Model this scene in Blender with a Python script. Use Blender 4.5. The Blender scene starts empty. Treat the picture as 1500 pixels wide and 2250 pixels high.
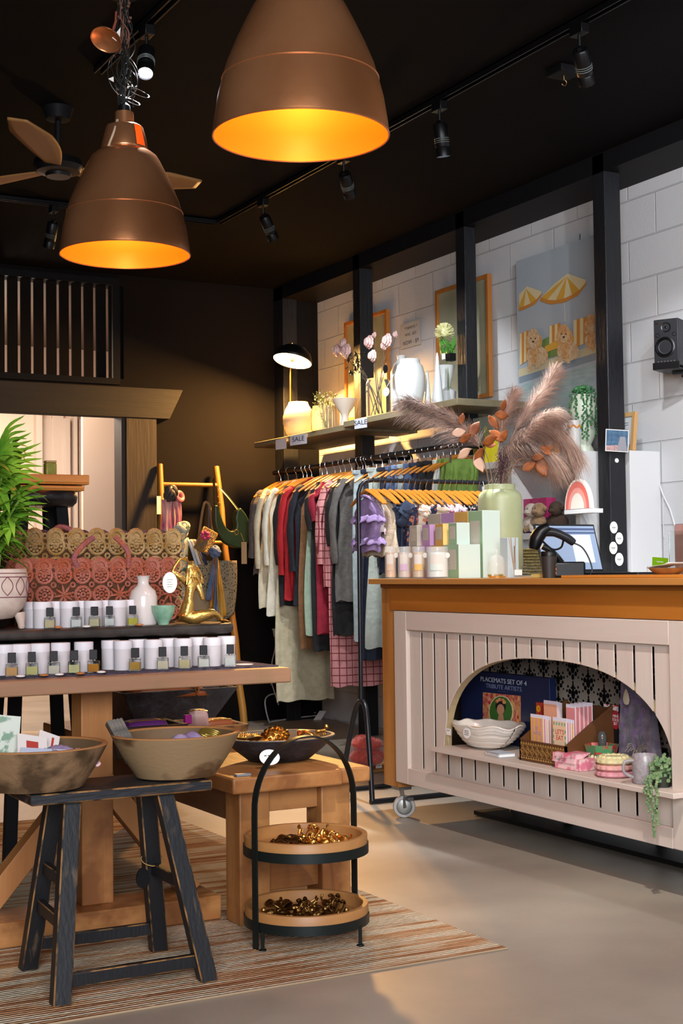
import bpy, bmesh, math, random
from mathutils import Vector, Matrix, noise
random.seed(7)
R = math.radians; PI = math.pi
sc = bpy.context.scene; col = sc.collection
# ---------------------------------------------------------------- camera, world, exposure
H, F = 1.0, 3125.0
yw, pt, rl = R(28.43), R(2.41), R(-0.707)
cw = Vector((math.sin(yw)*math.cos(pt), math.cos(yw)*math.cos(pt), math.sin(pt)))
r0 = Vector((math.cos(yw), -math.sin(yw), 0)); u0 = r0.cross(cw)
cr = r0*math.cos(rl)+u0*math.sin(rl); cu = -r0*math.sin(rl)+u0*math.cos(rl)
cam = bpy.data.cameras.new('camera'); cam_o = bpy.data.objects.new('camera', cam); col.objects.link(cam_o)
cam.sensor_fit = 'VERTICAL'; cam.sensor_height = 36; cam.sensor_width = 24; cam.lens = 50; cam.clip_start = .05
cam_o.matrix_world = Matrix.Translation((0, 0, H)) @ Matrix((cr, cu, -cw)).transposed().to_4x4()
sc.camera = cam_o
w = bpy.data.worlds.new('world'); sc.world = w; w.use_nodes = True
w.node_tree.nodes['Background'].inputs[0].default_value = (.62, .75, 1, 1)
w.node_tree.nodes['Background'].inputs[1].default_value = .28
vs = sc.view_settings; vs.view_transform = 'Standard'; vs.look = 'None'; vs.gamma = 1; vs.use_curve_mapping = False; vs.exposure = .6
def lamp(name, kind, loc, power, colr=(1, 1, 1), size=.1, target=None, spot=60, blend=.4, sy=None):
    l = bpy.data.lights.new(name, kind); l.energy = power; l.color = colr
    o = bpy.data.objects.new(name, l); col.objects.link(o); o.location = loc
    if kind == 'AREA':
        l.size = size
        if sy: l.shape = 'RECTANGLE'; l.size_y = sy
    else: l.shadow_soft_size = size
    if kind == 'SPOT': l.spot_size = R(spot); l.spot_blend = blend
    if target is not None: o.rotation_euler = (Vector(target)-Vector(loc)).to_track_quat('-Z', 'Y').to_euler()
    return o
lamp('shop_window_daylight', 'AREA', (-.6, -1.6, 2.1), 235, (.95, .96, 1), 2.8, (2.6, 5, .6), sy=2.0)
lamp('back_room_light', 'AREA', (2.6, 10.6, 2.7), 62, (1, .80, .64), 1.6, (2.6, 10.6, 0))
lamp('back_room_added_fill', 'POINT', (2.6, 10.3, 2.35), 28, (1, .82, .68), .25)  # unseen fill added to lighten the upper walls behind the slots
# ---------------------------------------------------------------- helpers
def ray(px, py): return cw + cr*((px-750)/F) - cu*((py-1125)/F)
def D(px, py, x=None, y=None, z=None):            # where the line of sight through a point of the photo meets a plane of the room
    d = ray(px, py)
    t = x/d.x if x is not None else (y/d.y if y is not None else (z-H)/d.z)
    return Vector((0, 0, H)) + d*t
def S(p): return (Vector(p)-Vector((0, 0, H))).dot(cw)/F     # metres per photo pixel at that distance
def hexc(h):
    h = h.lstrip('#'); c = [int(h[i:i+2], 16)/255 for i in (0, 2, 4)]
    return tuple((v/12.92 if v <= .04045 else ((v+.055)/1.055)**2.4) for v in c)+(1,)
MC = {}
def mat(name, c, r=.5, m=0, c2=None, sc_=6, bump=0, bs=60, em=None, es=1, trans=0, stretch=(1, 1, 1), lo=.35, hi=.65, kind='noise', ior=1.45, coat=0, alpha=1, sheen=0):
    if name in MC: return MC[name]
    mt = bpy.data.materials.new(name); mt.use_nodes = True; nt = mt.node_tree; N = nt.nodes; Lk = nt.links
    b = N['Principled BSDF']; b.inputs['Base Color'].default_value = hexc(c); b.inputs['Roughness'].default_value = r; b.inputs['Metallic'].default_value = m
    b.inputs['IOR'].default_value = ior
    if trans: b.inputs['Transmission Weight'].default_value = trans
    if coat: b.inputs['Coat Weight'].default_value = coat; b.inputs['Coat Roughness'].default_value = .12
    if sheen: b.inputs['Sheen Weight'].default_value = sheen
    if alpha < 1: b.inputs['Alpha'].default_value = alpha
    if em: b.inputs['Emission Color'].default_value = hexc(em); b.inputs['Emission Strength'].default_value = es
    if c2 or bump:
        tc = N.new('ShaderNodeTexCoord'); mp = N.new('ShaderNodeMapping'); Lk.new(tc.outputs['Object'], mp.inputs[0]); mp.inputs['Scale'].default_value = stretch
    if c2:
        if kind == 'noise':
            t = N.new('ShaderNodeTexNoise'); t.inputs['Scale'].default_value = sc_; t.inputs['Detail'].default_value = 6; o = t.outputs[0]
        elif kind == 'voro':
            t = N.new('ShaderNodeTexVoronoi'); t.inputs['Scale'].default_value = sc_; o = t.outputs['Distance']
        elif kind == 'cells':
            t = N.new('ShaderNodeTexVoronoi'); t.inputs['Scale'].default_value = sc_; o = t.outputs['Color']
        elif kind == 'wave':
            t = N.new('ShaderNodeTexWave'); t.inputs['Scale'].default_value = sc_; t.inputs['Distortion'].default_value = 1.2; o = t.outputs[0]
        elif kind == 'check':
            t = N.new('ShaderNodeTexChecker'); t.inputs['Scale'].default_value = sc_; o = t.outputs['Fac']
        Lk.new(mp.outputs[0], t.inputs[0])
        rp = N.new('ShaderNodeValToRGB'); rp.color_ramp.elements[0].position = lo; rp.color_ramp.elements[1].position = hi
        rp.color_ramp.elements[0].color = hexc(c); rp.color_ramp.elements[1].color = hexc(c2)
        Lk.new(o, rp.inputs[0]); Lk.new(rp.outputs[0], b.inputs['Base Color'])
    if bump:
        t2 = N.new('ShaderNodeTexNoise'); t2.inputs['Scale'].default_value = bs; t2.inputs['Detail'].default_value = 4; Lk.new(mp.outputs[0], t2.inputs[0])
        bp = N.new('ShaderNodeBump'); bp.inputs['Strength'].default_value = bump; bp.inputs['Distance'].default_value = .01
        Lk.new(t2.outputs[0], bp.inputs['Height']); Lk.new(bp.outputs[0], b.inputs['Normal'])
    MC[name] = mt; return mt
def wood(name, c1, c2, axis=0, r=.45, sc_=14, bump=.15, lo=.3, hi=.7, c3=None):
    if name in MC: return MC[name]
    st = [1, 1, 1]; st[axis] = .08
    mt = mat(name, c1, r, c2=c2, sc_=sc_, stretch=st, bump=bump, bs=70, lo=lo, hi=hi)
    if c3:                                   # darker knots and stains with a shape of their own
        nt = mt.node_tree; N = nt.nodes; b = N['Principled BSDF']; rp = [n for n in N if n.type == 'VALTORGB'][0]; mp = [n for n in N if n.type == 'MAPPING'][0]
        tc = N.new('ShaderNodeTexCoord'); t = N.new('ShaderNodeTexNoise'); t.inputs['Scale'].default_value = 5; t.inputs['Detail'].default_value = 5
        nt.links.new(tc.outputs['Object'], t.inputs[0])
        r2 = N.new('ShaderNodeValToRGB'); r2.color_ramp.elements[0].position = .52; r2.color_ramp.elements[1].position = .62
        nt.links.new(t.outputs[0], r2.inputs[0]); mx = N.new('ShaderNodeMix'); mx.data_type = 'RGBA'
        nt.links.new(r2.outputs[0], mx.inputs[0]); nt.links.new(rp.outputs[0], mx.inputs[6]); mx.inputs[7].default_value = hexc(c3)
        nt.links.new(mx.outputs[2], b.inputs['Base Color'])
    return mt
class B:                                         # collects shapes that become ONE mesh
    def __init__(s): s.bm = bmesh.new(); s.mi = 0
    def _f(s, vs_):
        try: f = s.bm.faces.new(vs_); f.material_index = s.mi; f.smooth = True; return f
        except ValueError: return None
    def m(s, i): s.mi = i; return s
    def box(s, x0, x1, y0, y1, z0, z1, M=None):
        c = [(x0,y0,z0),(x1,y0,z0),(x1,y1,z0),(x0,y1,z0),(x0,y0,z1),(x1,y0,z1),(x1,y1,z1),(x0,y1,z1)]
        v = [s.bm.verts.new(M @ Vector(p) if M else p) for p in c]
        for q in ((0,3,2,1),(4,5,6,7),(0,1,5,4),(1,2,6,5),(2,3,7,6),(3,0,4,7)): s._f([v[i] for i in q])
        return s
    def hexa(s, bot, top):                        # eight corners: tapered or slanted bar
        v = [s.bm.verts.new(p) for p in list(bot)+list(top)]
        for q in ((0,3,2,1),(4,5,6,7),(0,1,5,4),(1,2,6,5),(2,3,7,6),(3,0,4,7)): s._f([v[i] for i in q])
        return s
    def bar(s, p, q, a, b=None, up=(0, 0, 1)):    # rectangular bar between two points
        p = Vector(p); q = Vector(q); b = a if b is None else b; d = (q-p).normalized(); u = Vector(up)
        if abs(d.dot(u)) > .98: u = Vector((0, 1, 0))
        x = d.cross(u).normalized()*a/2; y = x.cross(d).normalized()*b/2
        return s.hexa([p-x-y, p+x-y, p+x+y, p-x+y], [q-x-y, q+x-y, q+x+y, q-x+y])
    def tube(s, pts, r, n=8, closed=False, flat=1, cap=True):
        pts = [Vector(p) for p in pts]; L = len(pts); rings = []; px_ = None
        for i, p in enumerate(pts):
            a = pts[i-1] if (i or closed) else p; c = pts[(i+1) % L] if (i < L-1 or closed) else p
            d = (c-a); d = d.normalized() if d.length > 1e-9 else Vector((0, 0, 1))
            if px_ is None:
                u = Vector((0, 0, 1)) if abs(d.z) < .9 else Vector((1, 0, 0)); x = d.cross(u).normalized()
            else:
                x = px_-d*px_.dot(d); x = x.normalized() if x.length > 1e-6 else d.cross(Vector((0, 0, 1))).normalized()
            px_ = x; y = d.cross(x); rr = r[i] if isinstance(r, (list, tuple)) else r
            rings.append([s.bm.verts.new(p+x*(rr*math.cos(2*PI*k/n))+y*(rr*flat*math.sin(2*PI*k/n))) for k in range(n)])
        for i in range(L if closed else L-1):
            a = rings[i]; b = rings[(i+1) % L]
            for k in range(n): s._f([a[k], a[(k+1) % n], b[(k+1) % n], b[k]])
        if cap and not closed: s._f(rings[0][::-1]); s._f(rings[-1])
        return s
    def lathe(s, prof, n=32, c=(0, 0, 0), sx=1, sy=1, wob=None, M=None):
        c = Vector(c); rings = []
        for r, z in prof:
            if r < 1e-6: p = c+Vector((0, 0, z)); rings.append([s.bm.verts.new(M @ p if M else p)])
            else:
                ring = []
                for k in range(n):
                    a = 2*PI*k/n; q = r*(wob(a, z) if wob else 1); p = c+Vector((q*sx*math.cos(a), q*sy*math.sin(a), z))
                    ring.append(s.bm.verts.new(M @ p if M else p))
                rings.append(ring)
        for a, b in zip(rings, rings[1:]):
            if len(a) == 1 and len(b) == 1: continue
            for k in range(n):
                k2 = (k+1) % n
                if len(a) == 1: s._f([a[0], b[k2], b[k]])
                elif len(b) == 1: s._f([a[k], a[k2], b[0]])
                else: s._f([a[k], a[k2], b[k2], b[k]])
        return s
    def ball(s, c, r, sx=1, sy=1, sz=1, n=12, M=None):
        return s.lathe([(r*math.sin(PI*i/(n//2)), -r*sz*math.cos(PI*i/(n//2))) for i in range(n//2+1)], n, c, sx, sy, M=M)
    def prism(s, poly, y0, y1, M=None):            # outline in x,z pushed along y
        T = (lambda p: M @ Vector(p)) if M else (lambda p: Vector(p))
        a = [s.bm.verts.new(T((x, y0, z))) for x, z in poly]; b = [s.bm.verts.new(T((x, y1, z))) for x, z in poly]; n = len(poly)
        s._f(a); s._f(b[::-1])
        for k in range(n): s._f([a[k], b[k], b[(k+1) % n], a[(k+1) % n]])
        return s
    def grid(s, f, nu, nv, th=0):
        g = [[s.bm.verts.new(f(i/nu, j/nv)) for j in range(nv+1)] for i in range(nu+1)]
        for i in range(nu):
            for j in range(nv): s._f([g[i][j], g[i+1][j], g[i+1][j+1], g[i][j+1]])
        return s
    def torus(s, c, r, t, n=16, m=6, nrm=(0, -1, 0), flat=1, sx=1):
        c = Vector(c); q = Vector((0, 0, 1)).rotation_difference(Vector(nrm))
        rings = []
        for i in range(n):
            a = 2*PI*i/n; ring = []
            for k in range(m):
                b_ = 2*PI*k/m; rr = r+t*math.cos(b_)
                ring.append(s.bm.verts.new(c+q @ Vector((rr*sx*math.cos(a), rr*math.sin(a), t*flat*math.sin(b_)))))
            rings.append(ring)
        for i in range(n):
            for k in range(m): s._f([rings[i][k], rings[(i+1) % n][k], rings[(i+1) % n][(k+1) % m], rings[i][(k+1) % m]])
        return s
    def build(s, name, mats, parent=None, loc=(0, 0, 0), rot=(0, 0, 0), bev=0, seg=2, solid=0, sub=0, sharp=38, bmat=None, fix=True):
        if fix: bmesh.ops.recalc_face_normals(s.bm, faces=s.bm.faces)
        me = bpy.data.meshes.new(name); s.bm.to_mesh(me); s.bm.free()
        for m_ in (mats if isinstance(mats, (list, tuple)) else [mats]): me.materials.append(m_)
        me.set_sharp_from_angle(angle=R(sharp))
        o = bpy.data.objects.new(name, me); col.objects.link(o); o.location = loc; o.rotation_euler = rot
        if parent: o.parent = parent
        if solid: k = o.modifiers.new('thickness', 'SOLIDIFY'); k.thickness = solid; k.offset = 0
        if sub: k = o.modifiers.new('smooth', 'SUBSURF'); k.levels = k.render_levels = sub
        if bev:
            k = o.modifiers.new('bevel', 'BEVEL'); k.width = bev; k.segments = seg; k.limit_method = 'ANGLE'; k.angle_limit = R(40)
            if bmat is not None: k.material = bmat
        return o
def tag(o, label=None, cat=None, group=None, kind=None):
    if label: o['label'] = label
    if cat: o['category'] = cat
    if group: o['group'] = group
    if kind: o['kind'] = kind
    return o
def thing(name, label, cat, loc=(0, 0, 0), rz=0, group=None):
    o = bpy.data.objects.new(name, None); o.empty_display_size = .05; col.objects.link(o); o.location = loc; o.rotation_euler = (0, 0, rz)
    return tag(o, label, cat, group)
def struct(name, b, m, **k): return tag(b.build(name, m, **k), kind='structure')
def copy_tree(o, parent=None):
    c = o.copy(); col.objects.link(c); c.parent = parent
    for ch in list(o.children): copy_tree(ch, c)
    return c
def text(s_, size, m, parent, loc, rot=(PI/2, 0, 0), name='lettering', ex=.0006, align='CENTER', sx=1):
    cu_ = bpy.data.curves.new('t', 'FONT'); cu_.body = s_; cu_.size = size; cu_.extrude = ex; cu_.align_x = align; cu_.align_y = 'CENTER'; cu_.resolution_u = 3; cu_.space_line = .9
    t = bpy.data.objects.new('t', cu_); col.objects.link(t); dg = bpy.context.evaluated_depsgraph_get(); dg.update()
    me = bpy.data.meshes.new_from_object(t.evaluated_get(dg)); bpy.data.objects.remove(t)
    me.materials.clear(); me.materials.append(m)
    for v in me.vertices: v.co.x *= sx
    o = bpy.data.objects.new(name, me); col.objects.link(o); o.location = loc; o.rotation_euler = rot
    if parent: o.parent = parent
    return o
def arc(n, a0=0, a1=360, r=1, c=(0, 0), sx=1, sz=1):
    return [(c[0]+r*sx*math.cos(R(a0+(a1-a0)*i/(n-1))), c[1]+r*sz*math.sin(R(a0+(a1-a0)*i/(n-1)))) for i in range(n)]
def spline(pts, n=8):
    pts = [Vector(p) for p in pts]; out = []
    for i in range(len(pts)-1):
        a = pts[max(i-1, 0)]; b_ = pts[i]; c = pts[i+1]; d = pts[min(i+2, len(pts)-1)]
        for k in range(n):
            t = k/n; out.append(.5*((2*b_)+(c-a)*t+(2*a-5*b_+4*c-d)*t*t+(3*b_-a-3*c+d)*t**3))
    return out+[pts[-1]]
# common materials
black = mat('black_paint', '141416', .55, bump=.12, bs=90)
blackm = mat('black_metal', '101012', .38, m=.3)
white = mat('white_paint', 'dcdcdc', .5)
chrome = mat('chrome', 'c8c8cc', .15, m=1)
brass = mat('polished_brass', 'e0b460', .26, m=.85, bump=.2, bs=120)
oldbrass = mat('aged_brass', '9a7440', .35, m=1, c2='5a4226', sc_=60, bump=.3, bs=150)
paper = mat('paper', 'eceae6', .7)
ink = mat('ink', '202028', .7)
glass = mat('clear_glass', 'f4fbf8', .03, trans=1, ior=1.3)
FACE_X = -PI/2                                   # turned to face the aisle from the right hand side
# ---------------------------------------------------------------- the room
YB, XW = 8.8, 4.54
concrete = mat('polished_concrete', '91867a', .42, c2='aca292', sc_=1.6, bump=.05, bs=30)
struct('floor', B().box(-3, 5, -3, 12, -.1, 0), concrete)
ceilm = mat('black_ceiling', '070708', .9, bump=.1, bs=200)
struct('ceiling', B().box(-3, 4.25, -1.2, YB, 2.96, 3.1), ceilm)
struct('trim_1', B().box(4.25, XW+.02, -1.2, YB, 2.868, 3.1), black)
# white painted block wall
bw = mat('white_block_wall', 'cfd0d2', .55)
nt = bw.node_tree; N = nt.nodes; b_ = N['Principled BSDF']
tc = N.new('ShaderNodeTexCoord'); sp = N.new('ShaderNodeSeparateXYZ'); cb = N.new('ShaderNodeCombineXYZ'); br = N.new('ShaderNodeTexBrick')
nt.links.new(tc.outputs['Object'], sp.inputs[0]); nt.links.new(sp.outputs[1], cb.inputs[0]); nt.links.new(sp.outputs[2], cb.inputs[1]); nt.links.new(cb.outputs[0], br.inputs[0])
br.inputs['Scale'].default_value = 1; br.inputs['Brick Width'].default_value = .4; br.inputs['Row Height'].default_value = .2; br.inputs['Mortar Size'].default_value = .0045; br.inputs['Mortar Smooth'].default_value = .6
br.inputs['Color1'].default_value = hexc('cfd0d2'); br.inputs['Color2'].default_value = hexc('cbccce'); br.inputs['Mortar'].default_value = hexc('c2c3c5')
nt.links.new(br.outputs['Color'], b_.inputs['Base Color'])
nz = N.new('ShaderNodeTexNoise'); nz.inputs['Scale'].default_value = 140; mt_ = N.new('ShaderNodeMath'); mt_.operation = 'MULTIPLY_ADD'; mt_.inputs[1].default_value = -1.0
nt.links.new(tc.outputs['Object'], nz.inputs[0]); nt.links.new(br.outputs['Fac'], mt_.inputs[0]); n2 = N.new('ShaderNodeMath'); n2.operation = 'MULTIPLY'; n2.inputs[1].default_value = .25
nt.links.new(nz.outputs[0], n2.inputs[0]); nt.links.new(n2.outputs[0], mt_.inputs[2])
bp = N.new('ShaderNodeBump'); bp.inputs['Strength'].default_value = .75; bp.inputs['Distance'].default_value = .007; nt.links.new(mt_.outputs[0], bp.inputs['Height']); nt.links.new(bp.outputs[0], b_.inputs['Normal'])
struct('wall_right', B().box(XW, XW+.15, -3, YB+.12, 0, 2.868), bw)
blackwall = mat('black_wall', '161312', .6, bump=.06, bs=60)
for m_ in (blackwall, ceilm, black): m_.node_tree.nodes['Principled BSDF'].inputs['Specular IOR Level'].default_value = .12
for m_ in (blackwall, ceilm): m_.node_tree.nodes['Principled BSDF'].inputs['Roughness'].default_value = .9
def gb(b, x0, x1, z0, z1, y0=YB, y1=YB+.12): return b.box(x0, x1, y0, y1, z0, z1)
wb = B(); gb(wb, 3.16, XW, 0, 2.96); gb(wb, 2.0, 3.16, 2.03, 2.275); gb(wb, 2.0, 3.16, 2.885, 2.96); gb(wb, -3, 2.0, 0, 2.96)
xs = [D(p, 700, y=YB).x for p in (16, 45, 74, 102, 130.5, 157.5, 184.5, 211, 239)]
e0 = 2.0
for x in xs: gb(wb, e0, x-.009, 2.275, 2.885, YB+.03, YB+.042); e0 = x+.009
gb(wb, e0, 3.16, 2.275, 2.885, YB+.03, YB+.042)
struct('wall_back', wb, blackwall)
struct('wall_left', B().box(-3.1, -3, -1.2, 12, 0, 3.1), blackwall)
# frame strips round the slotted grill
g = B(); 
for z0, z1 in ((2.885, 2.93), (2.235, 2.275)): g.box(2.0, 3.13, YB-.02, YB, z0, z1)
g.box(3.08, 3.13, YB-.02, YB, 2.275, 2.885); struct('trim_2', g, black)
# door surround of rough stained timber, the door opening and the room behind it
dwood = wood('dark_stained_timber', '171513', '27221d', 0, .7, 10, .3)
dwoodv = wood('dark_stained_timber_upright', '241f1b', '352c25', 2, .7, 10, .3)
struct('trim_3', B().prism([(1.9, 2.02), (3.46, 2.02), (3.555, 2.218), (1.9, 2.218)], YB-.05, YB), dwood, bev=.004)
struct('trim_4', B().box(3.16, 3.37, YB-.04, YB, 0, 2.02), dwoodv, bev=.004)
struct('trim_5', B().box(1.95, 2.12, YB-.04, YB, 0, 2.02), dwoodv, bev=.004)
struct('trim_6', B().box(3.135, 3.16, YB-.02, YB+.12, 0, 2.03), mat('door_jamb', '3b322b', .6))
pk = mat('cream_back_room_paint', 'd8bfae', .6); pk2 = mat('pale_grey_panel', 'c9bcb0', .55)
struct('wall_back_room', B().box(0, 5.2, 11.9, 12, 0, 2.96), pk)
struct('ceiling_back_room', B().box(0, 5.2, YB+.12, 12, 2.96, 3.1), mat('dim_ceiling', '5a4a40', .7))
struct('wall_back_room_right', B().box(4.54, 4.7, YB+.12, 11.9, 0, 2.96), pk)
b = B()
for i, (px_, wd, th) in enumerate(((80, .05, .1), (98, .12, .03), (125, .1, .04), (143, .05, .07), (160, .03, .09), (172, .02, .05), (212, .02, .02))):
    p = D(px_, 1000, y=11.9); b.box(p.x-wd/2, p.x+wd/2, 11.9-th, 11.9, 0, 2.35 if i % 2 else 2.5)
b.box(1.5, 2.9, 11.86, 11.9, 1.25, 1.28).box(2.9, 4.5, 11.88, 11.9, 0, .12)
struct('trim_7', b, pk2, bev=.003)
b = B(); p = D(178, 1000, y=10.6); q = D(262, 1000, y=10.6)
b.box(p.x, p.x+1.25, 10.56, 10.6, 0, 2.5).box(p.x+.3, p.x+.33, 10.54, 10.56, 0, 2.5)
struct('door_1', b, mat('cream_door', 'dcc7b6', .5), bev=.003)
# posts against the right wall
pm = mat('post_paint', '17181c', .5, bump=.35, bs=45, stretch=(1, 1, .3))
for i, (y0, x1) in enumerate(((5.22, 4.345), (6.412, 4.325), (7.58, 4.343))):
    struct('trim_%d' % (8+i), B().box(4.25, x1, y0, y0+.088, 0, 2.96), pm, bev=.004)
struct('trim_11', B().box(4.25, 4.36, 8.66, 8.8, 0, 2.96), pm, bev=.004)
struct('trim_12', B().box(4.36, XW, 8.70, 8.8, 0, 2.868), black)
# rug
rug = mat('striped_jute_rug', 'c9b39a', .95)
nt = rug.node_tree; N = nt.nodes; bs_ = N['Principled BSDF']; tc = N.new('ShaderNodeTexCoord')
wv = N.new('ShaderNodeTexWave'); wv.bands_direction = 'Y'; wv.inputs['Scale'].default_value = 22; wv.inputs['Distortion'].default_value = 1.5; wv.inputs['Detail'].default_value = 3; wv.inputs['Detail Scale'].default_value = 3
mp = N.new('ShaderNodeMapping'); mp.inputs['Scale'].default_value = (.9, 14, 1); nn = N.new('ShaderNodeTexNoise'); nn.inputs['Scale'].default_value = 2.2; nn.inputs['Detail'].default_value = 5
nt.links.new(tc.outputs['Object'], wv.inputs[0]); nt.links.new(tc.outputs['Object'], mp.inputs[0]); nt.links.new(mp.outputs[0], nn.inputs[0])
rp = N.new('ShaderNodeValToRGB'); e = rp.color_ramp.elements; e[0].position = .36; e[0].color = hexc('9c6238'); e[1].position = .54; e[1].color = hexc('dccdb2')
x_ = e.new(.44); x_.color = hexc('c8986a')
nt.links.new(nn.outputs[0], rp.inputs[0]); mx = N.new('ShaderNodeMix'); mx.data_type = 'RGBA'; mx.blend_type = 'MULTIPLY'; mx.inputs[0].default_value = .45
r2 = N.new('ShaderNodeValToRGB'); r2.color_ramp.elements[0].position = .15; r2.color_ramp.elements[0].color = (.22, .15, .1, 1); r2.color_ramp.elements[1].position = .55
nt.links.new(wv.outputs[0], r2.inputs[0]); nt.links.new(rp.outputs[0], mx.inputs[6]); nt.links.new(r2.outputs[0], mx.inputs[7]); nt.links.new(mx.outputs[2], bs_.inputs['Base Color'])
bp = N.new('ShaderNodeBump'); bp.inputs['Strength'].default_value = .9; bp.inputs['Distance'].default_value = .01; nt.links.new(wv.outputs[0], bp.inputs['Height']); nt.links.new(bp.outputs[0], bs_.inputs['Normal'])
t = thing('striped_rug', 'cream and rust striped woven rug under the black stool and timber tables', 'rug', (1.2, 4.4, 0))
B().box(-1.7, .98, -1.26, 1.35, .0005, .0052).build('rug_pile', rug, t, bev=.003)
for y in (-1.264, 1.354): B().tube([(-1.7, y, .003), (.98, y, .003)], .003, 6).build('edge_binding', mat('rug_binding', 'a38c70', .9), t)

# ---------------------------------------------------------------- track lighting
XT = 3.135; ZC = 2.96
def track(name, label, p, q):
    t = thing(name, label, 'light track', p); b = B(); d = Vector(q)-Vector(p); n = d.normalized(); sd = n.cross(Vector((0, 0, 1)))
    for k in (-1, 1): b.bar(sd*k*.014+Vector((0, 0, -.014)), d+sd*k*.014+Vector((0, 0, -.014)), .006, .028)
    b.bar((0, 0, -.003), d+Vector((0, 0, -.003)), .034, .006); b.build('track_channel', blackm, t)
    b = B()
    for k in (-1, 1): b.bar(sd*k*.006+Vector((0, 0, -.009)), d+sd*k*.006+Vector((0, 0, -.009)), .002, .002)
    b.build('copper_conductor', mat('conductor', '8a7a60', .35, m=1), t)
track('light_track', 'long black ceiling track running above the counter', (XT, .6, ZC), (XT, 7.19, ZC))
track('light_track', 'short black ceiling track crossing behind the copper pendants', (.9, 7.19, ZC), (XT, 7.19, ZC))
track('light_track', 'black ceiling track at the upper left above the small copper pendant', (1.77, .8, ZC), (1.77, 5.2, ZC))
lens = mat('lit_lens', 'ffffff', .4, em='dfe6ff', es=7)
def spotlight(px_, py_, x, target, label, on=1, power=60, axis='y', spot=62):
    y = D(px_, py_, x=x).y if axis == 'y' else 7.19
    if axis == 'x': x = D(px_, py_, y=7.19).x
    t = thing('track_spotlight', label, 'spotlight', (x, y, ZC-.028), 0, 'ceiling track spotlights')
    B().box(-.018, .018, -.035, .035, -.035, 0).build('track_adapter', blackm, t, bev=.002)
    d = (Vector(target)-Vector((x, y, ZC-.1))).normalized(); side = d.cross(Vector((0, 0, 1))).normalized() if abs(d.z) < .99 else Vector((1, 0, 0))
    c = Vector((0, 0, -.075)); b = B(); b.tube([(0, 0, -.03), (0, 0, -.075)], .006, 6)
    b.bar(c, c+d*.04+side*0, .012, .03); b.build('swivel_arm', blackm, t)
    a = c+d*.012; e_ = a+d*.135
    b = B(); q = Vector((0, 0, 1)).rotation_difference(d).to_matrix().to_4x4(); M = Matrix.Translation(a) @ q
    b.lathe([(0, 0), (.026, .0), (.03, .006), (.03, .095), (.0285, .097), (.03, .099), (.03, .135), (.026, .135), (.026, .125), (0, .125)], 24, M=M)
    h = b.build('lamp_head', blackm, t)
    b = B()
    for k in (.062, .070, .078): b.torus(M @ Vector((0, 0, k)), .0302, .0013, 24, 4, nrm=d)
    b.build('vent_slots', mat('vent_grey', '6c7470', .4), h)
    B().lathe([(0, .1262), (.0255, .1262)], 24, M=M).build('lens', lens if on else white, h)
    if on: lamp('spotlight_beam', 'SPOT', Vector((x, y, ZC-.028))+a+d*.15, power, (.94, .96, 1), .03, target, spot, .5)
    return t
spotlight(1272, 62, XT, (4.3, 4.9, 1.4), 'black track spotlight nearest the camera at the upper right', power=55)
spotlight(965, 240, XT, (3.55, 5.1, .4), 'black track spotlight second along the long track, hanging straight', power=150)
spotlight(755, 380, XT, (4.2, 6.9, 1.7), 'black track spotlight just below the rim of the large copper pendant', power=55)
spotlight(578, 455, XT, (4.3, 7.3, 1.2), 'black track spotlight tilted steeply by the bend of the track', 1, power=60, spot=60)
spotlight(118, 470, 0, (2.1, 8.0, 1.2), 'black track spotlight behind the small copper pendant at the far left', 0, axis='x')
spotlight(322, 72, 1.77, (1.1, 3.2, .5), 'lit track spotlight glowing beside the tangled pendant cable', 1, power=55)
for y_, tg_ in ((3.0, (4.5, 5.6, 2.0)), (2.3, (4.5, 6.3, 1.9)), (1.6, (2.9, 4.0, .6))): lamp('added_near_fill_beam', 'SPOT', (XT, y_, 2.8), 48, (.95, .97, 1), .03, tg_, 60, .7)  # added beams without fixtures, brightening the block wall and the counter
lamp('added_left_fill_beam', 'SPOT', (1.77, 2.0, 2.85), 155, (1, .96, .9), .04, (2.95, 4.3, .45), 58, .8)  # added beam with no fixture, brightening the counter front
# the small black block with a hook on the ceiling
t = thing('ceiling_hook', 'black ceiling block with a brass hook near the upper right spotlight', 'hook', D(1238, 150, z=ZC))
B().box(-.05, .05, -.05, .05, -.03, 0).build('mounting_block', black, t, bev=.003)
B().tube([(0, 0, -.03), (0, 0, -.045)]+[(.012*math.sin(R(a)), 0, -.057+.012*math.cos(R(a))) for a in range(0, 250, 20)], .0022, 6).build('hook', oldbrass, t)
tag(B().tube([(0, 0, 0), (0, 0, -.02)]+[(.012*math.sin(R(a)), 0, -.032+.012*math.cos(R(a))) for a in range(0, 250, 20)], .002, 6).build('ceiling_hook', oldbrass, loc=D(856, 533, z=ZC)), 'small brass cup hook alone in the black ceiling', 'hook')

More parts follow.
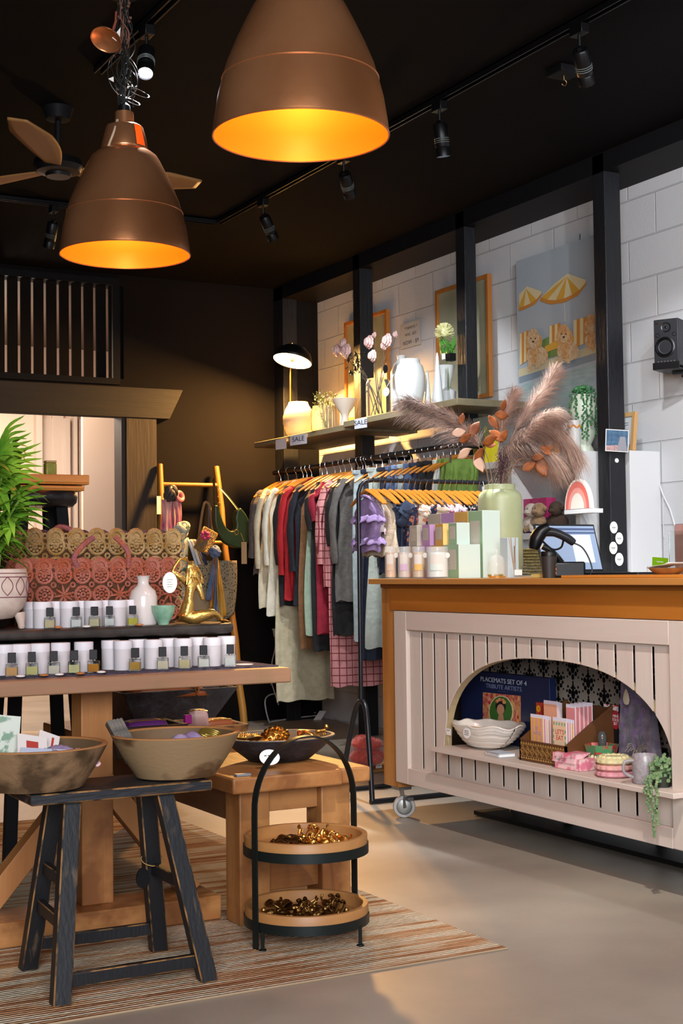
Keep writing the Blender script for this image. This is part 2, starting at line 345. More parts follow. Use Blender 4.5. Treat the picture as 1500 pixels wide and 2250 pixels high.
# ---------------------------------------------------------------- copper pendants
copper = mat('brushed_copper', 'dc9868', .25, m=.8, c2='b8764a', sc_=3, bump=.04, bs=25)
cin = mat('gilded_inside', 'ff9a2a', .42, m=.35)
bulbm = mat('lit_bulb', 'fff0d0', .5, em='ffb860', es=8)
k_ = .215/143
PRO = [(143, 0), (143, 4), (141, 22), (135, 60), (127.5, 90), (126.2, 94), (120, 116), (106, 150), (92, 180), (78, 208), (71, 219), (62, 226), (53, 231)]
PRO2 = [(51, 229), (52, 236), (47, 260), (41, 283), (38, 286), (22, 287)]
PRO3 = [(22, 286), (21, 300), (20, 318), (12, 321), (0, 321)]
def pendant(loc, label, power):
    t = thing('copper_pendant', label, 'pendant lamp', loc, 0, 'copper dome pendants')
    sh = B().lathe([(r*k_, z*k_) for r, z in PRO], 96).build('shade', copper, t, sharp=80)
    B().lathe([(r*k_-.002, z*k_+(.0004 if i else 0)) for i, (r, z) in enumerate(PRO)], 96).build('inner_lining', cin, sh, sharp=80)
    b = B(); b.torus((0, 0, 92*k_), 127*k_, .0022, 96, 8, nrm=(0, 0, 1)); b.torus((0, 0, 0), 142.5*k_, .0022, 96, 8, nrm=(0, 0, 1)); b.build('rolled_seam', copper, sh)
    b = B(); pts = []
    for a in range(64):                                # collar with a cut-out window
        if a in (50, 51, 52, 53, 54): continue
        a0 = 2*PI*a/64; a1 = 2*PI*(a+1)/64
        for (ra, za), (rb, zb) in zip(PRO2, PRO2[1:]):
            v = [b.bm.verts.new((r*k_*math.cos(q), r*k_*math.sin(q), z*k_)) for r, z, q in ((ra, za, a0), (ra, za, a1), (rb, zb, a1), (rb, zb, a0))]; b._f(v)
    for a in (50, 51, 52, 53, 54):
        a0 = 2*PI*a/64; a1 = 2*PI*(a+1)/64
        for (ra, za), (rb, zb) in list(zip(PRO2, PRO2[1:]))[:1]+list(zip(PRO2, PRO2[1:]))[3:]:
            v = [b.bm.verts.new((r*k_*math.cos(q), r*k_*math.sin(q), z*k_)) for r, z, q in ((ra, za, a0), (ra, za, a1), (rb, zb, a1), (rb, zb, a0))]; b._f(v)
    bmesh.ops.remove_doubles(b.bm, verts=b.bm.verts, dist=1e-5); b.build('collar', copper, t, solid=.001, sharp=80)
    B().lathe([(r*k_, z*k_) for r, z in PRO3], 32).build('neck', copper, t)
    b = B().tube([(0, 0, .478), (0, 0, ZC-loc[2])], .004, 8); b.lathe([(.02, .48), (.02, .5), (.008, .51)], 16); b.build('suspension_cable', blackm, t)
    B().lathe([(0, ZC-loc[2]-.03), (.05, ZC-loc[2]-.03), (.055, ZC-loc[2]), (0, ZC-loc[2])], 24).build('ceiling_rose', black, t)
    B().ball((0, 0, .215), .04, n=20).lathe([(.016, .25), (.02, .3), (.02, .36)], 16).build('bulb', bulbm, t)
    lamp('pendant_bulb_light', 'POINT', Vector(loc)+Vector((0, 0, .145)), power, (1, .46, .15), .035)
    return t
pendant(D(661, 300, z=2.06), 'large copper dome pendant lamp at top centre nearest the camera', 2.6)
tp = pendant(D(275, 560, z=2.06), 'smaller looking copper dome pendant with a tangle of wires above it', 2.6)
# tangle above the further pendant
b = B(); rnd = random.Random(3)
for (cx, cz, rr, ax) in ((-.005, .60, .062, 0), (.004, .62, .058, .5), (.05, .555, .05, 1.2), (.01, .56, .035, .9), (-.012, .58, .03, .3), (.02, .6, .03, .7), (.03, .52, .035, 1.5)):
    c = Vector((cx, 0, cz)); b.tube([c+Vector((rr*math.cos(a)*math.cos(ax*.4), rr*.6*math.sin(a)*math.sin(ax)+.4*rr*math.cos(a), rr*math.sin(a)*(1.1 if ax < 1 else .45))) for a in [2*PI*i/24 for i in range(24)]], .0013, 6, closed=True)
b.build('steel_wire_loop', mat('steel_wire', 'b8bcc0', .25, m=1), tp)
b = B()
for i in range(14):
    x = rnd.uniform(-.03, .03); b.tube(spline([(x+rnd.uniform(-.02, .02), rnd.uniform(-.02, .02), z) for z in (.5, .56, .62, .69, .76, .84, .9)], 4), .002, 5)
b.build('twisted_flex', mat('dark_flex', '20211f', .3), tp)
b = B()
for i in range(8):
    b.tube(spline([(rnd.uniform(-.018, .018), rnd.uniform(-.02, .02), z) for z in (.68, .74, .79, .84, .9)], 4), .0024, 5)
for i in range(12): b.ball((rnd.uniform(-.025, .025), -.012, rnd.uniform(.78, .88)), .006, n=6)
b.build('rusty_twine', mat('rusty_twine', '6a4636', .8), tp)
Mx = Matrix.Translation((-.07, -.02, .705)) @ Matrix.Rotation(R(26), 4, 'Y') @ Matrix.Rotation(R(-20), 4, 'X')
B().lathe([(.052, 0), (.05, .006), (.03, .016), (0, .02)], 32, M=Mx).build('loose_canopy', copper, tp, solid=.001)
b = B().tube([(-.052, -.02, .72), (-.035, -.02, .775), (-.03, -.01, .81)], .0045, 6); b.build('wire_sleeve', mat('red_sleeve', '8a4334', .5), tp)
for q in ([(-.05, .715), (-.025, .70), (-.02, .755)], [(-.064, .575), (-.045, .567), (-.046, .585)]): B().prism(q, -.025, -.023).build('paper_tie', paper, tp)
b = B().tube(spline([(-.035, -.03, .44), (-.05, -.045, .4), (-.068, -.04, .35), (-.072, -.03, .33)], 5), .0045, 6); b.build('cream_rope', mat('cream_rope', 'c9b49a', .9, bump=.6, bs=300), tp)

# ---------------------------------------------------------------- ceiling fan
fc = D(128, 372, z=2.7); t = thing('ceiling_fan', 'black ceiling fan with three light timber blades', 'ceiling fan', fc)
B().lathe([(0, -.035), (.05, -.033), (.055, -.02), (.09, -.012), (.104, .01), (.1, .035), (.06, .05), (0, .052)], 40).build('motor_hub', blackm, t)
B().tube([(0, 0, .05), (0, 0, .26)], .014, 12).lathe([(0, .20), (.05, .21), (.065, .26), (0, .26)], 24).build('down_rod', black, t)
bl = wood('pale_fan_timber', '8a6238', '9f7444', 0, .5, 9)
base = math.atan2(*(lambda v: (v.y, v.x))(D(457, 412, z=2.7)-fc))
for k in range(3):
    b = B(); n = 24
    def f(u, v):
        r = .07+.56*u; wd = (.028+.055*math.sin(min(1, u*1.5)*PI/2))*(1-.55*max(0, u-.72)/.28); y = (v-.5)*2*wd+.012*math.sin(u*PI)
        return Vector((r, y, -(v-.5)*wd*.35+.01*u))
    b.grid(f, n, 6); o = b.build('blade', bl, t, solid=.008); o.rotation_euler = (0, 0, base+k*2*PI/3)
# ---------------------------------------------------------------- timber display table with the fragrance rows
oakx = wood('warm_oak', '8f5a2e', 'b07c48', 0, .45, 11, .12, c3='7d4e28')
oakz = wood('warm_oak_upright', '8f5a2e', 'b07c48', 2, .45, 11, .12, c3='7d4e28')
oaky = wood('warm_oak_lengthwise', '8f5a2e', 'b07c48', 1, .45, 11, .12, c3='7d4e28')
palex = wood('pale_pine', '876248', 'a27a5c', 0, .5, 9, .1, c3='8a6a4c')
def tx(p): return lambda x, y, z: (x-p[0], y-p[1], z-p[2])
t = thing('display_table', 'long pale timber trestle table holding perfume bottles on a dark runner', 'table', (1.0, 4.1, 0))
B().box(-1.4, .832, -.4, .5, .683, .725).build('tabletop', palex, t, bev=.004)
B().box(.262, .355, -.22, -.13, .075, .683).build('post', oakz, t, bev=.003)
B().box(-.9, .655, -.29, -.12, .0055, .075).build('foot_beam', oakx, t, bev=.005)
B().bar((.33, -.18, .42), (.60, -.18, .075), .06, .06, up=(0, 1, 0)).build('brace', wood('brace_wood', '8f5a2e', 'b07c48', 2, .5, 8), t, bev=.002)
B().bar((.28, -.18, .42), (-.02, -.18, .075), .06, .06, up=(0, 1, 0)).build('brace', wood('brace_wood', '8f5a2e', 'b07c48', 2, .5, 8), t, bev=.002)
B().tube([(.56, -.31, .019), (.56, -.295, .019)], .012, 12).build('foot_pad', blackm, t)
tag(B().box(-.7, .405, -.17, .17, 0, .004).build('table_runner', mat('dark_runner', '23222a', .85, c2='4a4258', sc_=60, bump=.3), loc=(1.42, 3.94, .7252)), 'dark patterned runner under the lower perfume row', 'runner')
tag(B().lathe([(0, 0), (.028, 0), (.028, .0012), (0, .0012)], 24).build('paper_disc', paper, loc=(1.755, 3.86, .7295)), 'flat white round card at the right end of the dark runner', 'card')
# second tier: black plank on low black blocks
dk = mat('charcoal_wood', '2c2826', .42, c2='3d3733', sc_=20, bump=.1)
t = thing('display_riser', 'black round-ended plank riser standing on the timber table', 'riser', (1.2, 4.15, .725))
pl = [(-1.0, -.24), (.50, -.24), (.545, -.22), (.575, -.17), (.58, -.1), (.56, .24), (-1.0, .24)]
B().prism([(x, y) for x, y in pl], 0, .03, M=Matrix(((1, 0, 0, 0), (0, 0, 1, 0), (0, 1, 0, .095), (0, 0, 0, 1)))).build('plank', dk, t, bev=.012, seg=4)
for x in (-.5, .35): B().box(x, x+.06, .02, .2, 0, .095).build('leg', black, t)
# fragrances: round white cartons and square glass bottles
carton_m = mat('white_carton', 'ccc6c8', .6, c2='7e4a72', sc_=26, lo=.70, hi=.74)
def carton(px_, py_, z, y, label, h=.083, grp='white fragrance cartons'):
    p = D(px_, py_, y=y); t = thing('fragrance_carton', label, 'carton', (p.x, y, z), rnd.uniform(0, 6), grp)
    B().lathe([(0, 0), (.0255, 0), (.026, .002), (.026, h*.72), (.0245, h*.72), (0, h*.72)], 28).build('tube', carton_m, t)
    B().lathe([(0, h*.72), (.0268, h*.72), (.027, h-.002), (.0262, h), (0, h)], 28).build('lid', mat('carton_lid', 'dedade', .55), t)
def liquid(c): return mat('perfume_'+c, c, .1, trans=.25, ior=1.33)
def bottle(px_, z, y, lc, label, s=1):
    p = D(px_, 1460, y=y); t = thing('perfume_bottle', label, 'perfume bottle', (p.x, y, z), R(rnd.uniform(-28, -14)), 'square glass perfume bottles')
    w_ = .0165*s
    B().box(-w_, w_, -w_*.8, w_*.8, 0, .034*s).lathe([(.006, .034*s), (.006, .040*s)], 12).build('flask', glass, t, bev=.002)
    B().box(-w_*.86, w_*.86, -w_*.66, w_*.66, .004, .025*s).build('perfume', liquid(lc), t)
    B().box(-.0105*s, .0105*s, -.0095*s, .0095*s, .037*s, .064*s).build('cap', mat('black_cap', '0b0a10', .6), t, bev=.001)
ords = ['first', 'second', 'third', 'fourth', 'fifth', 'sixth', 'seventh', 'eighth', 'ninth', 'tenth', 'eleventh', 'twelfth', 'thirteenth', 'fourteenth', 'fifteenth', 'sixteenth']
low = [(26, 'e8b070', 'peach'), (70, 'dcd48a', 'pale yellow'), (118, 'ece2cf', 'clear'), (163, 'ded8a0', 'pale lemon'), (205, 'd08a10', 'deep amber'), (297, 'd0a040', 'golden'), (357, 'e8dcc0', 'faint straw'), (405, 'e0d0a0', 'light straw'), (447, 'f2eee4', 'colourless'), (506, 'f2f2ee', 'water-clear')]
for i, (p_, c, d) in enumerate(low):
    bottle(p_, .7295, 3.80, c, f'square bottle of {d} perfume, {ords[i]} from the left in the lower row')
for i, p_ in enumerate((8, 46, 88, 133, 184, 243, 270, 303, 337, 370, 402, 436, 466, 497)):
    carton(p_, 1440, .7295, 3.862+.05*(i % 2) if i > 4 else 3.875, f'white round fragrance carton, {ords[i]} from the left in the lower row')
for i, (p_, c, d) in enumerate([(110, 'e6d4a8', 'pale straw'), (168, 'f4f4f2', 'colourless'), (208, 'e0d4ac', 'straw'), (241, 'eef0ee', 'clear'), (292, 'd8cc50', 'bright yellow')]):
    bottle(p_, .85, 3.945, c, f'square bottle of {d} perfume, {ords[i]} from the left on the upper plank', .92)
for i, p_ in enumerate((70, 93, 125, 152, 178, 205, 232, 258, 286)):
    carton(p_, 1350, .85, 3.995+.042*((i+1) % 2), f'white round fragrance carton, {ords[i]} from the left on the upper plank', .075)
am = mat('amber_stone', 'b8743a', .3)
for i, (p_, y_, z_) in enumerate([(45, 3.752, .7295), (96, 3.75, .7295), (130, 3.75, .7295), (176, 3.75, .7295), (222, 3.765, .7295), (128, 3.91, .85), (190, 3.915, .85), (306, 3.92, .85)]):
    p = D(p_, 1400, y=y_); tag(B().ball((0, 0, .004), .013, sz=.3, n=10).build('tester_stone', am if i % 2 else paper, loc=(p.x, y_, z_)), ('amber' if i % 2 else 'pale')+' flat stone lying in front of the perfume bottles', 'stone', ('amber' if i % 2 else 'pale')+' tester stones')

def pot(name, label, cat, px_, py_, prof, m, n=36, group=None, sx=1, sy=1, part=None, solid=0, rz=0, wob=None, parent=None, sharp=50, **pl):
    p = D(px_, py_, **pl); s = S(p)
    o = B().lathe([(r*s, h*s) for r, h in prof], n, (0, 0, 0), sx, sy, wob).build(part or name, m, parent, loc=(0, 0, 0) if part else p, solid=solid, sharp=sharp)
    if not part: o.rotation_euler.z = rz; tag(o, label, cat, group)
    return o, p, s
# patterned planter on feet at the left edge
p = D(0, 1375, y=3.95); p.z = .85; s = S(p)
t = thing('footed_planter', 'cream stoneware bowl with purple leaf outlines on stubby feet', 'planter', p)
cer = mat('cream_stoneware', 'd0bcae', .55, c2='c0aa9c', sc_=30, bump=.1)
B().lathe([(0, 22*s), (28*s, 26*s), (52*s, 50*s), (61*s, 80*s), (62*s, 110*s), (57*s, 133*s), (53*s, 134*s), (50*s, 128*s), (53*s, 90*s), (40*s, 50*s), (0, 40*s)], 48).build('bowl', cer, t)
for a in (-60, 60, 180): B().tube([(42*s*math.sin(R(a+16)), -42*s*math.cos(R(a+16)), 38*s), (46*s*math.sin(R(a+16)), -46*s*math.cos(R(a+16)), 8*s)], [14*s, 7*s], 12).ball((46*s*math.sin(R(a+16)), -46*s*math.cos(R(a+16)), 8*s), 8*s, n=8).build('foot', cer, t)
pur = mat('purple_glaze', '6e3044', .5)
def ringpt(a, z, e=1.012):
    prof = [(61, 80), (62, 110), (57, 133)]; zz = z
    r = 61+(zz-80)/30*1 if zz < 110 else 62-(zz-110)/23*5
    return Vector((r*s*e*math.sin(a), -r*s*e*math.cos(a), zz*s))
for z in (124, 116): B().tube([ringpt(2*PI*i/48, z) for i in range(48)], .0011, 5, closed=True).build('painted_line', pur, t)
B().tube([ringpt(2*PI*i/48, 70, 1.0) if 0 else Vector((59.5*s*math.sin(2*PI*i/48), -59.5*s*math.cos(2*PI*i/48), 72*s)) for i in range(48)], .0011, 5, closed=True).build('painted_line', pur, t)
for k in range(12):
    a0 = 2*PI*k/12; b = B()
    for sg in (-1, 1): b.tube([ringpt(a0+sg*.2*math.sin(PI*j/8), 76+40*j/8) for j in range(9)], .0011, 5)
    b.build('painted_leaf', pur, t)
# white bottle vase, green cup
wg = mat('white_glaze', 'd6cdc8', .22, coat=.5)
pot('bottle_vase', 'small white glazed bottle vase in front of the coral crochet bag', 'vase', 315, 1372, [(0, 0), (29, 0), (31, 4), (31, 60), (27, 74), (14, 86), (12, 92), (14, 104), (17, 107), (14, 106), (11, 92), (0, 90)], wg, y=4.03, wob=lambda a, z: 1)[0].location.z = .85
pot('small_bowl', 'small celadon green cup beside the brass mermaid', 'bowl', 359, 1376, [(0, 0), (12, 0), (13, 6), (19, 14), (25, 28), (27, 42), (25, 42), (22, 28), (12, 16), (0, 14)], mat('celadon', '6f9a80', .25, c2='8fb49a', sc_=30, coat=.4), y=3.98)[0].location.z = .85
# ---------------------------------------------------------------- brass mermaid figurine
def skin(name, verts, edges, radii, m, parent, loc=(0, 0, 0), root=0, sub=2):
    me = bpy.data.meshes.new(name); me.from_pydata(verts, edges, []); o = bpy.data.objects.new(name, me); col.objects.link(o); o.location = loc
    if parent: o.parent = parent
    o.modifiers.new('skin', 'SKIN'); sv = me.skin_vertices[0].data
    for i, r in enumerate(radii):
        sv[i].radius = (r, r) if not isinstance(r, tuple) else r; sv[i].use_root = (i == root)
    k = o.modifiers.new('s', 'SUBSURF'); k.levels = k.render_levels = sub; me.materials.append(m)
    dg = bpy.context.evaluated_depsgraph_get(); dg.update(); nm = bpy.data.meshes.new_from_object(o.evaluated_get(dg)); o.modifiers.clear(); o.data = nm
    for p_ in nm.polygons: p_.use_smooth = True
    return o
mp_ = D(410, 1368, y=3.99); mp_.z = .85; s = S(mp_)
t = thing('mermaid_figurine', 'polished brass mermaid figurine sitting with both hands raised to her hair', 'figurine', mp_)
def q_(px_, py_, d=0): return ((px_-410)*s*.97, d, (1369-py_)*s)
def ch(*a): return [q_(*k) for k in a]
V_ = ch((412, 1340), (414, 1322), (417, 1305), (420, 1290), (423, 1276), (425, 1262), (424, 1252, -.002), (423, 1243, -.004), (423, 1234, -.003))
V_ += ch((408, 1352), (425, 1358, -.012), (450, 1350, -.02), (470, 1345, -.016), (482, 1352, -.012), (495, 1364, -.01))
V_ += ch((408, 1279), (394, 1268, -.01), (374, 1254, -.006), (384, 1240, .0), (397, 1226, .004), (406, 1228, .004))
V_ += ch((434, 1280), (442, 1300, -.008), (447, 1318, -.01), (448, 1300, .004), (447, 1282, .008), (436, 1262, .006), (430, 1248, .006))
E_ = [(i, i+1) for i in range(8)]+[(0, 9), (9, 10), (10, 11), (11, 12), (12, 13), (13, 14)]+[(4, 15), (15, 16), (16, 17), (17, 18), (18, 19), (19, 20)]+[(4, 21), (21, 22), (22, 23), (23, 24), (24, 25), (25, 26), (26, 27)]
r_ = [22, 17, 14.5, 17, 18, 11, 6.5, 11, 9]+[21, 22, 15, 11, 8, 4]+[8.5, 7, 5, 4.5, 3.5, 3]+[8.5, 7, 5, 4.5, 4, 3.2, 3]
rr_ = [(a*s*.86, a*s*.66) if i < 6 else a*s*(.86 if i > 8 else .74) for i, a in enumerate(r_)]
skin('body', V_, E_, rr_, brass, t)
b = B(); rr = random.Random(5)
for i in range(34):                               # wavy hair falling down her back and over one raised hand
    a = rr.uniform(0, PI); x0 = 423+9*math.cos(a); q = rr.uniform(-6, 6)
    b.tube(spline([q_(x0*.5+211, 1232, .006-.012*math.sin(a)), q_(x0-2+q*.4, 1243, .012*math.cos(a)-.012*math.sin(a)), q_(x0+q*.6-2, 1258, -.014*math.sin(a)-.004), q_(x0+q+(x0-423)*.3, 1272+rr.uniform(-6, 12), -.012*math.sin(a)-.006)], 4), [.002, .0026, .003, .003, .003, .003, .003, .0026, .0026, .002, .002, .0016, .001], 5)
for i in range(16):
    f_ = i/16; b.tube(spline([q_(425+f_*8, 1236+f_*5, .004), q_(438+f_*3, 1246+f_*6, .002+rr.uniform(-.004, .004)), q_(447, 1262+f_*6, .0), q_(452-f_*6, 1280-f_*4, .002)], 4), .002, 5)
b.build('hair', brass, t)
b = B()
for k in (-1, 1): b.tube(spline([q_(492, 1363, -.01), q_(500, 1366-k*2, -.01-k*.012), q_(508, 1368, -.01-k*.024)], 4), [.004, .006, .007, .0075, .007, .006, .004, .003, .001], 6, flat=.35)
for i in range(7): b.torus(q_(432+i*7.5, 1356-i*1.0, -.0135), (15.5-i*1.4)*s*.74, .0009, 16, 4, nrm=(1, 0, .1))
b.build('tail_fin', brass, t)
b = B()
for k, (hx, hy) in enumerate(((404, 1227), (430, 1248))):
    for j in range(5): b.tube([q_(hx, hy, .004-.004*k), q_(hx+4+j*1.2, hy+(j-2)*2.2, -.003+j*.001), q_(hx+7+j, hy+3+(j-2)*2.6, -.006)], [.0022, .002, .0014], 5)
b.build('finger', brass, t)
tt = thing('price_tag', 'white oval price tag hung on the mermaid figurine', 'price tag', D(373, 1280, y=3.955))
sT = S(tt.location); B().prism(arc(32, 0, 350, 1, (0, 0), 17*sT, 23*sT), -.0006, .0006).build('card', paper, tt)
b = B()
for k in range(4): b.box(-.009, .009-.003*(k % 2), -.0011, -.0007, .008-.007*k, .0088-.007*k)
b.build('handwriting', ink, tt)
# ---------------------------------------------------------------- crochet bags
def crochet(b, x0, x1, z0, z1, nx, nz, yf, rr_=1, scal=True):
    dx = (x1-x0)/nx; dz = (z1-z0)/nz; r = min(dx, dz)/2
    for j in range(nz):
        for i in range(nx):
            cx = x0+dx*(i+.5); cz = z0+dz*(j+.5); y = yf(cx, cz)
            if (i+j*2) % 3 == 1 and j < nz-1:
                for a in range(8):
                    th = a*PI/4+.2; c = Vector((cx+.55*r*math.cos(th), y-.004, cz+.55*r*math.sin(th))); d = Vector((math.cos(th), 0, math.sin(th)))*r*.52
                    b.tube([c-d, c, c+d], [r*.06, r*.17, r*.06], 5)
                b.ball((cx, y-.006, cz), r*.14, n=6)
            else:
                b.torus((cx, y-.002, cz), r*.84, r*.17, 14, 5); b.torus((cx, y-.003, cz), r*.22, r*.12, 8, 4)
                for a in range(9):
                    th = a*2*PI/9+i; b.ball((cx+.52*r*math.cos(th), y-.004, cz+.52*r*math.sin(th)), r*.19, n=6)
            for sx_, sz_ in ((1, 1), (1, 0)): b.torus((cx+dx*.5*sx_, y+.001, cz+dz*.5*sz_), r*.24, r*.11, 8, 4)
    if scal:
        for i in range(nx): cx = x0+dx*(i+.5); b.torus((cx, yf(cx, z1), z1-.004), r*.72, r*.26, 14, 5); b.torus((cx, yf(cx, z1), z1-.004), r*.3, r*.2, 10, 5)
def bag(name, label, x0, x1, z0, z1, y, m1, m2, dark, handles, nx=9, nz=3, curve=.04, dep=.1):
    t = thing(name, label, 'bag', ((x0+x1)/2, y, z0)); W = (x1-x0)/2; Hh = z1-z0
    f = lambda x, z: -curve*math.cos(min(1, abs(x)/W)*PI/2)*(.5+.5*(1-z/Hh))
    b = B(); n = 20
    for s_ in (0, 1): b.grid(lambda u, v: Vector(((u*2-1)*W, (f((u*2-1)*W, v*Hh)+.004) if not s_ else dep-f((u*2-1)*W, v*Hh), v*Hh*.97)), n, 6)
    b.build('lining', dark, t)
    b = B(); crochet(b, -W, W, 0, Hh, nx, nz, f); b.build('crochet_panel', m1, t)
    b = B(); crochet(b, -W, W, Hh*.3, Hh, nx, nz-1, lambda x, z: dep-f(x, z)); b.build('crochet_panel', m2, t)
    for pts in handles: B().tube(spline(pts, 6), .0085, 8).build('handle', mat('coral_cord', 'b4644c', .9, bump=.8, bs=200, c2='a0606a', sc_=30), t)
yarn = lambda n, a, c: mat(n, a, .95, c2=c, sc_=28, bump=.8, bs=260)
tan_y = yarn('tan_raffia', 'b08648', 'caa874'); coral_y = yarn('coral_raffia', 'b65f40', 'c27a68'); br_y = yarn('brown_raffia', '5a4438', '7a5a68')
darkl = mat('bag_lining', '3c2618', .95, c2='5c3a22', sc_=40)
bag('crochet_bag', 'coral raffia crochet tote with scalloped rim, in front', D(32, 1240, y=4.2).x, D(388, 1240, y=4.2).x, .852, 1.03, 4.2, coral_y, coral_y, darkl,
    [[(-.07, -.02, .17), (-.085, -.03, .20), (-.06, -.03, .235), (-.015, .0, .262)], [(.09, -.02, .17), (.085, -.03, .22), (.055, 0, .265)]], nx=9, nz=3)
bag('crochet_bag', 'tan raffia crochet tote with scalloped rim, behind the coral one', D(4, 1200, y=4.42).x, D(400, 1200, y=4.42).x, .87, 1.125, 4.42, tan_y, br_y, darkl,
    [[(-.115, .1, .25), (-.10, .08, .285), (-.07, .05, .28), (-.03, .02, .25)]], nx=9, nz=4)
tag(B().box(-.45, .3, -.12, .12, 0, .1435).build('storage_box', mat('dark_box', '2a2422', .8), loc=(1.45, 4.52, .7252), bev=.004), 'dark low box behind the black plank carrying the tan bag', 'box')
# ---------------------------------------------------------------- potted plant at the left edge
pp = D(-25, 1240, y=4.12); pp.z = .852
t = thing('potted_plant', 'bushy green leafy plant in a dark pot at the left edge', 'plant', pp)
B().lathe([(0, 0), (.05, 0), (.07, .12), (.072, .14), (.066, .14), (.062, .12), (0, .12)], 28).build('pot', mat('dark_pot', '191919', .35), t)
leafm = mat('fresh_leaf', '3a7a1c', .4, c2='8cb83a', sc_=12); b = B(); bs = B(); rr = random.Random(11)
for i in range(17):
    base = Vector((rr.uniform(-.02, .03), rr.uniform(-.03, .03), .12)); s5 = .0014
    top = Vector((rr.uniform(-.12, .10), rr.uniform(-.1, .06), rr.uniform(.26, .52)))
    pts = spline([base, base*.5+Vector((top.x*.35, top.y*.35, top.z*.6)), top], 6); bs.tube(pts, .0035, 5)
    for k in range(24):
        f_ = rr.uniform(.35, 1); c = pts[min(len(pts)-1, int(f_*len(pts)))]; a = rr.uniform(0, 2*PI); L = rr.uniform(.07, .13); el = rr.uniform(-.3, .8)
        d = Vector((math.cos(a)*math.cos(el), math.sin(a)*math.cos(el)*.7, math.sin(el))); sd = d.cross(Vector((0, 0, 1))).normalized(); wd = rr.uniform(.008, .015)
        prev = None
        for j in range(6):
            u = j/5; p = c+d*L*u+Vector((0, 0, -.05*u*u)); w_ = sd*wd*math.sin(PI*min(1, .12+u*.88)); up_ = Vector((0, 0, .003*math.sin(PI*u)))
            v = [b.bm.verts.new(p-w_+up_), b.bm.verts.new(p), b.bm.verts.new(p+w_+up_)]
            if prev: b._f([prev[0], prev[1], v[1], v[0]]); b._f([prev[1], prev[2], v[2], v[1]])
            prev = v
b.build('foliage', leafm, t, fix=False); bs.build('stem', mat('green_stem', '6b8a34', .6), t)
b = B()
for (tx_, tz_) in ((.17, .36), (.13, .50), (.11, .55), (.16, .47), (.10, .30)):       # long fronds reaching right
    for k in range(7):
        pts = spline([(.0, 0, tz_-.12), (tx_*.5, -.01, tz_-.01), (tx_, -.02, tz_-.01*k*.4+.004*k)], 5); prev = None; off = (k-3)*.019
        for j, p in enumerate(pts):
            u = j/(len(pts)-1); p = p+Vector((0, off*.4, off*u*1.3)); w_ = Vector((0, .006, .0065))*math.sin(PI*min(1, .1+u*.9))
            v = [b.bm.verts.new(p-w_), b.bm.verts.new(p+w_)]
            if prev: b._f([prev[0], prev[1], v[1], v[0]])
            prev = v
b.build('frond', leafm, t, fix=False)
# tall black stool behind the table, with trays and a green jar
ts = D(78, 1072, y=5.0); zt = 1.30
t = thing('tall_stool', 'tall black splay-legged stool behind the crochet bags', 'stool', (ts.x, 5.0, 0))
B().lathe([(0, zt-.055), (.13, zt-.055), (.145, zt-.04), (.148, zt-.02), (.14, zt-.004), (0, zt)], 36).build('seat', mat('black_lacquer', '1a1618', .3), t)
for a, sx_ in ((-1, -1), (-1, 1), (1, -1), (1, 1)):
    B().hexa([(sx_*.14-.022, a*.15-.016, .0055), (sx_*.14+.022, a*.15-.016, .0055), (sx_*.14+.022, a*.15+.016, .0055), (sx_*.14-.022, a*.15+.016, .0055)], [(sx_*.07-.022, a*.07-.016, zt-.05), (sx_*.07+.022, a*.07-.016, zt-.05), (sx_*.07+.022, a*.07+.016, zt-.05), (sx_*.07-.022, a*.07+.016, zt-.05)]).build('leg', black, t, bev=.003)
om = wood('orange_wood', 'a8662a', 'c88a40', 0, .5, 20, .3)
for k, (z0, lab) in enumerate(((zt, 'lower orange timber tray on the tall black stool'), (zt+.022, 'upper orange timber tray on the tall black stool'))):
    b = B(); w_ = .118+.018*k; h_ = .018 if not k else .035
    b.box(-w_, w_, -.09, .09, 0, .006).box(-w_, w_, -.09, -.082, .006, h_).box(-w_, w_, .082, .09, .006, h_).box(-w_, -w_+.008, -.082, .082, .006, h_).box(w_-.008, w_, -.082, .082, .006, h_)
    tag(b.build('timber_tray', om, loc=(ts.x+.035, 5.0, z0+.001*k+.0005), bev=.003), lab, 'tray', 'orange timber trays')
t = thing('green_jar', 'small green jar standing on the orange timber tray', 'jar', (D(110, 1000, y=5).x, 5.0, zt+.0305))
B().box(-.02, .02, -.018, .018, 0, .075).build('body', mat('olive_jar', '6f7a2a', .3, c2='8a8c3c', sc_=40), t, bev=.005); B().box(-.0195, .0195, -.0175, .0175, .075, .083).build('lid', mat('jar_lid', '9c8d60', .5), t, bev=.002)

# ---------------------------------------------------------------- weathered black stool in front
wk = mat('worn_black_paint', '141519', .5, c2='5a4a38', sc_=9, lo=.64, hi=.76, bump=.12, bs=40, stretch=(3, 3, .6))
wkx = mat('worn_black_paint_seat', '1c1e23', .5, c2='6a4c34', sc_=7, lo=.60, hi=.70, bump=.3, bs=40, stretch=(.5, 3, 3))
rawe = mat('rubbed_raw_edge', '946a3c', .6, c2='2b2620', sc_=22, lo=.42, hi=.6)
t = thing('weathered_stool', 'weathered black timber stool with rubbed edges holding two carved bowls', 'stool', (1.19, 3.42, 0))
B().box(-.235, .228, -.105, .105, .457, .483).build('seat', [wkx, rawe], t, bev=.0035, seg=1, bmat=1)
F_ = {'fl': (-.185, -.165), 'fr': (.188, -.16), 'bl': (-.165, .17), 'br': (.185, .165)}; T_ = {'fl': (-.125, -.062), 'fr': (.112, -.062), 'bl': (-.125, .062), 'br': (.112, .062)}
def lg(k, z):
    f_ = 1-z/.457; return Vector((T_[k][0]+(F_[k][0]-T_[k][0])*f_, T_[k][1]+(F_[k][1]-T_[k][1])*f_, z))
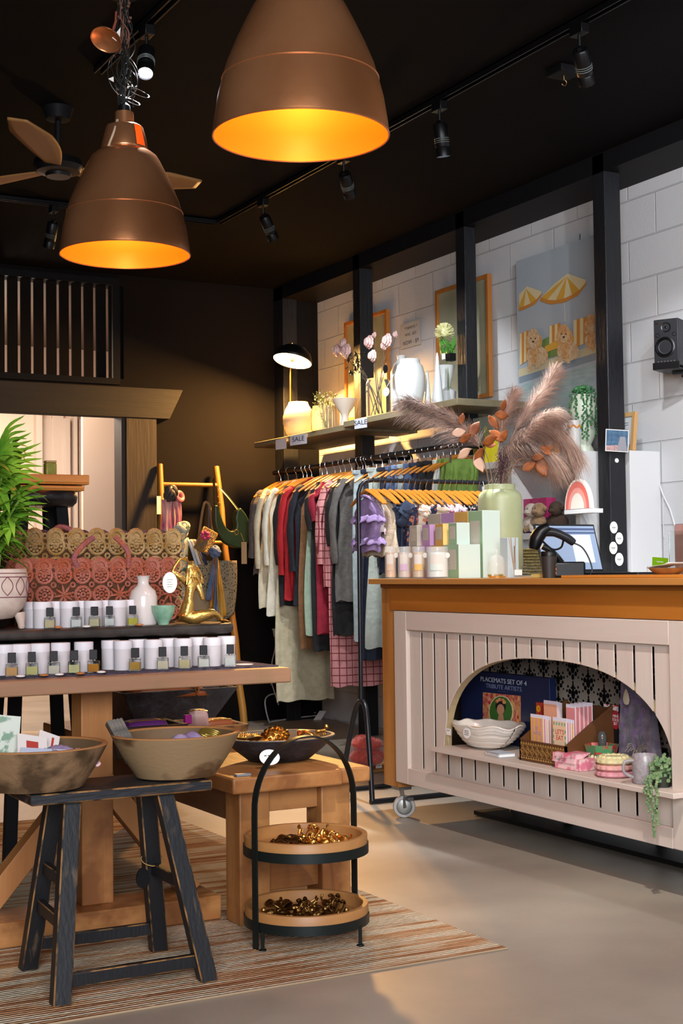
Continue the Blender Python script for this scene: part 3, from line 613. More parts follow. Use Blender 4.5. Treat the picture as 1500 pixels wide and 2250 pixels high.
for k in F_:
    bq = lg(k, .0055); tq = lg(k, .457); h_ = .022
    B().hexa([bq+Vector(v) for v in ((-h_, -h_*.85, 0), (h_, -h_*.85, 0), (h_, h_*.85, 0), (-h_, h_*.85, 0))], [tq+Vector(v) for v in ((-h_, -h_*.85, 0), (h_, -h_*.85, 0), (h_, h_*.85, 0), (-h_, h_*.85, 0))]).build('leg', [wk, rawe], t, bev=.003, seg=1, bmat=1)
for a, c, z in (('fl', 'fr', .055), ('bl', 'br', .07), ('fl', 'bl', .27), ('fl', 'bl', .175), ('fr', 'br', .235)):
    B().bar(lg(a, z), lg(c, z), .018, .032).build('stretcher', [wk, rawe], t, bev=.0025, seg=1, bmat=1)
b = B(); c0 = lg('fr', .25)*.55+lg('br', .25)*.45; b.tube([lg('br', .26)+Vector((0.03*math.cos(a)-.0, .03*math.sin(a)*.9-.01, .0+.012*math.sin(a))) for a in [2*PI*i/16 for i in range(16)]], .0015, 5, closed=True); b.build('twine', mat('twine', 'a08048', .9), t)
tq = thing('wooden_tag', 'dark round tag hanging by twine from the stool leg', 'tag', Vector((1.19, 3.42, 0))+lg('br', .215)+Vector((-.034, -.02, 0)))
B().prism(arc(24, 0, 345, 1, (0, 0), .018, .026), -.003, .003).build('disc', black, tq)
# carved bowls on the stool
bwl = mat('carved_walnut', '44321f', .6, c2='7f6347', sc_=14, lo=.40, hi=.60, bump=.6, bs=24)
bwl2 = mat('carved_pale_timber', '8a7152', .5, c2='5a3f28', sc_=5, stretch=(1, 1, 2.4), lo=.54, hi=.62, bump=.1)
rim = mat('bowl_rim_wood', 'a07040', .5)
def bowl(name, label, c, a, b_, h, m, mr, base=.62, rz=0, th=.012, group=None, pw=1):
    t = thing(name, label, 'bowl', c, rz, group); n = 56
    B().lathe([(0, 0), (base*a*.8, 0), (base*a, .004), (base*a+(a-base*a)*.55, h*.5), (a, h-.003)], n, (0, 0, 0), 1, b_/a).build('outside', m, t)
    B().lathe([(a, h-.003), (a-.002, h), (a-th, h), (a-th-.003, h-.004)], n, (0, 0, 0), 1, b_/a).build('rim', mr, t)
    B().lathe([(a-th-.003, h-.004), (base*a+(a-base*a)*.5-th, h*.5), (base*a-.01, .014), (0, .012)], n, (0, 0, 0), 1, b_/a).build('inside', mat('bowl_inside', '5d4a34', .6, c2='6f5a40', sc_=9), t)
    return t
c = D(75, 1640, y=3.42); bowl('carved_bowl', 'round dark carved timber bowl at the left end of the stool', (c.x, 3.42, .4835), .178, .172, .107, bwl, rim, .66)
c2 = D(393, 1640, y=3.40); bowl('carved_bowl', 'pale wide timber bowl with a brown streak at the right of the stool', (c2.x, 3.42, .4835), .166, .15, .112, bwl2, rim, .62)
# packets in the bowls
def card(name, label, cat, loc, w_, h_, m, rot, th=.002, group=None, deco=None):
    o = thing(name, label, cat, loc, 0, group); o.rotation_euler = rot
    B().box(-w_/2, w_/2, -th/2, th/2, 0, h_).build('sheet', m, o)
    if deco: deco(o, -th/2)
    return o
lil = mat('lilac_fabric', '86769c', .8, c2='a396b4', sc_=30); red_ = mat('red_print', 'a83a34', .6); blu = mat('pale_blue_card', 'aebcd0', .5); wht = mat('white_card', 'd8d6d2', .5)
def sq(m, x, z, w_, h_): return lambda o, y: B().box(x-w_/2, x+w_/2, y-.0006, y, z-h_/2, z+h_/2).build('printed_patch', m, o)
card('earring_card', 'white earring card with a red patch in the dark bowl', 'card', (c.x-.01, 3.40, .555), .075, .07, wht, (R(-38), R(12), 0), deco=sq(red_, 0, .035, .03, .035))
card('earring_card', 'white card with a thin red bar, right of its twin in the dark bowl', 'card', (c.x+.035, 3.44, .55), .055, .075, wht, (R(-35), R(22), 0), deco=sq(red_, .01, .04, .006, .05))
card('earring_card', 'pale blue card with a red patch lying low in the dark bowl', 'card', (c.x+.0, 3.33, .545), .11, .06, blu, (R(-50), R(6), R(-8)), deco=sq(red_, .02, .025, .04, .03))
card('gift_packet', 'green patterned cellophane packet standing in the dark bowl', 'packet', (c.x-.06, 3.46, .56), .06, .1, mat('green_print', '7d9a84', .4, c2='c8d0c4', sc_=30, lo=.45, hi=.5), (R(-12), R(8), 0), th=.008)
def pouch(label, loc, w_, d_, h_, m, rz=0):
    b = B(); b.grid(lambda u, v: Vector(((u-.5)*w_, (v-.5)*d_, h_*(math.sin(PI*min(1, u*1.1))*math.sin(PI*v))**.5+.006*math.sin(u*19+v*7))), 20, 14)
    return tag(b.build('fabric_pouch', m, loc=loc, solid=.004, rot=(0, 0, rz)), label, 'pouch')
pouch('lilac folded cloth pouch in the dark carved bowl', (c.x+.055, 3.40, .545), .15, .11, .035, lil, .2)
pouch('pink and white packet at the right side of the dark bowl', (c.x+.10, 3.39, .54), .09, .08, .03, mat('pink_packet', 'd8b0b4', .5))
pouch('crumpled lilac pouch in the pale timber bowl', (c2.x+.02, 3.37, .55), .13, .07, .045, lil, -.1)
for i in range(4): card('incense_box', f'slim dark incense packet, {ords[i]} from the left in the pale bowl', 'packet', (c2.x-.125+.013*i, 3.42+.01*i, .53), .012, .115, mat('dark_packet', '38342f', .5, c2='6d675e', sc_=50), (R(-25), R(-22), 0), th=.03)
for i in range(4): tag(B().tube([(.03*math.cos(2*PI*k/16), .016*math.sin(2*PI*k/16), .0) for k in range(16)], .0025, 6, closed=True).build('bangle', mat('gold_thread', '8a7430', .4, m=.6), loc=(c2.x+.085+.006*i, 3.41+.008*i, .578+.003*i), rot=(R(30), R(12), 0)), 'thin dark gold bangle in the pale timber bowl', 'bangle', 'gold bangles in the pale bowl')

# ---------------------------------------------------------------- long oak bench
t = thing('oak_bench', 'long honey coloured oak bench running away under the perfume table', 'bench', (1.84, 4.5, 0))
B().box(-.222, .125, -.86, .95, .385, .430).build('top_plank', oaky, t, bev=.006, seg=3)
B().box(.128, .225, -.845, .93, .385, .430).build('top_plank', oaky, t, bev=.006, seg=3)
for x0, y0 in ((-.176, -.80), (.085, -.80), (-.176, .78), (.085, .78)): B().box(x0, x0+.095, y0, y0+.1, .0055, .385).build('leg', oakz, t, bev=.004)
for y0 in (-.775, .8):
    B().box(-.08, .085, y0, y0+.03, .315, .385).build('end_rail', oakx, t, bev=.002); B().box(-.08, .085, y0, y0+.04, .09, .185).build('end_rail', oakx, t, bev=.002)
for x0 in (-.16, .13): B().box(x0, x0+.03, -.70, .78, .285, .385).build('side_rail', wood('shaded_rail_wood', '6a4428', '84583a', 1, .5), t, bev=.002)  # side rails in darker oak: the shade under the top is in their colour
t = thing('mineral_slice', 'small pale blue stone slice on the lower rail of the oak bench', 'stone', (1.845, 3.747, .1855)); B().ball((0, 0, .004), .02, 1.3, .8, .25).build('stone', mat('blue_grey_stone', '9a9aa8', .3), t)
tag(B().box(-.022, .022, -.01, .01, 0, .006).build('card_slip', mat('grey_slip', '7c848a', .4), loc=(1.665, 3.68, .4305)), 'small grey packet at the front left corner of the oak bench', 'packet')
# black oval bowl with brass ornaments
bk = mat('black_carved_wood', '202022', .5, bump=.5, bs=60, c2='34343a', sc_=14)
cb_ = Vector((D(622, 1640, y=3.9).x, 3.93, .4305))
bowl('dough_bowl', 'black oval carved bowl full of brass ornaments on the oak bench', cb_, .178, .15, .075, bk, mat('grey_rim', '4a4644', .5), .55)
t = thing('price_tag', 'white oval price tag on the side of the black bowl', 'price tag', D(592, 1664, y=3.768)); t.rotation_euler = (R(-28), 0, R(-6))
B().prism(arc(32, 0, 350, 1, (0, 0), .031, .024), -.0006, .0006).build('card', paper, t); b = B()
for x, w_ in ((-.012, .008), (-.002, .006), (.008, .008)): b.box(x-w_/2, x+w_/2, -.0011, -.0007, .004, .0065)
b.box(-.006, .006, -.0011, -.0007, -.004, -.003); b.build('printed_name', ink, t)
def leafy(L, n=5, r=.006):                    # cluster of curved brass fronds
    b = B()
    for i in range(n):
        a = (i-(n-1)/2)*.35; pts = [Vector((0, 0, 0)), Vector((L*.5*math.cos(a), L*.5*math.sin(a), L*.3)), Vector((L*math.cos(a), L*math.sin(a), L*.12))]
        b.tube(spline(pts, 4), [r*.5, r*.8, r, r*1.2, r*1.3, r*1.2, r, r*.7, r*.3], 6, flat=.5)
    return b
gb_ = mat('gold_ornament', 'd8a050', .28, m=1, bump=.3, bs=90)
def pine(loc, rz, lab, L=.1):
    t = thing('brass_pineapple', lab, 'ornament', loc, rz); t.rotation_euler = (0, R(82), rz)
    B().ball((0, 0, 0), .032, 1, 1, 1.4, 18, ).build('fruit', gb_, t); b = B()
    for ring in range(7):
        z = -.036+.012*ring; r_ = .032*math.sqrt(max(0, 1-(z/.045)**2))
        for k in range(10): a = 2*PI*(k+.5*(ring % 2))/10; b.ball((r_*math.cos(a), r_*math.sin(a), z), .0065, n=6)
    b.build('scale', gb_, t); b = B()
    for k in range(9): a = 2*PI*k/9; q = .008+.004*(k % 3); b.tube(spline([(.006*math.cos(a), .006*math.sin(a), -.04), (.022*math.cos(a), .022*math.sin(a), -.065), (.03*math.cos(a), .03*math.sin(a), -.08-q)], 4), [.004, .006, .007, .007, .0065, .006, .005, .003, .001], 5, flat=.4)
    b.build('crown', gb_, t)
pine(cb_+Vector((-.035, -.04, .072)), R(20), 'gold pineapple ornament lying in the black oval bowl')
t = thing('brass_octopus', 'spread gold leaf ornament in the black oval bowl right of the pineapple', 'ornament', cb_+Vector((.055, -.03, .07))); leafy(.05, 7, .007).build('frond', gb_, t)
t = thing('brass_octopus', 'second gold frond ornament tucked against the pineapple in the black bowl', 'ornament', cb_+Vector((.025, -.02, .072)), 2.6); leafy(.045, 7, .007).build('frond', gb_, t)
t = thing('brass_animal', 'small gold dog-shaped ornament at the right rim of the black bowl', 'ornament', cb_+Vector((.128, -.035, .068)))
b = B(); b.tube([(-.018, 0, .014), (.012, 0, .016)], .006, 8); b.ball((.018, 0, .026), .007, n=8)
for x in (-.016, -.01, .006, .012): b.tube([(x, 0, .014), (x+.002, 0, 0)], .0028, 6)
b.build('body', gb_, t)
for k, (dx, dy, rz, L) in enumerate(((-.115, .01, -.5, .1), (-.105, -.02, -.4, .11), (-.12, .04, -.7, .09))):
    t = thing('beaded_spoon', ['jewelled gold handle nearest the left rim of the black bowl', 'jewelled gold handle lying below two others in the black bowl', 'jewelled gold handle furthest back in the black bowl'][k], 'ornament', cb_+Vector((dx, dy, .078)), rz)
    b = B(); b.tube([(-L/2, 0, 0), (L/2, 0, -.012)], [.005, .003], 6)
    for i in range(16): b.ball((-L/2+i*L/16, rr.uniform(-.004, .004), .004), .004, n=6)
    b.build('beading', gb_, t)
# trough of bags further back on the bench
def trough(label, loc, L, W_, h, m, rz, taper=.78):
    t = thing('timber_trough', label, 'trough', loc, rz); b = B(); th = .012
    def ringz(f, z, o=0): return [(-L/2*f+o, -W_/2*f+o, z), (L/2*f-o, -W_/2*f+o, z), (L/2*f-o, W_/2*f-o, z), (-L/2*f+o, W_/2*f-o, z)]
    v = [[b.bm.verts.new(p) for p in q] for q in (ringz(taper, 0), ringz(1, h), ringz(1, h, th), ringz(taper, th, th))]
    for a, c_ in zip(v, v[1:]):
        for k in range(4): b._f([a[k], a[(k+1) % 4], c_[(k+1) % 4], c_[k]])
    b._f(v[0][::-1]); b._f(v[3]); b.build('trough_body', m, t, bev=.004); return t
trw = mat('burnt_edge_timber', '8a6038', .5, c2='3a2616', sc_=8, lo=.55, hi=.66)
tl = Vector((D(455, 1600, y=4.42).x, 4.45, .4305)); trough('pale timber trough with burnt marks behind the black bowl', tl, .235, .26, .07, trw, R(-4))
tl2 = Vector((D(355, 1570, y=5.0).x, 5.0, .4305)); trough('big black timber trough heaped with leather bags', tl2, .46, .36, .15, bk, R(3), .6)
tanl = mat('tan_leather', '6a3216', .35, c2='8a4a22', sc_=12); brl = mat('dark_brown_leather', '2c1a14', .4); blkl = mat('black_leather', '1a181a', .42, bump=.3)
def purse(label, loc, w_, d_, h_, m, rz, hw=True, name='leather_purse'):
    t = thing(name, label, 'purse', loc, rz)
    b = B(); b.grid(lambda u, v: Vector(((u-.5)*w_, (v-.5)*d_, h_*max(0, (1-abs(2*u-1)**6)*(1-abs(2*v-1)**4))**.5)), 20, 12); b.build('body', m, t, solid=.004)
    b = B(); b.tube([(-w_*.45, -d_*.3, h_*.9), (0, -d_*.32, h_), (w_*.45, -d_*.3, h_*.9)], .003, 6); b.build('zip', brass, t)
    if hw:
        b = B(); b.torus((w_*.36, -d_*.5, h_*.7), .012, .002, 16, 6, nrm=(.5, -1, 0)); b.build('ring', brass, t)
        b = B(); b.tube(spline([(w_*.2, -d_*.42, h_), (w_*.36, -d_*.55, h_*.9), (w_*.34, -d_*.62, h_*.1)], 5), .007, 6, flat=.4); b.build('wrist_strap', m, t)
    return t
purse('tan leather purse with a wrist strap at the front of the black trough', tl2+Vector((-.03, -.10, .125)), .30, .13, .04, tanl, R(-6))
purse('dark brown leather purse behind the tan one in the black trough', tl2+Vector((-.05, .03, .13)), .30, .14, .055, brl, R(-3))
purse('black studded leather bag at the right of the black trough', tl2+Vector((.13, .02, .125)), .26, .17, .055, blkl, R(-8))
purse('pale pink zip purse sticking up from the burnt timber trough', tl+Vector((-.02, .0, .055)), .07, .03, .06, mat('blush_leather', 'b8908a', .4), R(-20), False)
tag(B().box(-.012, .012, -.01, .01, 0, .03).build('tassel', mat('magenta_leather', 'b01a8a', .5), loc=tl+Vector((-.062, -.01, .07)), bev=.003), 'small magenta leather tassel beside the blush purse', 'tassel')
purse('orange brown strap purse lying at the right of the burnt timber trough', tl+Vector((.05, .02, .05)), .11, .08, .028, mat('orange_leather', '8a4a26', .4), R(5), False)
tl3 = Vector((D(300, 1640, y=4.3).x, 4.28, .4305)); trough('dark brown timber trough just behind the pale carved bowl', tl3, .26, .2, .1, mat('dark_walnut', '2a1a10', .5), 0)
purse('violet fabric purse in the dark brown trough', tl3+Vector((.02, 0, .08)), .14, .08, .03, mat('violet_fabric', '6a2a7a', .6), 0, False)
# ---------------------------------------------------------------- two-tier tray stand
ct = Vector((D(688, 2005, y=3.46).x, 3.50, 0)); rt_ = .168
gm = mat('green_black_metal', '1c2322', .42, m=.5); tw = wood('tray_wood', '97683a', 'ac7a46', 0, .45, 16, .06)
t = thing('tray_stand', 'two tier tray stand with a black hoop handle and round timber trays', 'tray stand', ct+Vector((0, 0, .0055)), R(-20))
def lip(z0):
    B().lathe([(rt_+.001, z0), (rt_+.0035, z0), (rt_+.0035, z0+.026), (rt_+.001, z0+.026)], 64).build('metal_band', gm, t)
    tr = B().lathe([(0, z0+.006), (rt_-.004, z0+.006), (rt_, z0+.008), (rt_+.0005, z0+.048), (rt_-.001, z0+.05), (rt_-.013, z0+.05), (rt_-.015, z0+.048), (rt_-.018, z0+.018), (0, z0+.016)], 64).build('tray', tw, t)
ZL, ZU = .045, .232
lip(ZL); lip(ZU)
hp = [(-rt_*.83, 0, .0)]; hw_ = rt_*.83
b = B(); pts = [(-hw_, -.02, z) for z in (.006, .1, .2, .33)]+[(-hw_*math.cos(R(a)), -.02, .36+.20*math.sin(R(a))) for a in range(8, 176, 8)]+[(hw_, -.02, z) for z in (.33, .2, .1, .006)]
for k in range(len(pts)-1):
    p_, q2 = Vector(pts[k]), Vector(pts[k+1]); d_ = (q2-p_).normalized(); n_ = Vector((d_.z, 0, -d_.x))
    ys = (-rt_*.56-.012, -rt_*.56+.012)
# hoop: a flat bar bent over both trays, 24 mm wide
def hoop(yo):
    b = B(); prev = None; P_ = pts
    for k, p_ in enumerate(P_):
        p_ = Vector(p_); a = Vector(P_[max(0, k-1)]); c_ = Vector(P_[min(len(P_)-1, k+1)]); d_ = (c_-a).normalized(); n_ = Vector((d_.z, 0, -d_.x))*.002
        ring = [b.bm.verts.new(p_+n_*sg+Vector((0, yy, 0))) for sg, yy in ((-1, -.011), (1, -.011), (1, .011), (-1, .011))]
        if prev:
            for i in range(4): b._f([prev[i], prev[(i+1) % 4], ring[(i+1) % 4], ring[i]])
        else: b._f(ring[::-1])
        prev = ring
    b._f(prev); return b
hw2 = rt_+.006
pts = [(-hw2, 0, z) for z in (.0, .1, .2, .34)]+[(-hw2*math.cos(R(a)), 0, .36+.185*math.sin(R(a))) for a in range(6, 178, 6)]+[(hw2, 0, z) for z in (.34, .2, .1, .0)]
hh = hoop(0).build('hoop_handle', gm, t); hh.rotation_euler.z = R(32)
for a in (40, 140, 220, 320):
    b = B().tube([((rt_+.002)*math.cos(R(a)), (rt_+.002)*math.sin(R(a)), .05), ((rt_+.002)*math.cos(R(a)), (rt_+.002)*math.sin(R(a)), .004)], .005, 8); b.lathe([(0, 0), (.011, 0), (.009, .003), (0, .004)], 12, ((rt_+.002)*math.cos(R(a)), (rt_+.002)*math.sin(R(a)), 0)); b.build('foot', gm, t)
def hookpiece(kind, loc, rz, m, label, grp):
    t = thing('brass_hook', label, 'ornament', loc, rz, grp)
    if kind == 0:                                # cast leaf lying flat
        b = B(); b.grid(lambda u, v: Vector(((u-.5)*.075, (v-.5)*.032*math.sin(PI*min(1, .08+u*.9))*2, .009+.007*math.sin(u*9)*math.cos(v*6))), 14, 6); b.build('leaf', m, t, solid=.005)
    elif kind == 1:                              # curled coat hook
        b = B(); b.tube(spline([(-.02, 0, .004), (0, 0, .014), (.016, 0, .03), (.01, 0, .042), (0, 0, .04)], 4), .0042, 7); b.build('hook', m, t); B().lathe([(0, 0), (.014, 0), (.012, .005), (0, .007)], 14, (-.02, 0, 0)).build('back_plate', m, t)
    else:                                        # little animal
        b = B(); b.ball((0, 0, .011), .011, 1.7, 1, 1, 10); b.ball((.02, 0, .02), .0075, n=8); b.tube(spline([(-.016, 0, .012), (-.028, .004, .02), (-.03, .01, .03)], 4), .0026, 6)
        for x in (-.01, .01):
            for y in (-.007, .007): b.tube([(x, y, .008), (x, y*1.3, 0)], .003, 6)
        b.build('body', m, t)
rr = random.Random(21)
for tier, zz, m, nm in ((1, ZU+.0185, gb_, 'upper'), (0, ZL+.0185, oldbrass, 'lower')):
    n = 0
    for i in range(60):
        a = rr.uniform(0, 2*PI); r = rr.uniform(.0, .118); x, y = r*math.cos(a), r*math.sin(a)*.95
        if i > 34: break
        k = (0 if x < -.0 else rr.choice((1, 1, 2))) if tier else rr.choice((1, 2, 2, 0))
        kn = ('leaf', 'hook', 'animal figure')[k]
        hookpiece(k, ct+Vector((x, y, zz+rr.uniform(0, .010)*(i > 14))), rr.uniform(0, 6), oldbrass if (tier and x < 0) else m, f'small brass {kn} heaped in the {nm} round tray', f'brass {kn} pieces in the {nm} tray')
# ---------------------------------------------------------------- service counter with the arched front
honx = wood('honey_timber', 'a2622a', 'b8763a', 1, .28, 10, .04)
honz = wood('honey_timber_upright', '935418', 'c88c4c', 2, .4, 12, .08)
hont = wood('honey_counter_top', 'b5783a', 'c58a4a', 1, .3, 9, .03)
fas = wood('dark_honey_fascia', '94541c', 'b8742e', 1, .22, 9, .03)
lim = wood('limewashed_timber', 'c9b8ac', 'd4c6bb', 2, .5, 12, .06)
limy = wood('limewashed_rail', 'c9b8ac', 'd4c6bb', 1, .5, 12, .06)
# all counter meshes are written in room coordinates relative to the far front corner
CX, CY = 2.93, 5.08
ct_ = thing('service_counter', 'long honey timber service counter with an arched opening in its limewashed front', 'counter', (CX, CY, 0))
def cb(b, x0, x1, y0, y1, z0, z1): return b.box(x0-CX, x1-CX, y0-CY, y1-CY, z0, z1)
cb(B(), 2.885, 3.72, 1.6, 5.105, .948, .970).build('worktop', hont, ct_, bev=.002)
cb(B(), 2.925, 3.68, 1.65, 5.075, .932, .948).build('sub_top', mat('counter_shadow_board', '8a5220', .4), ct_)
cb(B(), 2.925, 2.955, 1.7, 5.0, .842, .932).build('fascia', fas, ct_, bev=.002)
cb(B(), 2.932, 3.04, 4.963, 5.08, .13, .932).build('leg', honz, ct_, bev=.003)
cb(B(), 3.56, 3.67, 4.963, 5.08, .13, .932).build('leg', honz, ct_, bev=.003)
cb(B(), 3.04, 3.56, 5.02, 5.05, .16, .932).build('end_panel', mat('dark_end_panel', '4c3a2c', .6), ct_)
cb(B(), 3.45, 3.48, 1.7, 5.02, .16, .932).build('back_panel', mat('dark_board', '3a332e', .7), ct_)
cb(cb(B(), 2.96, 3.45, 1.7, 5.02, .155, .175), 2.96, 3.45, 1.7, 5.02, .80, .815).build('carcass_board', mat('carcass_dark', '4e4238', .7), ct_)
fr = thing_ = B(); cb(fr, 2.92, 2.945, 4.868, 4.963, .155, .84); fr.build('frame_stile', lim, ct_, bev=.003)
cb(B(), 2.92, 2.945, 3.2, 3.327, .155, .84).build('frame_stile', lim, ct_, bev=.003)
cb(B(), 2.92, 2.945, 3.327, 4.868, .766, .84).build('frame_rail', limy, ct_, bev=.002)
cb(B(), 2.92, 2.945, 3.327, 4.868, .155, .218).build('frame_rail', limy, ct_, bev=.002)
cb(B(), 2.92, 2.945, 1.7, 3.2, .155, .84).build('front_panel', lim, ct_)
b = B(); 
for z0, z1 in ((.758, .766), (.218, .226)): cb(b, 2.935, 2.945, 3.327, 4.868, z0, z1)
b.build('inner_bead', lim, ct_)
AC, AA, AZ, AH = 3.972, .648, .31, .381
def arch(y):
    u = (y-AC)/AA; return None if abs(u) >= 1 else AZ+AH*(1-abs(u)**2.5)**.4
pitch = (4.868-3.327)/17
for i in range(17):
    ya = 3.327+i*pitch+.006; yb = ya+pitch-.012; b = B()
    zs = [arch(ya+(yb-ya)*k/6) for k in range(7)]
    if all(z is None for z in zs): cb(b, 2.936, 2.940, ya, yb, .218, .766)
    else:
        def pr(lo, hi):       # outline across the slat
            ys = [ya+(yb-ya)*k/6 for k in range(7)]
            v0 = [b.bm.verts.new((2.936-CX, y-CY, l)) for y, l in zip(ys, lo)]; v1 = [b.bm.verts.new((2.936-CX, y-CY, h)) for y, h in zip(ys, hi)]
            w0 = [b.bm.verts.new((2.940-CX, y-CY, l)) for y, l in zip(ys, lo)]; w1 = [b.bm.verts.new((2.940-CX, y-CY, h)) for y, h in zip(ys, hi)]
            for k in range(6):
                b._f([v0[k], v0[k+1], v1[k+1], v1[k]]); b._f([w0[k], w1[k], w1[k+1], w0[k+1]]); b._f([v0[k], w0[k], w0[k+1], v0[k+1]]); b._f([v1[k], v1[k+1], w1[k+1], w1[k]])
            b._f([v0[0], v1[0], w1[0], w0[0]]); b._f([v0[6], w0[6], w1[6], v1[6]])
        pr([z if z else .3175 for z in zs], [.766]*7); b.build('front_slat', lim, ct_, bev=.001, seg=1); b = B(); cb(b, 2.936, 2.940, ya, yb, .218, .3175)
    b.build('front_slat', lim, ct_, bev=.001, seg=1)
b = B(); n = 40                                    # plywood edge lining the arch
for k in range(n):
    a0, a1 = PI*k/n, PI*(k+1)/n; v = []
    for a in (a0, a1):
        for e in (1, 1.016):
            for x in (2.9405, 2.968): v.append(b.bm.verts.new((x-CX, AC+AA*e*math.copysign(abs(math.cos(a))**.8, math.cos(a))-CY, AZ+AH*e*math.sin(a)**.8)))
    b._f([v[0], v[1], v[5], v[4]]); b._f([v[2], v[6], v[7], v[3]]); b._f([v[0], v[4], v[6], v[2]]); b._f([v[1], v[3], v[7], v[5]])
b.build('arch_lining', mat('ply_edge', 'b09a74', .6), ct_)
sh = B(); cb(sh, 2.862, 3.33, 3.254, 4.60, .318, .3345); sh.build('display_shelf', limy, ct_, bev=.002)
# damask lining board
wp = cb(B(), 3.33, 3.34, 3.0, 5.0, .175, .80).build('lining_board', mat('cream_lining', 'c2b2a2', .7), ct_)
b = B(); 
def disc(b, y, z, r, x=3.3296, n=8, sz=1):
    vs_ = [b.bm.verts.new((x-CX, y+r*math.cos(2*PI*k/n)-CY, z+r*sz*math.sin(2*PI*k/n))) for k in range(n)]; b._f(vs_)
for i in range(19):
    for j in range(6):
        cy_ = 3.32+i*.092; cz_ = .33+j*.098+(.0 if i % 2 else .049)
        for (dy, dz, r, sz) in ((0, 0, .011, 1.5), (0, .026, .007, 1.7), (0, .042, .004, 2), (.018, .01, .009, 1), (-.018, .01, .009, 1), (.026, -.006, .006, 1), (-.026, -.006, .006, 1), (.016, -.018, .008, 1), (-.016, -.018, .008, 1), (0, -.03, .008, 1.3), (.034, .012, .005, 1), (-.034, .012, .005, 1), (.010, .024, .004, 1), (-.010, .024, .004, 1), (.028, .028, .005, 1), (-.028, .028, .005, 1), (.03, -.03, .004, 1), (-.03, -.03, .004, 1)):
            if cz_+dz < .78 and cz_+dz > .19: disc(b, cy_+dy*1.1, cz_+dz*1.05, r*1.15, sz=sz)
b.build('damask_print', mat('damask_black', '121014', .6), wp, fix=False)
# caster and the steel feet below
t = thing('caster_wheel', 'grey swivel caster wheel under the far leg of the counter', 'caster', (2.985, 5.03, 0))
rub = mat('grey_rubber', 'a8a6a6', .5); zinc = mat('zinc_plate', '9a9c98', .4, m=.7)
My = Matrix.Translation((0, -.02, .045)) @ Matrix.Rotation(R(62), 4, 'Z') @ Matrix.Rotation(R(90), 4, 'Y')
B().lathe([(.032, -.014), (.043, -.013), (.045, -.008), (.045, .008), (.043, .013), (.032, .014)], 32, M=My).build('tyre', rub, t)
B().lathe([(0, -.012), (.026, -.012), (.032, -.009), (.032, .009), (.026, .012), (0, .012)], 32, M=My).build('hub', zinc, t)
b = B(); b.box(-.03, .03, -.03, .03, .112, .128)
for sg in (-1, 1):
    o_ = Vector((.019*sg*math.cos(R(62)), .019*sg*math.sin(R(62)), 0)); b.bar(Vector((0, 0, .112))+o_, Vector((0, -.02, .04))+o_, .003, .03)
b.build('fork', zinc, t); B().box(-.012, .014, -.075, -.04, .075, .087).build('brake_pedal', mat('brake_grey', '5a5b5c', .4), t, bev=.002)
for p_, lab in (((3.385, 4.80), 'furthest'), ((3.397, 4.45), 'middle'), ((3.42, 3.95), 'nearest')):
    b = B().lathe([(0, 0), (.03, 0), (.032, .01), (.024, .02), (.022, .1535), (0, .1535)], 20); tag(b.build('adjustable_foot', mat('brushed_steel', '8c8c8c', .3, m=1), loc=(p_[0], p_[1], 0)), f'cylindrical steel foot under the counter, {lab} of three', 'foot')
tag(cb(B(), 3.25, 3.6, 2.0, 4.9, .004, .02).build('under_counter_shade', mat('counter_shade_black', '151515', .6), loc=(CX, CY, 0)), 'flat dark sheet standing for the shadow under the counter', 'board')  # dark sheet in place of the shadow beneath the counter
# ---------------------------------------------------------------- flat printed pictures
def facing(name, label, cat, x, pxl, pyt, pxr, pyb, group=None):      # a thing turned to the aisle whose base sits at the lower left corner
    a = D(pxl, pyb, x=x); c = D(pxr, pyt, x=x); t = thing(name, label, cat, (x, a.y, min(a.z, 99)), FACE_X, group)
    t2 = D(pxl, pyt, x=x); return t, a.y-c.y, t2.z-a.z
def loc_(t, px_, py_, x): p = D(px_, py_, x=x); return (t.location.y-p.y, p.z-t.location.z)
def draw(t, x, name, m, pts, off, th=.0004, n=None):
    poly = [loc_(t, a, b_, x) for a, b_ in pts]; y = x-t.location.x
    return B().prism(poly, y-off-th, y-off+.0001).build(name, m, t)
def ell(cx, cy, rx, ry, n=18, a0=0, a1=360, sk=0):
    return [(cx+rx*math.cos(R(a0+(a1-a0)*k/n)), cy+ry*math.sin(R(a0+(a1-a0)*k/n))+sk*rx*math.cos(R(a0+(a1-a0)*k/n))) for k in range(n if a1-a0 == 360 else n+1)]
ZS = .3355
# placemat set (plain portrait stand-in in the oval)
x = 3.14; t, w_, h_ = facing('placemat_box', 'navy boxed placemat set with a flower-bordered oval portrait', 'box', x, 1014, 1478, 1206, 1640); t.location.z = ZS; 
zt_ = D(1100, 1480, x=x).z-ZS
B().box(0, w_, 0, .03, 0, zt_).build('box_body', mat('navy_card', '1a2448', .35), t, bev=.001)
floral = mat('floral_border', 'b03a48', .6, c2='d8a060', sc_=70, kind='cells', lo=.2, hi=.8)
draw(t, x, 'printed_flowers', floral, [(1061, 1521), (1144, 1529), (1144, 1608), (1061, 1604)], .0008)
draw(t, x, 'printed_oval_rim', mat('cream_print', 'd8c89c', .6), ell(1101, 1564, 27, 36), .0014)
draw(t, x, 'printed_oval', mat('green_print_flat', '3a6a28', .6), ell(1101, 1564, 25, 34), .002)
draw(t, x, 'printed_dress', mat('slate_print', '3e4464', .6), [(1082, 1586), (1090, 1580), (1101, 1590), (1112, 1580), (1120, 1588), (1112, 1597), (1101, 1600), (1088, 1596)], .0026)
draw(t, x, 'printed_neck', mat('skin_print', 'c08a68', .6), [(1097, 1570), (1106, 1570), (1108, 1584), (1101, 1590), (1094, 1584)], .003)
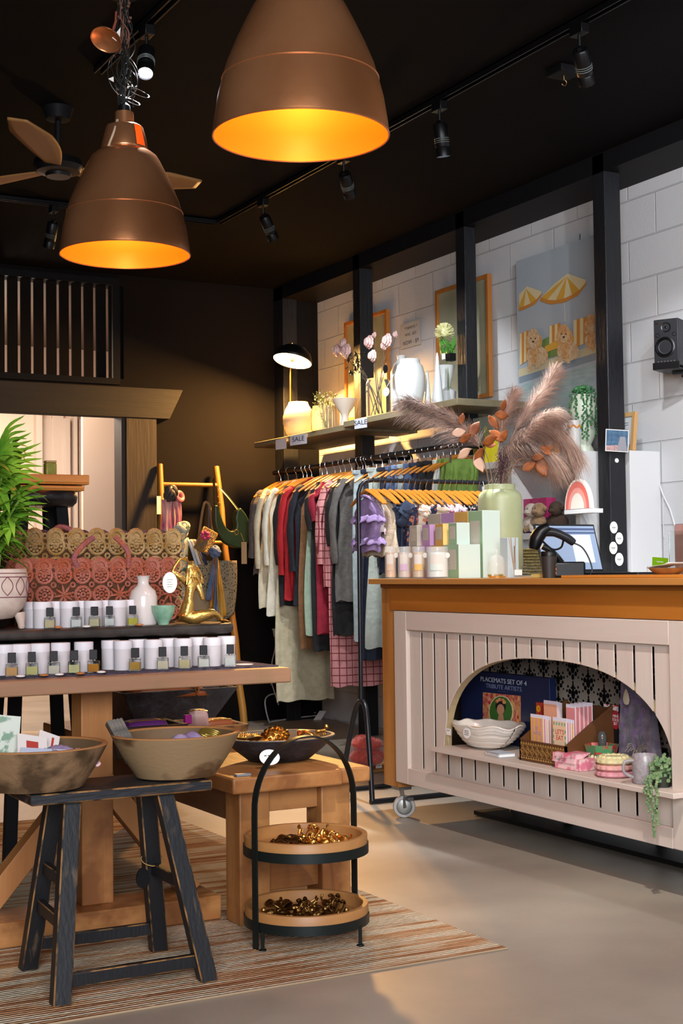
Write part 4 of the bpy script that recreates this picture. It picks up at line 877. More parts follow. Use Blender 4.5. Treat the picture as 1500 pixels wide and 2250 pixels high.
draw(t, x, 'printed_hair', mat('dark_print', '20181a', .6), ell(1101, 1552, 11.5, 13), .003)
draw(t, x, 'printed_face', mat('skin_print', 'c08a68', .6), ell(1101, 1559, 8, 12), .0036)
fb = B()
for k, (fx_, fy_) in enumerate(((1093, 1541), (1099, 1537), (1106, 1538), (1110, 1543))): draw(t, x, 'printed_bloom', floral, ell(fx_, fy_, 4, 4, 8), .0042+.0003*k)
lt = mat('silver_lettering', 'b8bcc8', .5)
def ltr(t, s_, px_, py_, hpx, x, m, sx=1, sp=None, off=.0012, rot=0):
    lx, lz = loc_(t, px_, py_, x); sc2 = S(D(px_, py_, x=x)); return text(s_, hpx*sc2*1.38, m, t, (lx, x-t.location.x-off, lz), rot=(PI/2, rot, 0), sx=sx, ex=.0003)
ltr(t, 'PLACEMATS SET OF 4', 1105, 1497, 10.5, x, lt, sx=1.28); ltr(t, 'TRIBUTE ARTISTS', 1106, 1511, 10, x, mat('grey_lettering', '7c84a0', .5), sx=1.28)
ltr(t, 'Placemats with art and floral borders'[:0] or '- - - - - - - - - - - - - - -', 1106, 1519, 3, x, mat('grey_lettering', '7c84a0', .5), sx=1.2)
# shell bowl
pc = Vector((3.02, D(1057, 1640, x=3.0).y, ZS)); 
pearl = mat('pearl_shell', 'd8ccc0', .18, coat=.8, c2='e4dcd0', sc_=9, bump=.05)
t = thing('shell_bowl', 'pearly ribbed shell-shaped bowl at the left of the arch shelf', 'bowl', pc, FACE_X)
b = B()
for k in range(2): pass
def shl(u, v, o=0):
    a = 2*PI*u; L_ = .175+.025*math.cos(a); rx = (.035+(L_-.035)*v**.7); rz_ = v**1.7*.088*(1+.03*math.sin(a*9)*v); wv_ = .005*math.sin(a*7)*v**3*(1 if math.cos(a) > .4 else .1)
    return Vector((rx*math.cos(a)*1.0-.004, rx*.66*math.sin(a), .004+rz_+wv_+.003*math.sin(v*60)))
b.grid(lambda u, v: shl(u, v), 72, 24); vb = [b.bm.verts.new((.0, 0, .004))]
b.build('bowl', pearl, t, solid=.004)
B().prism(ell(0, 0, .035, .022, 20), 0, .006, M=Matrix(((1, 0, 0, 0), (0, 0, 1, 0), (0, 1, 0, 0), (0, 0, 0, 1)))).build('base', pearl, t)
def swing(label, px_, py_, rx, ry, x=None, y=None, name='price_tag', lines=3, m=paper, mi=ink, shape='oval', rz=FACE_X, grp=None):
    p = D(px_, py_, x=x, y=y); s_ = S(p); t = thing(name, label, 'price tag', p, rz, grp)
    poly = ell(0, 0, rx*s_, ry*s_, 28) if shape == 'oval' else [(-rx*s_, -ry*s_), (rx*s_, -ry*s_), (rx*s_, ry*s_), (-rx*s_, ry*s_)]
    B().prism(poly, -.0006, .0006).build('card', m, t); b = B()
    for k in range(lines):
        for j in range(3): x0 = (-.55+.4*j)*rx*s_; b.box(x0, x0+.25*rx*s_, -.0011, -.0007, (.35-.35*k)*ry*s_, (.35-.35*k)*ry*s_+1.6*s_)
    if lines: b.build('handwriting', mi, t)
    return t
swing('white oval price tag on the shell bowl', 1025, 1611, 14, 11.5, x=2.905)
swing('small white square tag at the left rim of the shell bowl', 985, 1608, 9, 7, x=2.925, shape='sq', lines=1)
for i in range(5): tag(B().tube([(0, 0, 0), (.095, 0, .001)], .0028, 8).build('wooden_skewer', mat('pale_skewer', 'd8b090', .5), loc=(2.962+.006*i, pc.y+.035, ZS+.074+.003*(i % 2)), rot=(0, 0, FACE_X)), 'pale slim stick bundled in the shell bowl', 'stick', 'bundled sticks in the shell bowl')
# notebook, carved card box, cards
t = thing('spiral_notebook', 'small pale blue spiral notebook lying in front of the shell bowl', 'notebook', (2.90, D(1065, 1660, x=2.9).y, ZS), FACE_X+R(-3))
B().box(0, .098, 0, .065, 0, .010).build('pages', paper, t); B().box(-.001, .1, -.001, .066, .010, .0125).build('cover', mat('pale_blue_cover', 'b4c0d0', .4), t, bev=.0008); B().box(-.001, .1, -.001, .066, 0, .0015).build('cover', mat('pale_blue_cover', 'b4c0d0', .4), t)
for k in range(11): B().torus((.006+.0088*k, 0, .006), .007, .0008, 10, 4, nrm=(1, 0, 0)).build('wire_ring', chrome, t)
cwm = mat('carved_box_wood', '5e3a1e', .5); ya = D(1141, 1650, x=2.925).y; yb = D(1242, 1650, x=2.925).y
t = thing('carved_card_box', 'carved dark timber box holding rows of greeting cards', 'box', (2.925, ya, ZS), FACE_X); W_ = ya-yb
fb_ = B().box(0, W_, 0, .008, 0, .072).build('front_board', cwm, t); B().prism([(0, .0), (.21, 0), (.21, .2), (.2, .2), (.0, .072)], 0, .007, M=Matrix(((0, -1, 0, W_), (1, 0, 0, 0), (0, 0, 1, 0), (0, 0, 0, 1)))).build('side_board', cwm, t)
B().prism([(0, .0), (.21, 0), (.21, .2), (.2, .2), (.0, .072)], 0, .007, M=Matrix(((0, -1, 0, .007), (1, 0, 0, 0), (0, 0, 1, 0), (0, 0, 0, 1)))).build('side_board', cwm, t)
B().box(.007, W_-.007, .008, .21, 0, .006).build('base_board', cwm, t); B().box(.007, W_-.007, .202, .21, .006, .19).build('back_board', cwm, t)
b = B(); gold_l = mat('carved_line', 'b08848', .5)
for k in range(18):
    x0 = .005+k*(W_-.01)/18; x1 = x0+(W_-.01)/18; xm = (x0+x1)/2
    for zb, zh in ((.058, .007), (.008, .007)): b.prism([(x0+.001, zb), (x1-.001, zb), (xm, zb+zh)], -.0006, 0)
for k in range(9):
    x0 = .005+k*(W_-.01)/9; dx = (W_-.01)/9
    for sc3 in (1, .5):
        c0 = (x0+dx/2, .036); P4 = [(c0[0]-dx*.46*sc3, c0[1]), (c0[0], c0[1]+.017*sc3), (c0[0]+dx*.46*sc3, c0[1]), (c0[0], c0[1]-.017*sc3)]
        for q in range(4):
            a, c_ = P4[q], P4[(q+1) % 4]; b.bar((a[0], -.0003, a[1]), (c_[0], -.0003, c_[1]), .0008, .0012, up=(0, 1, 0))
b.box(.004, W_-.004, -.0006, 0, .0545, .0555).box(.004, W_-.004, -.0006, 0, .017, .018); b.build('carved_pattern', gold_l, fb_)
def gcard(label, px_, pyt, wpx, x, m, pat, grp):
    p = D(px_, pyt, x=x); s_ = S(p); w_ = wpx*s_; t = thing('greeting_card', label, 'card', (x, p.y, ZS+.008), FACE_X, grp); h_ = p.z-ZS-.008
    B().box(0, w_, 0, .0015, 0, h_).build('envelope', mat('pale_envelope', 'dcd8e4', .5), t); B().box(.001, w_-.004, -.001, 0, 0, h_-.012).build('card_face', m, t)
    if pat: pat(t, w_, h_)
    return t
pk1 = mat('apricot_card', 'e0a080', .6); pk3 = mat('rose_card', 'd88888', .6); yl = mat('yellow_stripe_card', 'e0a848', .6); crm = mat('cream_card', 'e4c4a0', .6); tl_ = mat('teal_dot', '7aa08c', .6); rd = mat('red_lettering', 'c84038', .6); lilm = mat('lilac_letter', 'a88aa0', .6)
def stripes(t, w_, h_):
    b = B()
    for k in range(3): b.box(.012+k*w_*.3, .012+k*w_*.3+w_*.14, -.0014, -.001, 0, h_-.014)
    b.build('printed_stripe', mat('pink_stripe', 'd89a90', .6), t); text('BE\nKIND', .018, lilm, t, (w_*.5, -.0018, h_-.055), ex=.0002)
def eat(t, w_, h_):
    b = B()
    for k in range(5): b.box(.004+k*w_*.19, .004+k*w_*.19+w_*.09, -.0014, -.001, h_-.026, h_-.016)
    for k in range(3): b.box(.001, .001+w_*.08, -.0014, -.001, h_-.05-.02*k, h_-.04-.02*k); b.box(w_-.012, w_-.005, -.0014, -.001, h_-.05-.02*k, h_-.04-.02*k)
    b.build('printed_check', tl_, t); text("LET'S\nEAT", .022, rd, t, (w_*.5, -.0018, h_-.058), ex=.0002)
for i in range(4): gcard(['yellow striped greeting card reading BE KIND in the front row', 'greeting card just behind the yellow striped one', 'third greeting card of the left front stack', 'fourth greeting card of the left front stack'][i], 1165+5*i, 1568+1*i, 48, 2.955+.008*i, yl if not i else (pk3, crm, pk1)[i-1], stripes if not i else None, 'greeting cards in the carved box')
for i in range(4): gcard(["cream greeting card reading LET'S EAT with teal squares", "card directly behind the LET'S EAT card", 'third card of the right front stack', 'fourth card of the right front stack'][i], 1214+5*i, 1575+1*i, 50, 2.945+.008*i, crm if not i else (pk3, pk1, yl)[i-1], eat if not i else None, 'greeting cards in the carved box')
for i in range(4): gcard(['apricot greeting card at the front of the back row', 'second apricot card of the back row', 'third card of the left back stack', 'fourth card of the left back stack'][i], 1194+3*i, 1538+i, 50, 3.03+.007*i, pk1, None, 'greeting cards in the carved box')
for i in range(5): gcard(f'rose greeting card of the back row, {ords[i]} from the front', 1243+9*i, 1546-1*i, 34, 3.02+.007*i, pk3, None, 'greeting cards in the carved box')
t = thing('matchbox', 'small red box with a yellow flower behind the greeting cards', 'box', (3.075, D(1177, 1545, x=3.075).y, ZS+.007), FACE_X); hM = D(1177, 1543, x=3.075).z-t.location.z
B().box(0, .032, 0, .02, 0, hM).build('box_body', mat('red_box', 'b83a2c', .5), t); B().box(.0, .032, -.0006, 0, hM-.06, hM-.045).build('green_band', mat('olive_band', '7a7a2c', .5), t)
b = B()
for k in range(8): b.prism(ell(.016+.008*math.cos(k*PI/4), hM-.022+.008*math.sin(k*PI/4), .005, .005, 8), -.001-.0001*k, -.0004)
b.build('printed_flower', mat('yellow_flower', 'e8a820', .5), t)
# pink floral box
pf = mat('pink_floral', 'd87a90', .45, c2='e8c0c0', sc_=32, lo=.45, hi=.55); fx0 = D(1216, 1690, x=2.905).y
t = thing('floral_gift_box', 'low pink floral gift box in front of the carved card box', 'box', (2.905, fx0-.0, ZS), FACE_X+R(4))
B().box(.006, .13, 0, .07, 0, .038).build('box_body', pf, t, bev=.001); B().hexa([(-.002, -.004, .022), (.108, -.004, .022), (.108, -.001, .022), (-.002, -.001, .022)], [(-.002, .0, .052), (.108, .0, .052), (.108, .07, .054), (-.002, .07, .054)]).build('lid', mat('pink_floral_lid', 'd87088', .45, c2='e8bcc0', sc_=22, lo=.45, hi=.55), t)
b = B(); rr = random.Random(4)
for k in range(7):
    cx, cz = rr.uniform(.01, .1), rr.uniform(.027, .045)
    for j in range(3): a = rr.uniform(0, 6); b.tube([(cx, -.005, cz), (cx+.008*math.cos(a), -.005, cz+.006*math.sin(a))], [.0015, .0004], 4)
b.tube([(.01, -.005, .03), (.1, -.005, .042)], .0004, 4); b.build('printed_leaf', mat('grey_green_leaf', '5c7a68', .5), t)
# patterned flared tin and bottle
mex = mat('folk_flower_print', 'b83a38', .4, c2='4a8a5a', sc_=60, kind='cells', lo=.3, hi=.7)
p = D(1322, 1668, x=3.03); t = thing('patterned_pot', 'flared pot painted with bright folk flowers', 'pot', (3.03, p.y, ZS+.0), FACE_X); s_ = S(p)
B().lathe([(0, 0), (24*s_, 0), (38*s_, 52*s_), (36*s_, 52*s_), (23*s_, 4*s_), (0, 3*s_)], 6).build('body', mex, t, sharp=20)
b = B()
for k in range(10): th = R(-90+(k-4.5)*20); r = 31*s_; b.lathe([(0, 0), (5*s_, 0)], 10, M=Matrix.Translation((r*1.02*math.cos(th), r*1.02*math.sin(th), 27*s_)) @ Matrix.Rotation(th, 4, 'Z') @ Matrix.Rotation(R(68), 4, 'Y'))
b.build('painted_flower', mat('cream_petal', 'e0d0b0', .5), t)
t = thing('small_bottle', 'dark stoppered bottle standing in the flower-painted pot', 'bottle', (3.03, p.y-.003, ZS+.02), 0); B().lathe([(0, 0), (.014, 0), (.014, .06), (.016, .085), (.010, .1), (0, .105)], 16).build('body', mat('smoke_glass', '4a4a48', .1), t); B().ball((-.008, -.013, .085), .003, n=8).build('stopper', brass, t)
# scalloped soap discs
for k, (m_, lab) in enumerate(((mat('rose_soap', 'd09098', .5), 'bottom pink scalloped soap of the stack of three'), (mat('salmon_soap', 'd8a098', .5), 'middle pink scalloped soap of the stack of three'), (mat('vanilla_soap', 'd4c898', .45), 'top pale yellow domed soap of the stack of three'))):
    p = D(1349, 1712, x=2.945); b = B().lathe([(0, 0), (.050, .0), (.058, .006), (.058, .014), (.05, .0195), (0, .0195 if k < 2 else .026)], 96, wob=lambda a, z: 1+.045*abs(math.sin(a*8)))
    if k == 2:
        for j in range(14): a = 2*PI*j/14; b.ball((.038*math.cos(a), .038*math.sin(a), .018), .013, 1, 1, .8, 8)
    tag(b.build('scalloped_soap', m_, loc=(2.945, p.y, ZS+.0205*k)), lab, 'soap', 'stack of scalloped soaps')
# mug
p = D(1417, 1728, x=2.93); s_ = S(p); t = thing('stoneware_mug', 'speckled grey stoneware mug beside the stacked soaps', 'mug', (2.93, p.y, ZS), 0); gm_ = mat('speckled_stoneware', '8c8488', .4, c2='a29a9c', sc_=120, coat=.3)
B().lathe([(0, 0), (.036, 0), (.039, .004), (.0385, .085), (.037, .088), (.035, .085), (.034, .01), (0, .008)], 40).build('body', gm_, t)
B().tube(spline([(-.034, .01, .07), (-.06, .022, .066), (-.062, .024, .035), (-.035, .012, .018)], 6), .005, 8).build('handle', gm_, t)
p = D(1402, 1668, x=3.06); t = thing('air_plant', 'wiry grey air plant behind the stoneware mug', 'plant', (3.06, p.y, ZS)); b = B(); rr = random.Random(9); B().lathe([(0, 0), (.03, 0), (.036, .05), (.034, .05), (0, .04)], 20).build('pot', mat('taupe_pot', '8a8078', .6), t)
for k in range(26): a = rr.uniform(0, 6.28); L_ = rr.uniform(.03, .05); b.tube(spline([(0, 0, .045), (.5*L_*math.cos(a), .5*L_*math.sin(a), .045+L_), (L_*math.cos(a), L_*math.sin(a), .05+L_*rr.uniform(.3, 1.3))], 3), .0011, 4)
b.build('foliage', mat('dusty_plant', '8c8078', .8), t)
# tall floral gift bag with a drop tag, tool set, dark fronds
x = 3.10; t, w_, h_ = facing('floral_gift_bag', 'tall lilac gift bag printed with meadow flowers and a teardrop tag', 'bag', x, 1358, 1500, 1428, 1690); t.location.z = ZS
mead = mat('meadow_print', '6e667a', .5, c2='948a98', sc_=22, lo=.4, hi=.6); B().hexa([(0, 0, 0), (w_, 0, 0), (w_, .05, 0), (0, .05, 0)], [(.004, .02, .36), (w_-.03, .02, .33), (w_-.03, .03, .33), (.004, .03, .36)]).build('bag_body', mead, t)
b = B(); rr = random.Random(6)
for k in range(26):
    a, z = rr.uniform(.01, w_-.04), rr.uniform(.05, .30)
    for j in range(5): b.prism(ell(a+.006*math.cos(j*1.257), z+.006*math.sin(j*1.257), .004, .004, 7), .02*z/.36-.003, .02*z/.36-.001)
b.build('printed_bloom', mat('mauve_bloom', '8a78a0', .5), t); b = B()
for k in range(20): a = rr.uniform(.0, w_-.04); z = rr.uniform(.02, .15); b.tube([(a, .02*z/.36-.002, z), (a+rr.uniform(-.01, .01), .02*z/.36, z+rr.uniform(.03, .07))], [.0014, .0005], 4)
b.build('printed_stem', mat('teal_stem', '4a5e58', .5), t)
p = D(1375, 1535, x=3.085); tag(B().lathe([(0, -.022), (.012, -.018), (.017, -.004), (.013, .014), (.004, .03), (0, .032)], 24, sy=.14).build('teardrop_tag', mat('cream_tag', 'd8ccb0', .5), loc=p, rot=(0, 0, FACE_X)), 'cream teardrop tag hanging on the lilac gift bag', 'tag')
x = 3.13; t, w_, h_ = facing('tool_set_card', 'card with floral trim and a red round label reading TOOL SET', 'card', x, 1323, 1550, 1358, 1640); t.location.z = ZS; hT = D(1340, 1548, x=x).z-ZS
B().box(0, w_, 0, .012, 0, hT).build('card_body', mat('black_card', '16141a', .5), t)
b = B().box(0, .012, -.001, 0, 0, hT).box(0, w_, -.001, 0, hT-.02, hT); b.build('floral_trim', mat('confetti_print', 'c83a40', .5, c2='e8e0e0', sc_=90, kind='cells', lo=.35, hi=.4), t)
lx, lz = loc_(t, 1354, 1582, x); B().prism(ell(lx, lz, .022, .032, 20), -.004, -.002).build('red_label', mat('red_label', 'b02838', .4), t); text('MINI\nTOOL\nSET', .014, paper, t, (lx, -.0045, lz), ex=.0002)
x = 3.2; pfr = D(1440, 1650, x=x); t = thing('dark_fern', 'dark feathery fronds in the shadowed right corner of the arch', 'plant', (x, pfr.y, ZS), 0); b = B()
B().lathe([(0, 0), (.03, 0), (.04, .06), (0, .06)], 16).build('pot', blackm, t)
for k in range(16): a = rr.uniform(0, 6.28); b.tube(spline([(0, 0, .06), (.02*math.cos(a), .02*math.sin(a), .13), (.06*math.cos(a), .06*math.sin(a), rr.uniform(.16, .24))], 3), [.002, .003, .003, .003, .002, .001, .0005], 4, flat=.4)
b.build('foliage', mat('dark_green', '26301c', .6, c2='4a4a18', sc_=20), t)
# string-of-pearls succulent spilling over the shelf end
p = D(1452, 1700, x=2.91); t = thing('trailing_succulent', 'trailing green succulent spilling over the right end of the arch shelf', 'plant', (2.925, D(1455, 1700, x=2.925).y-.0, ZS), 0)
B().lathe([(0, 0), (.022, 0), (.028, .04), (0, .04)], 16).build('pot', mat('small_dark_pot', '2a2c22', .6), t)
suc = mat('succulent', '5c7c54', .5, c2='8aa070', sc_=60); b = B(); rr = random.Random(8)
for k in range(120):
    a = rr.uniform(0, 6.28); r = rr.uniform(.005, .038); b.ball((r*math.cos(a), r*math.sin(a), rr.uniform(.02, .105-r*.9)), rr.uniform(.005, .009), n=6)
for (x0, y0, L_) in ((-.068, -.028, .17), (-.070, -.012, .10), (-.066, -.045, .13), (-.068, .0, .05)):
    for k in range(int(L_/.0065)): u = k*.0065; b.ball((x0+rr.uniform(-.006, .006), y0+rr.uniform(-.008, .008)-.05*u, .025-u), .0055, n=6)
    for k in range(6): u = k/6; b.ball((x0*u, y0*u, .05-.02*u), .007, n=6)
b.build('foliage', suc, t)
# ---------------------------------------------------------------- on the worktop
ZT = .9705
def cbox(label, x0, x1, y0, y1, z0, z1, m, name='gift_box', lab=True, grp='pastel boxed candles', side=None):
    t = thing(name, label, 'box', (x0, y0, z0), 0, grp); W_, Dp, Hh = x1-x0, y1-y0, z1-z0
    B().box(0, W_, 0, Dp, 0, Hh).build('carton', side or m, t, bev=.0006)
    B().box(-.0006, 0, .0005, Dp-.0005, .0005, Hh-.0005).build('coloured_front', m, t)
    if lab:
        B().box(-.0012, -.0006, Dp*.2, Dp*.85, Hh*.25, Hh*.85).build('label_panel', mat('box_label', 'b4aca0', .6), t)
        b = B()
        for k in range(4): b.box(-.0016, -.0012, Dp*(.75-.1*(k % 2)), Dp*.7-.0, Hh*(.7-.1*k), Hh*(.7-.1*k)+.002)
        b.build('printed_lines', mat('label_ink', '6c665e', .6), t)
cg = mat('stone_carton', 'a8a090', .6); cpv = mat('lilac_carton', 'b088b0', .6); cyv = mat('mustard_carton', 'c89a50', .6); cgv = mat('sage_carton', '8aa684', .6); mint = mat('mint_carton_side', 'c8d8ce', .5)
cols = [(cgv, 'sage green', mint), (cyv, 'mustard', mat('yellow_side', 'e0c078', .5)), (cpv, 'lilac', mat('lilac_side', 'c098c4', .5)), (cg, 'stone grey', mat('stone_side', 'b4ac9c', .5))]
for i, (m_, nm, sd) in enumerate(cols):
    y0 = 4.60+.1*i
    cbox(f'{nm} boxed candle in the bottom front row of the counter display', 3.0, 3.10, y0, y0+.098, ZT, ZT+.130, m_, side=sd)
    cbox(f'tall {nm} box in the back row of the counter display', 3.112, 3.195, y0, y0+.098, ZT, ZT+.262, m_, side=sd)
    y1 = 4.62+.098*i; cbox(f'small {nm} box standing on the front row of the counter display', 3.006, 3.066, y1, y1+.057, ZT+.1305, ZT+.214, m_, side=sd)
waxm = lambda n, c: mat(n, c, .3, coat=.3)
gl = mat('candle_glass', 'eef2ee', .05, alpha=.13)
for px_, wpx, nm, c in ((858, 26, 'amber', 'd0a884'), (888, 30, 'blush', 'd4bcae'), (920, 30, 'honey', 'd8b48c'), (961, 49, 'white', 'dcdcd6')):
    p = D(px_, 1262, x=2.935); r = wpx*S(p)/2; hh_ = D(px_, 1201, x=2.935).z-ZT
    t = thing('scented_candle', f'{nm} wax candle in a clear glass jar at the counter edge' if wpx < 40 else 'large white wax candle in a clear jar beside the smaller candles', 'candle', (2.935, p.y, ZT), 0, 'jar candles')
    B().lathe([(0, .0), (r, 0), (r+.0002, .003), (r, hh_), (r-.002, hh_), (r-.002, .004), (0, .004)], 40).build('glass_jar', gl, t)
    B().lathe([(0, .006), (r-.003, .006), (r-.003, hh_*.82), (0, hh_*.82)], 40).build('wax', waxm('wax_'+nm, c), t)
    M = Matrix.Rotation(R(-65), 4, 'Z'); 
    def band(a0, a1, z0, z1, m_, nme, e=.0008):
        b = B(); b.grid(lambda u, v: Vector(((r+e)*math.sin(R(a0+(a1-a0)*u)), -(r+e)*math.cos(R(a0+(a1-a0)*u)), z0+(z1-z0)*v)), 8, 1); b.build(nme, m_, t)
    band(-70, -5, hh_*.25, hh_*.75, mat('candle_label', 'd8cfc4', .6), 'label'); band(-70, -5, hh_*.25, hh_*.45, mat('label_'+nm, {'amber': 'd0b8a0', 'blush': 'd0b0c8', 'honey': 'e8b868', 'white': 'd0d8d0'}[nm], .6), 'label_tint', .0014)
    b = B(); b.lathe([(0, 0), (.0105, 0)], 16, M=Matrix.Translation((.45*r+.002, -r*.93, hh_*.72)) @ Matrix.Rotation(R(90), 4, 'X') @ Matrix.Rotation(R(0), 4, 'Y')); b.build('round_sticker', mat('clear_sticker', 'e4e0da', .4), t)
# sage vase and the dried arrangement
vy = 4.82; p = D(1101, 1262, y=vy); VX, VY = p.x, vy; s_ = S(p)
sage = mat('sage_ceramic', 'a6ac84', .42, c2='9ca27a', sc_=8)
t = thing('sage_vase', 'tall sage green ceramic vase holding the dried arrangement', 'vase', (VX, VY, ZT))
B().lathe([(0, 0), (38*s_, 0), (45*s_, 6*s_), (48*s_, 20*s_), (49*s_, 170*s_), (46*s_, 182*s_), (38*s_, 190*s_), (34*s_, 192*s_), (33.5*s_, 203*s_), (31*s_, 204*s_), (30*s_, 190*s_), (44*s_, 170*s_), (40*s_, 10*s_), (0, 6*s_)], 56).build('body', sage, t)
VM = Vector((VX, VY, ZT+200*s_))
pamp = mat('dusty_pink_pampas', '8e6f62', .9, c2='b0917f', sc_=20, sheen=.2)
def plume(label, pts, hl, n, seed, dens0=.25, droop=.5, wide=1.0, dd=None):
    rr = random.Random(seed); P_ = [D(a, b_, y=vy+(dd[i] if dd else 0)) for i, (a, b_) in enumerate(pts)]; P_[0] = VM+Vector((rr.uniform(-.03, .03), rr.uniform(-.02, .02), -.12)); o = P_[0].copy()
    t = thing('pampas_stem', label, 'dried flower', o, 0, 'dried pampas plumes'); C_ = [p-o for p in spline(P_, 10)]
    B().tube(C_, [.0022]*len(C_), 5).build('stem', mat('dried_stem', '8c7058', .8), t); b = B(); m = len(C_)-1
    for k in range(n):
        f_ = dens0+(1-dens0)*rr.random()**.85; q = f_*m; i = min(int(q), m-1); c = C_[i].lerp(C_[i+1], q-i); ax = (C_[i+1]-C_[i]).normalized()
        th = rr.uniform(0, 2*PI); u = ax.cross(Vector((0, 1, 0))).normalized(); v = ax.cross(u); side = u*math.cos(th)+v*math.sin(th)
        L_ = 1.35*hl*rr.uniform(.5, 1.1)*(1-.35*f_); sp = rr.uniform(.3, 1.15)*wide; d = (ax+side*sp).normalized(); wd = side.cross(d)
        if wd.length < .01: wd = Vector((0, 0, 1))
        wd = wd.normalized()*.0011; prev = None
        for j in range(4):
            w2 = j/3; p = c+d*L_*w2+Vector((0, 0, -L_*droop*w2*w2)); ww = wd*(1-w2*.8); vv = [b.bm.verts.new(p-ww), b.bm.verts.new(p+ww)]
            if prev: b._f([prev[0], prev[1], vv[1], vv[0]])
            prev = vv
    b.build('plume', pamp, t, fix=False)
plume('long dusty pink pampas plume sweeping far left from the vase', [(1085, 1052), (1060, 1000), (1018, 945), (965, 908), (905, 886)], .115, 3000, 1, .3, .35)
plume('upright dusty pink pampas plume rising furthest above the vase', [(1105, 1050), (1118, 985), (1150, 915), (1190, 865), (1216, 822)], .10, 2600, 2, .35, .25)
plume('broad pampas plume arching over to the right of the vase', [(1110, 1050), (1120, 990), (1158, 945), (1210, 935), (1258, 985)], .115, 3200, 3, .30, .75)
plume('short dense pampas plume standing at the middle of the vase', [(1108, 1050), (1108, 1020), (1122, 985), (1150, 950), (1178, 925)], .12, 2600, 4, .1, .8)
plume('pampas plume between the upright one and the broad one', [(1108, 1050), (1122, 1010), (1150, 960), (1185, 920), (1215, 905)], .11, 2400, 5, .3, .7, dd=[0, 0, -.04, -.05, -.05])
rust = mat('rust_leaf', '74380f', .55, c2='985424', sc_=30); blush = mat('blush_leaf', 'd0a890', .5)
def leafstem(label, pts, leaves, seed):
    rr = random.Random(seed); P_ = [D(a, b_, y=vy-.03) for a, b_ in pts]; P_[0] = VM+Vector((rr.uniform(-.025, .025), rr.uniform(-.02, 0), -.1)); o = P_[0].copy()
    t = thing('leafy_branch', label, 'branch', o, 0, 'rust leaved branches'); B().tube([p-o for p in spline(P_, 8)], .0018, 5).build('stem', mat('dried_stem', '8c7058', .8), t)
    for (a, b_, L_, ang, m_) in leaves:
        c = D(a, b_, y=vy-.05+rr.uniform(-.02, .02))-o; L_ = L_*s_*1.2; b = B(); ca, sa = math.cos(R(ang)), math.sin(R(ang)); tw_ = rr.uniform(-.5, .5)
        b.grid(lambda u, v: c+Vector((ca*(u-.5)*L_-sa*(v-.5)*L_*.62*math.sin(PI*min(1, .06+.94*u)), tw_*(v-.5)*L_*.5+.1*L_*math.cos(u*3), sa*(u-.5)*L_+ca*(v-.5)*L_*.62*math.sin(PI*min(1, .06+.94*u)))), 10, 4)
        b.build('leaf', m_, t, solid=.0006)
plume('slim pampas plume standing upright at the left of the upright one', [(1100, 1050), (1098, 985), (1105, 925), (1128, 868)], .085, 2200, 6, .4, .3)
plume('pampas plume drooping low over the right rim of the vase', [(1112, 1050), (1130, 1010), (1170, 985), (1215, 1000)], .11, 2200, 7, .3, .9)
leafstem('rust leaved branch leaning left in front of the long plume', [(1090, 1050), (1072, 1010), (1050, 960), (1042, 930)], [(1022, 962, 26, 30, rust), (1008, 950, 26, 10, blush), (1042, 942, 30, 60, rust), (1020, 996, 30, 30, blush), (1052, 1018, 34, -70, blush), (1053, 998, 32, 50, rust), (1014, 920, 20, 80, rust)], 1)
leafstem('rust leaved branch standing upright beside the dark dried heads', [(1092, 1050), (1094, 1000), (1100, 960), (1105, 900)], [(1076, 967, 30, 20, rust), (1092, 958, 34, -30, rust), (1106, 958, 28, 60, rust), (1084, 928, 30, -55, rust), (1102, 912, 26, -10, rust), (1106, 890, 22, 80, rust), (1075, 975, 26, 0, rust)], 2)
leafstem('rust leaved branch trailing right under the broad plume', [(1112, 1050), (1130, 1020), (1165, 1008), (1190, 1004)], [(1162, 1024, 28, 30, rust), (1190, 1026, 36, -80, rust), (1200, 990, 26, -30, rust), (1182, 1004, 24, 0, rust), (1205, 985, 22, 10, rust)], 3)
t = thing('dried_seed_heads', 'dark purple dried seed heads between the leaves in the vase', 'dried flower', VM+Vector((-.01, -.01, -.08))); b = B(); rr = random.Random(12)
for k in range(8):
    e = Vector((rr.uniform(-.03, .01), rr.uniform(-.05, -.02), rr.uniform(.14, .23))); b.tube([(0, 0, 0), e], .0012, 4)
    for j in range(30): b.ball(e+Vector((rr.gauss(0, .010), rr.gauss(0, .010), rr.gauss(0, .014))), .0026, n=6)
b.build('seed_cluster', mat('plum_seed', '4a3238', .9), t)
# small glass and scent pieces
p = D(1091, 1262, x=3.06); t = thing('glass_cloche', 'small clear glass cloche on a brass base of shells', 'cloche', (3.06, p.y, ZT)); s_ = S(p)
B().lathe([(16*s_, 4*s_), (18*s_, 30*s_), (15*s_, 44*s_), (8*s_, 50*s_), (3*s_, 51*s_), (3*s_, 56*s_), (5*s_, 60*s_), (0, 63*s_)], 32).build('dome', gl, t, solid=.001)
B().lathe([(0, 0), (19*s_, 0), (20*s_, 4*s_), (0, 4*s_)], 28).build('base', brass, t); b = B()
for k in range(16): a = rr.uniform(0, 6.28); b.ball((17*s_*math.cos(a), 17*s_*math.sin(a), 6*s_), 3.4*s_, 1.3, 1, .8, 6)
b.build('shells', mat('gold_shell', 'b89858', .35, m=.6), t)
t = thing('diffuser_carton', 'slim pale blue carton with a cut-out window beside the sage vase', 'box', (3.13, D(1091, 1262, x=3.13).y-.075, ZT)); B().box(0, .05, 0, .05, 0, .152).build('carton', mat('ice_blue_card', 'b4c4ca', .5), t, bev=.0006); B().box(.028, .036, -.0006, 0, .02, .12).build('window', mat('slate_window', '6e7678', .3), t)
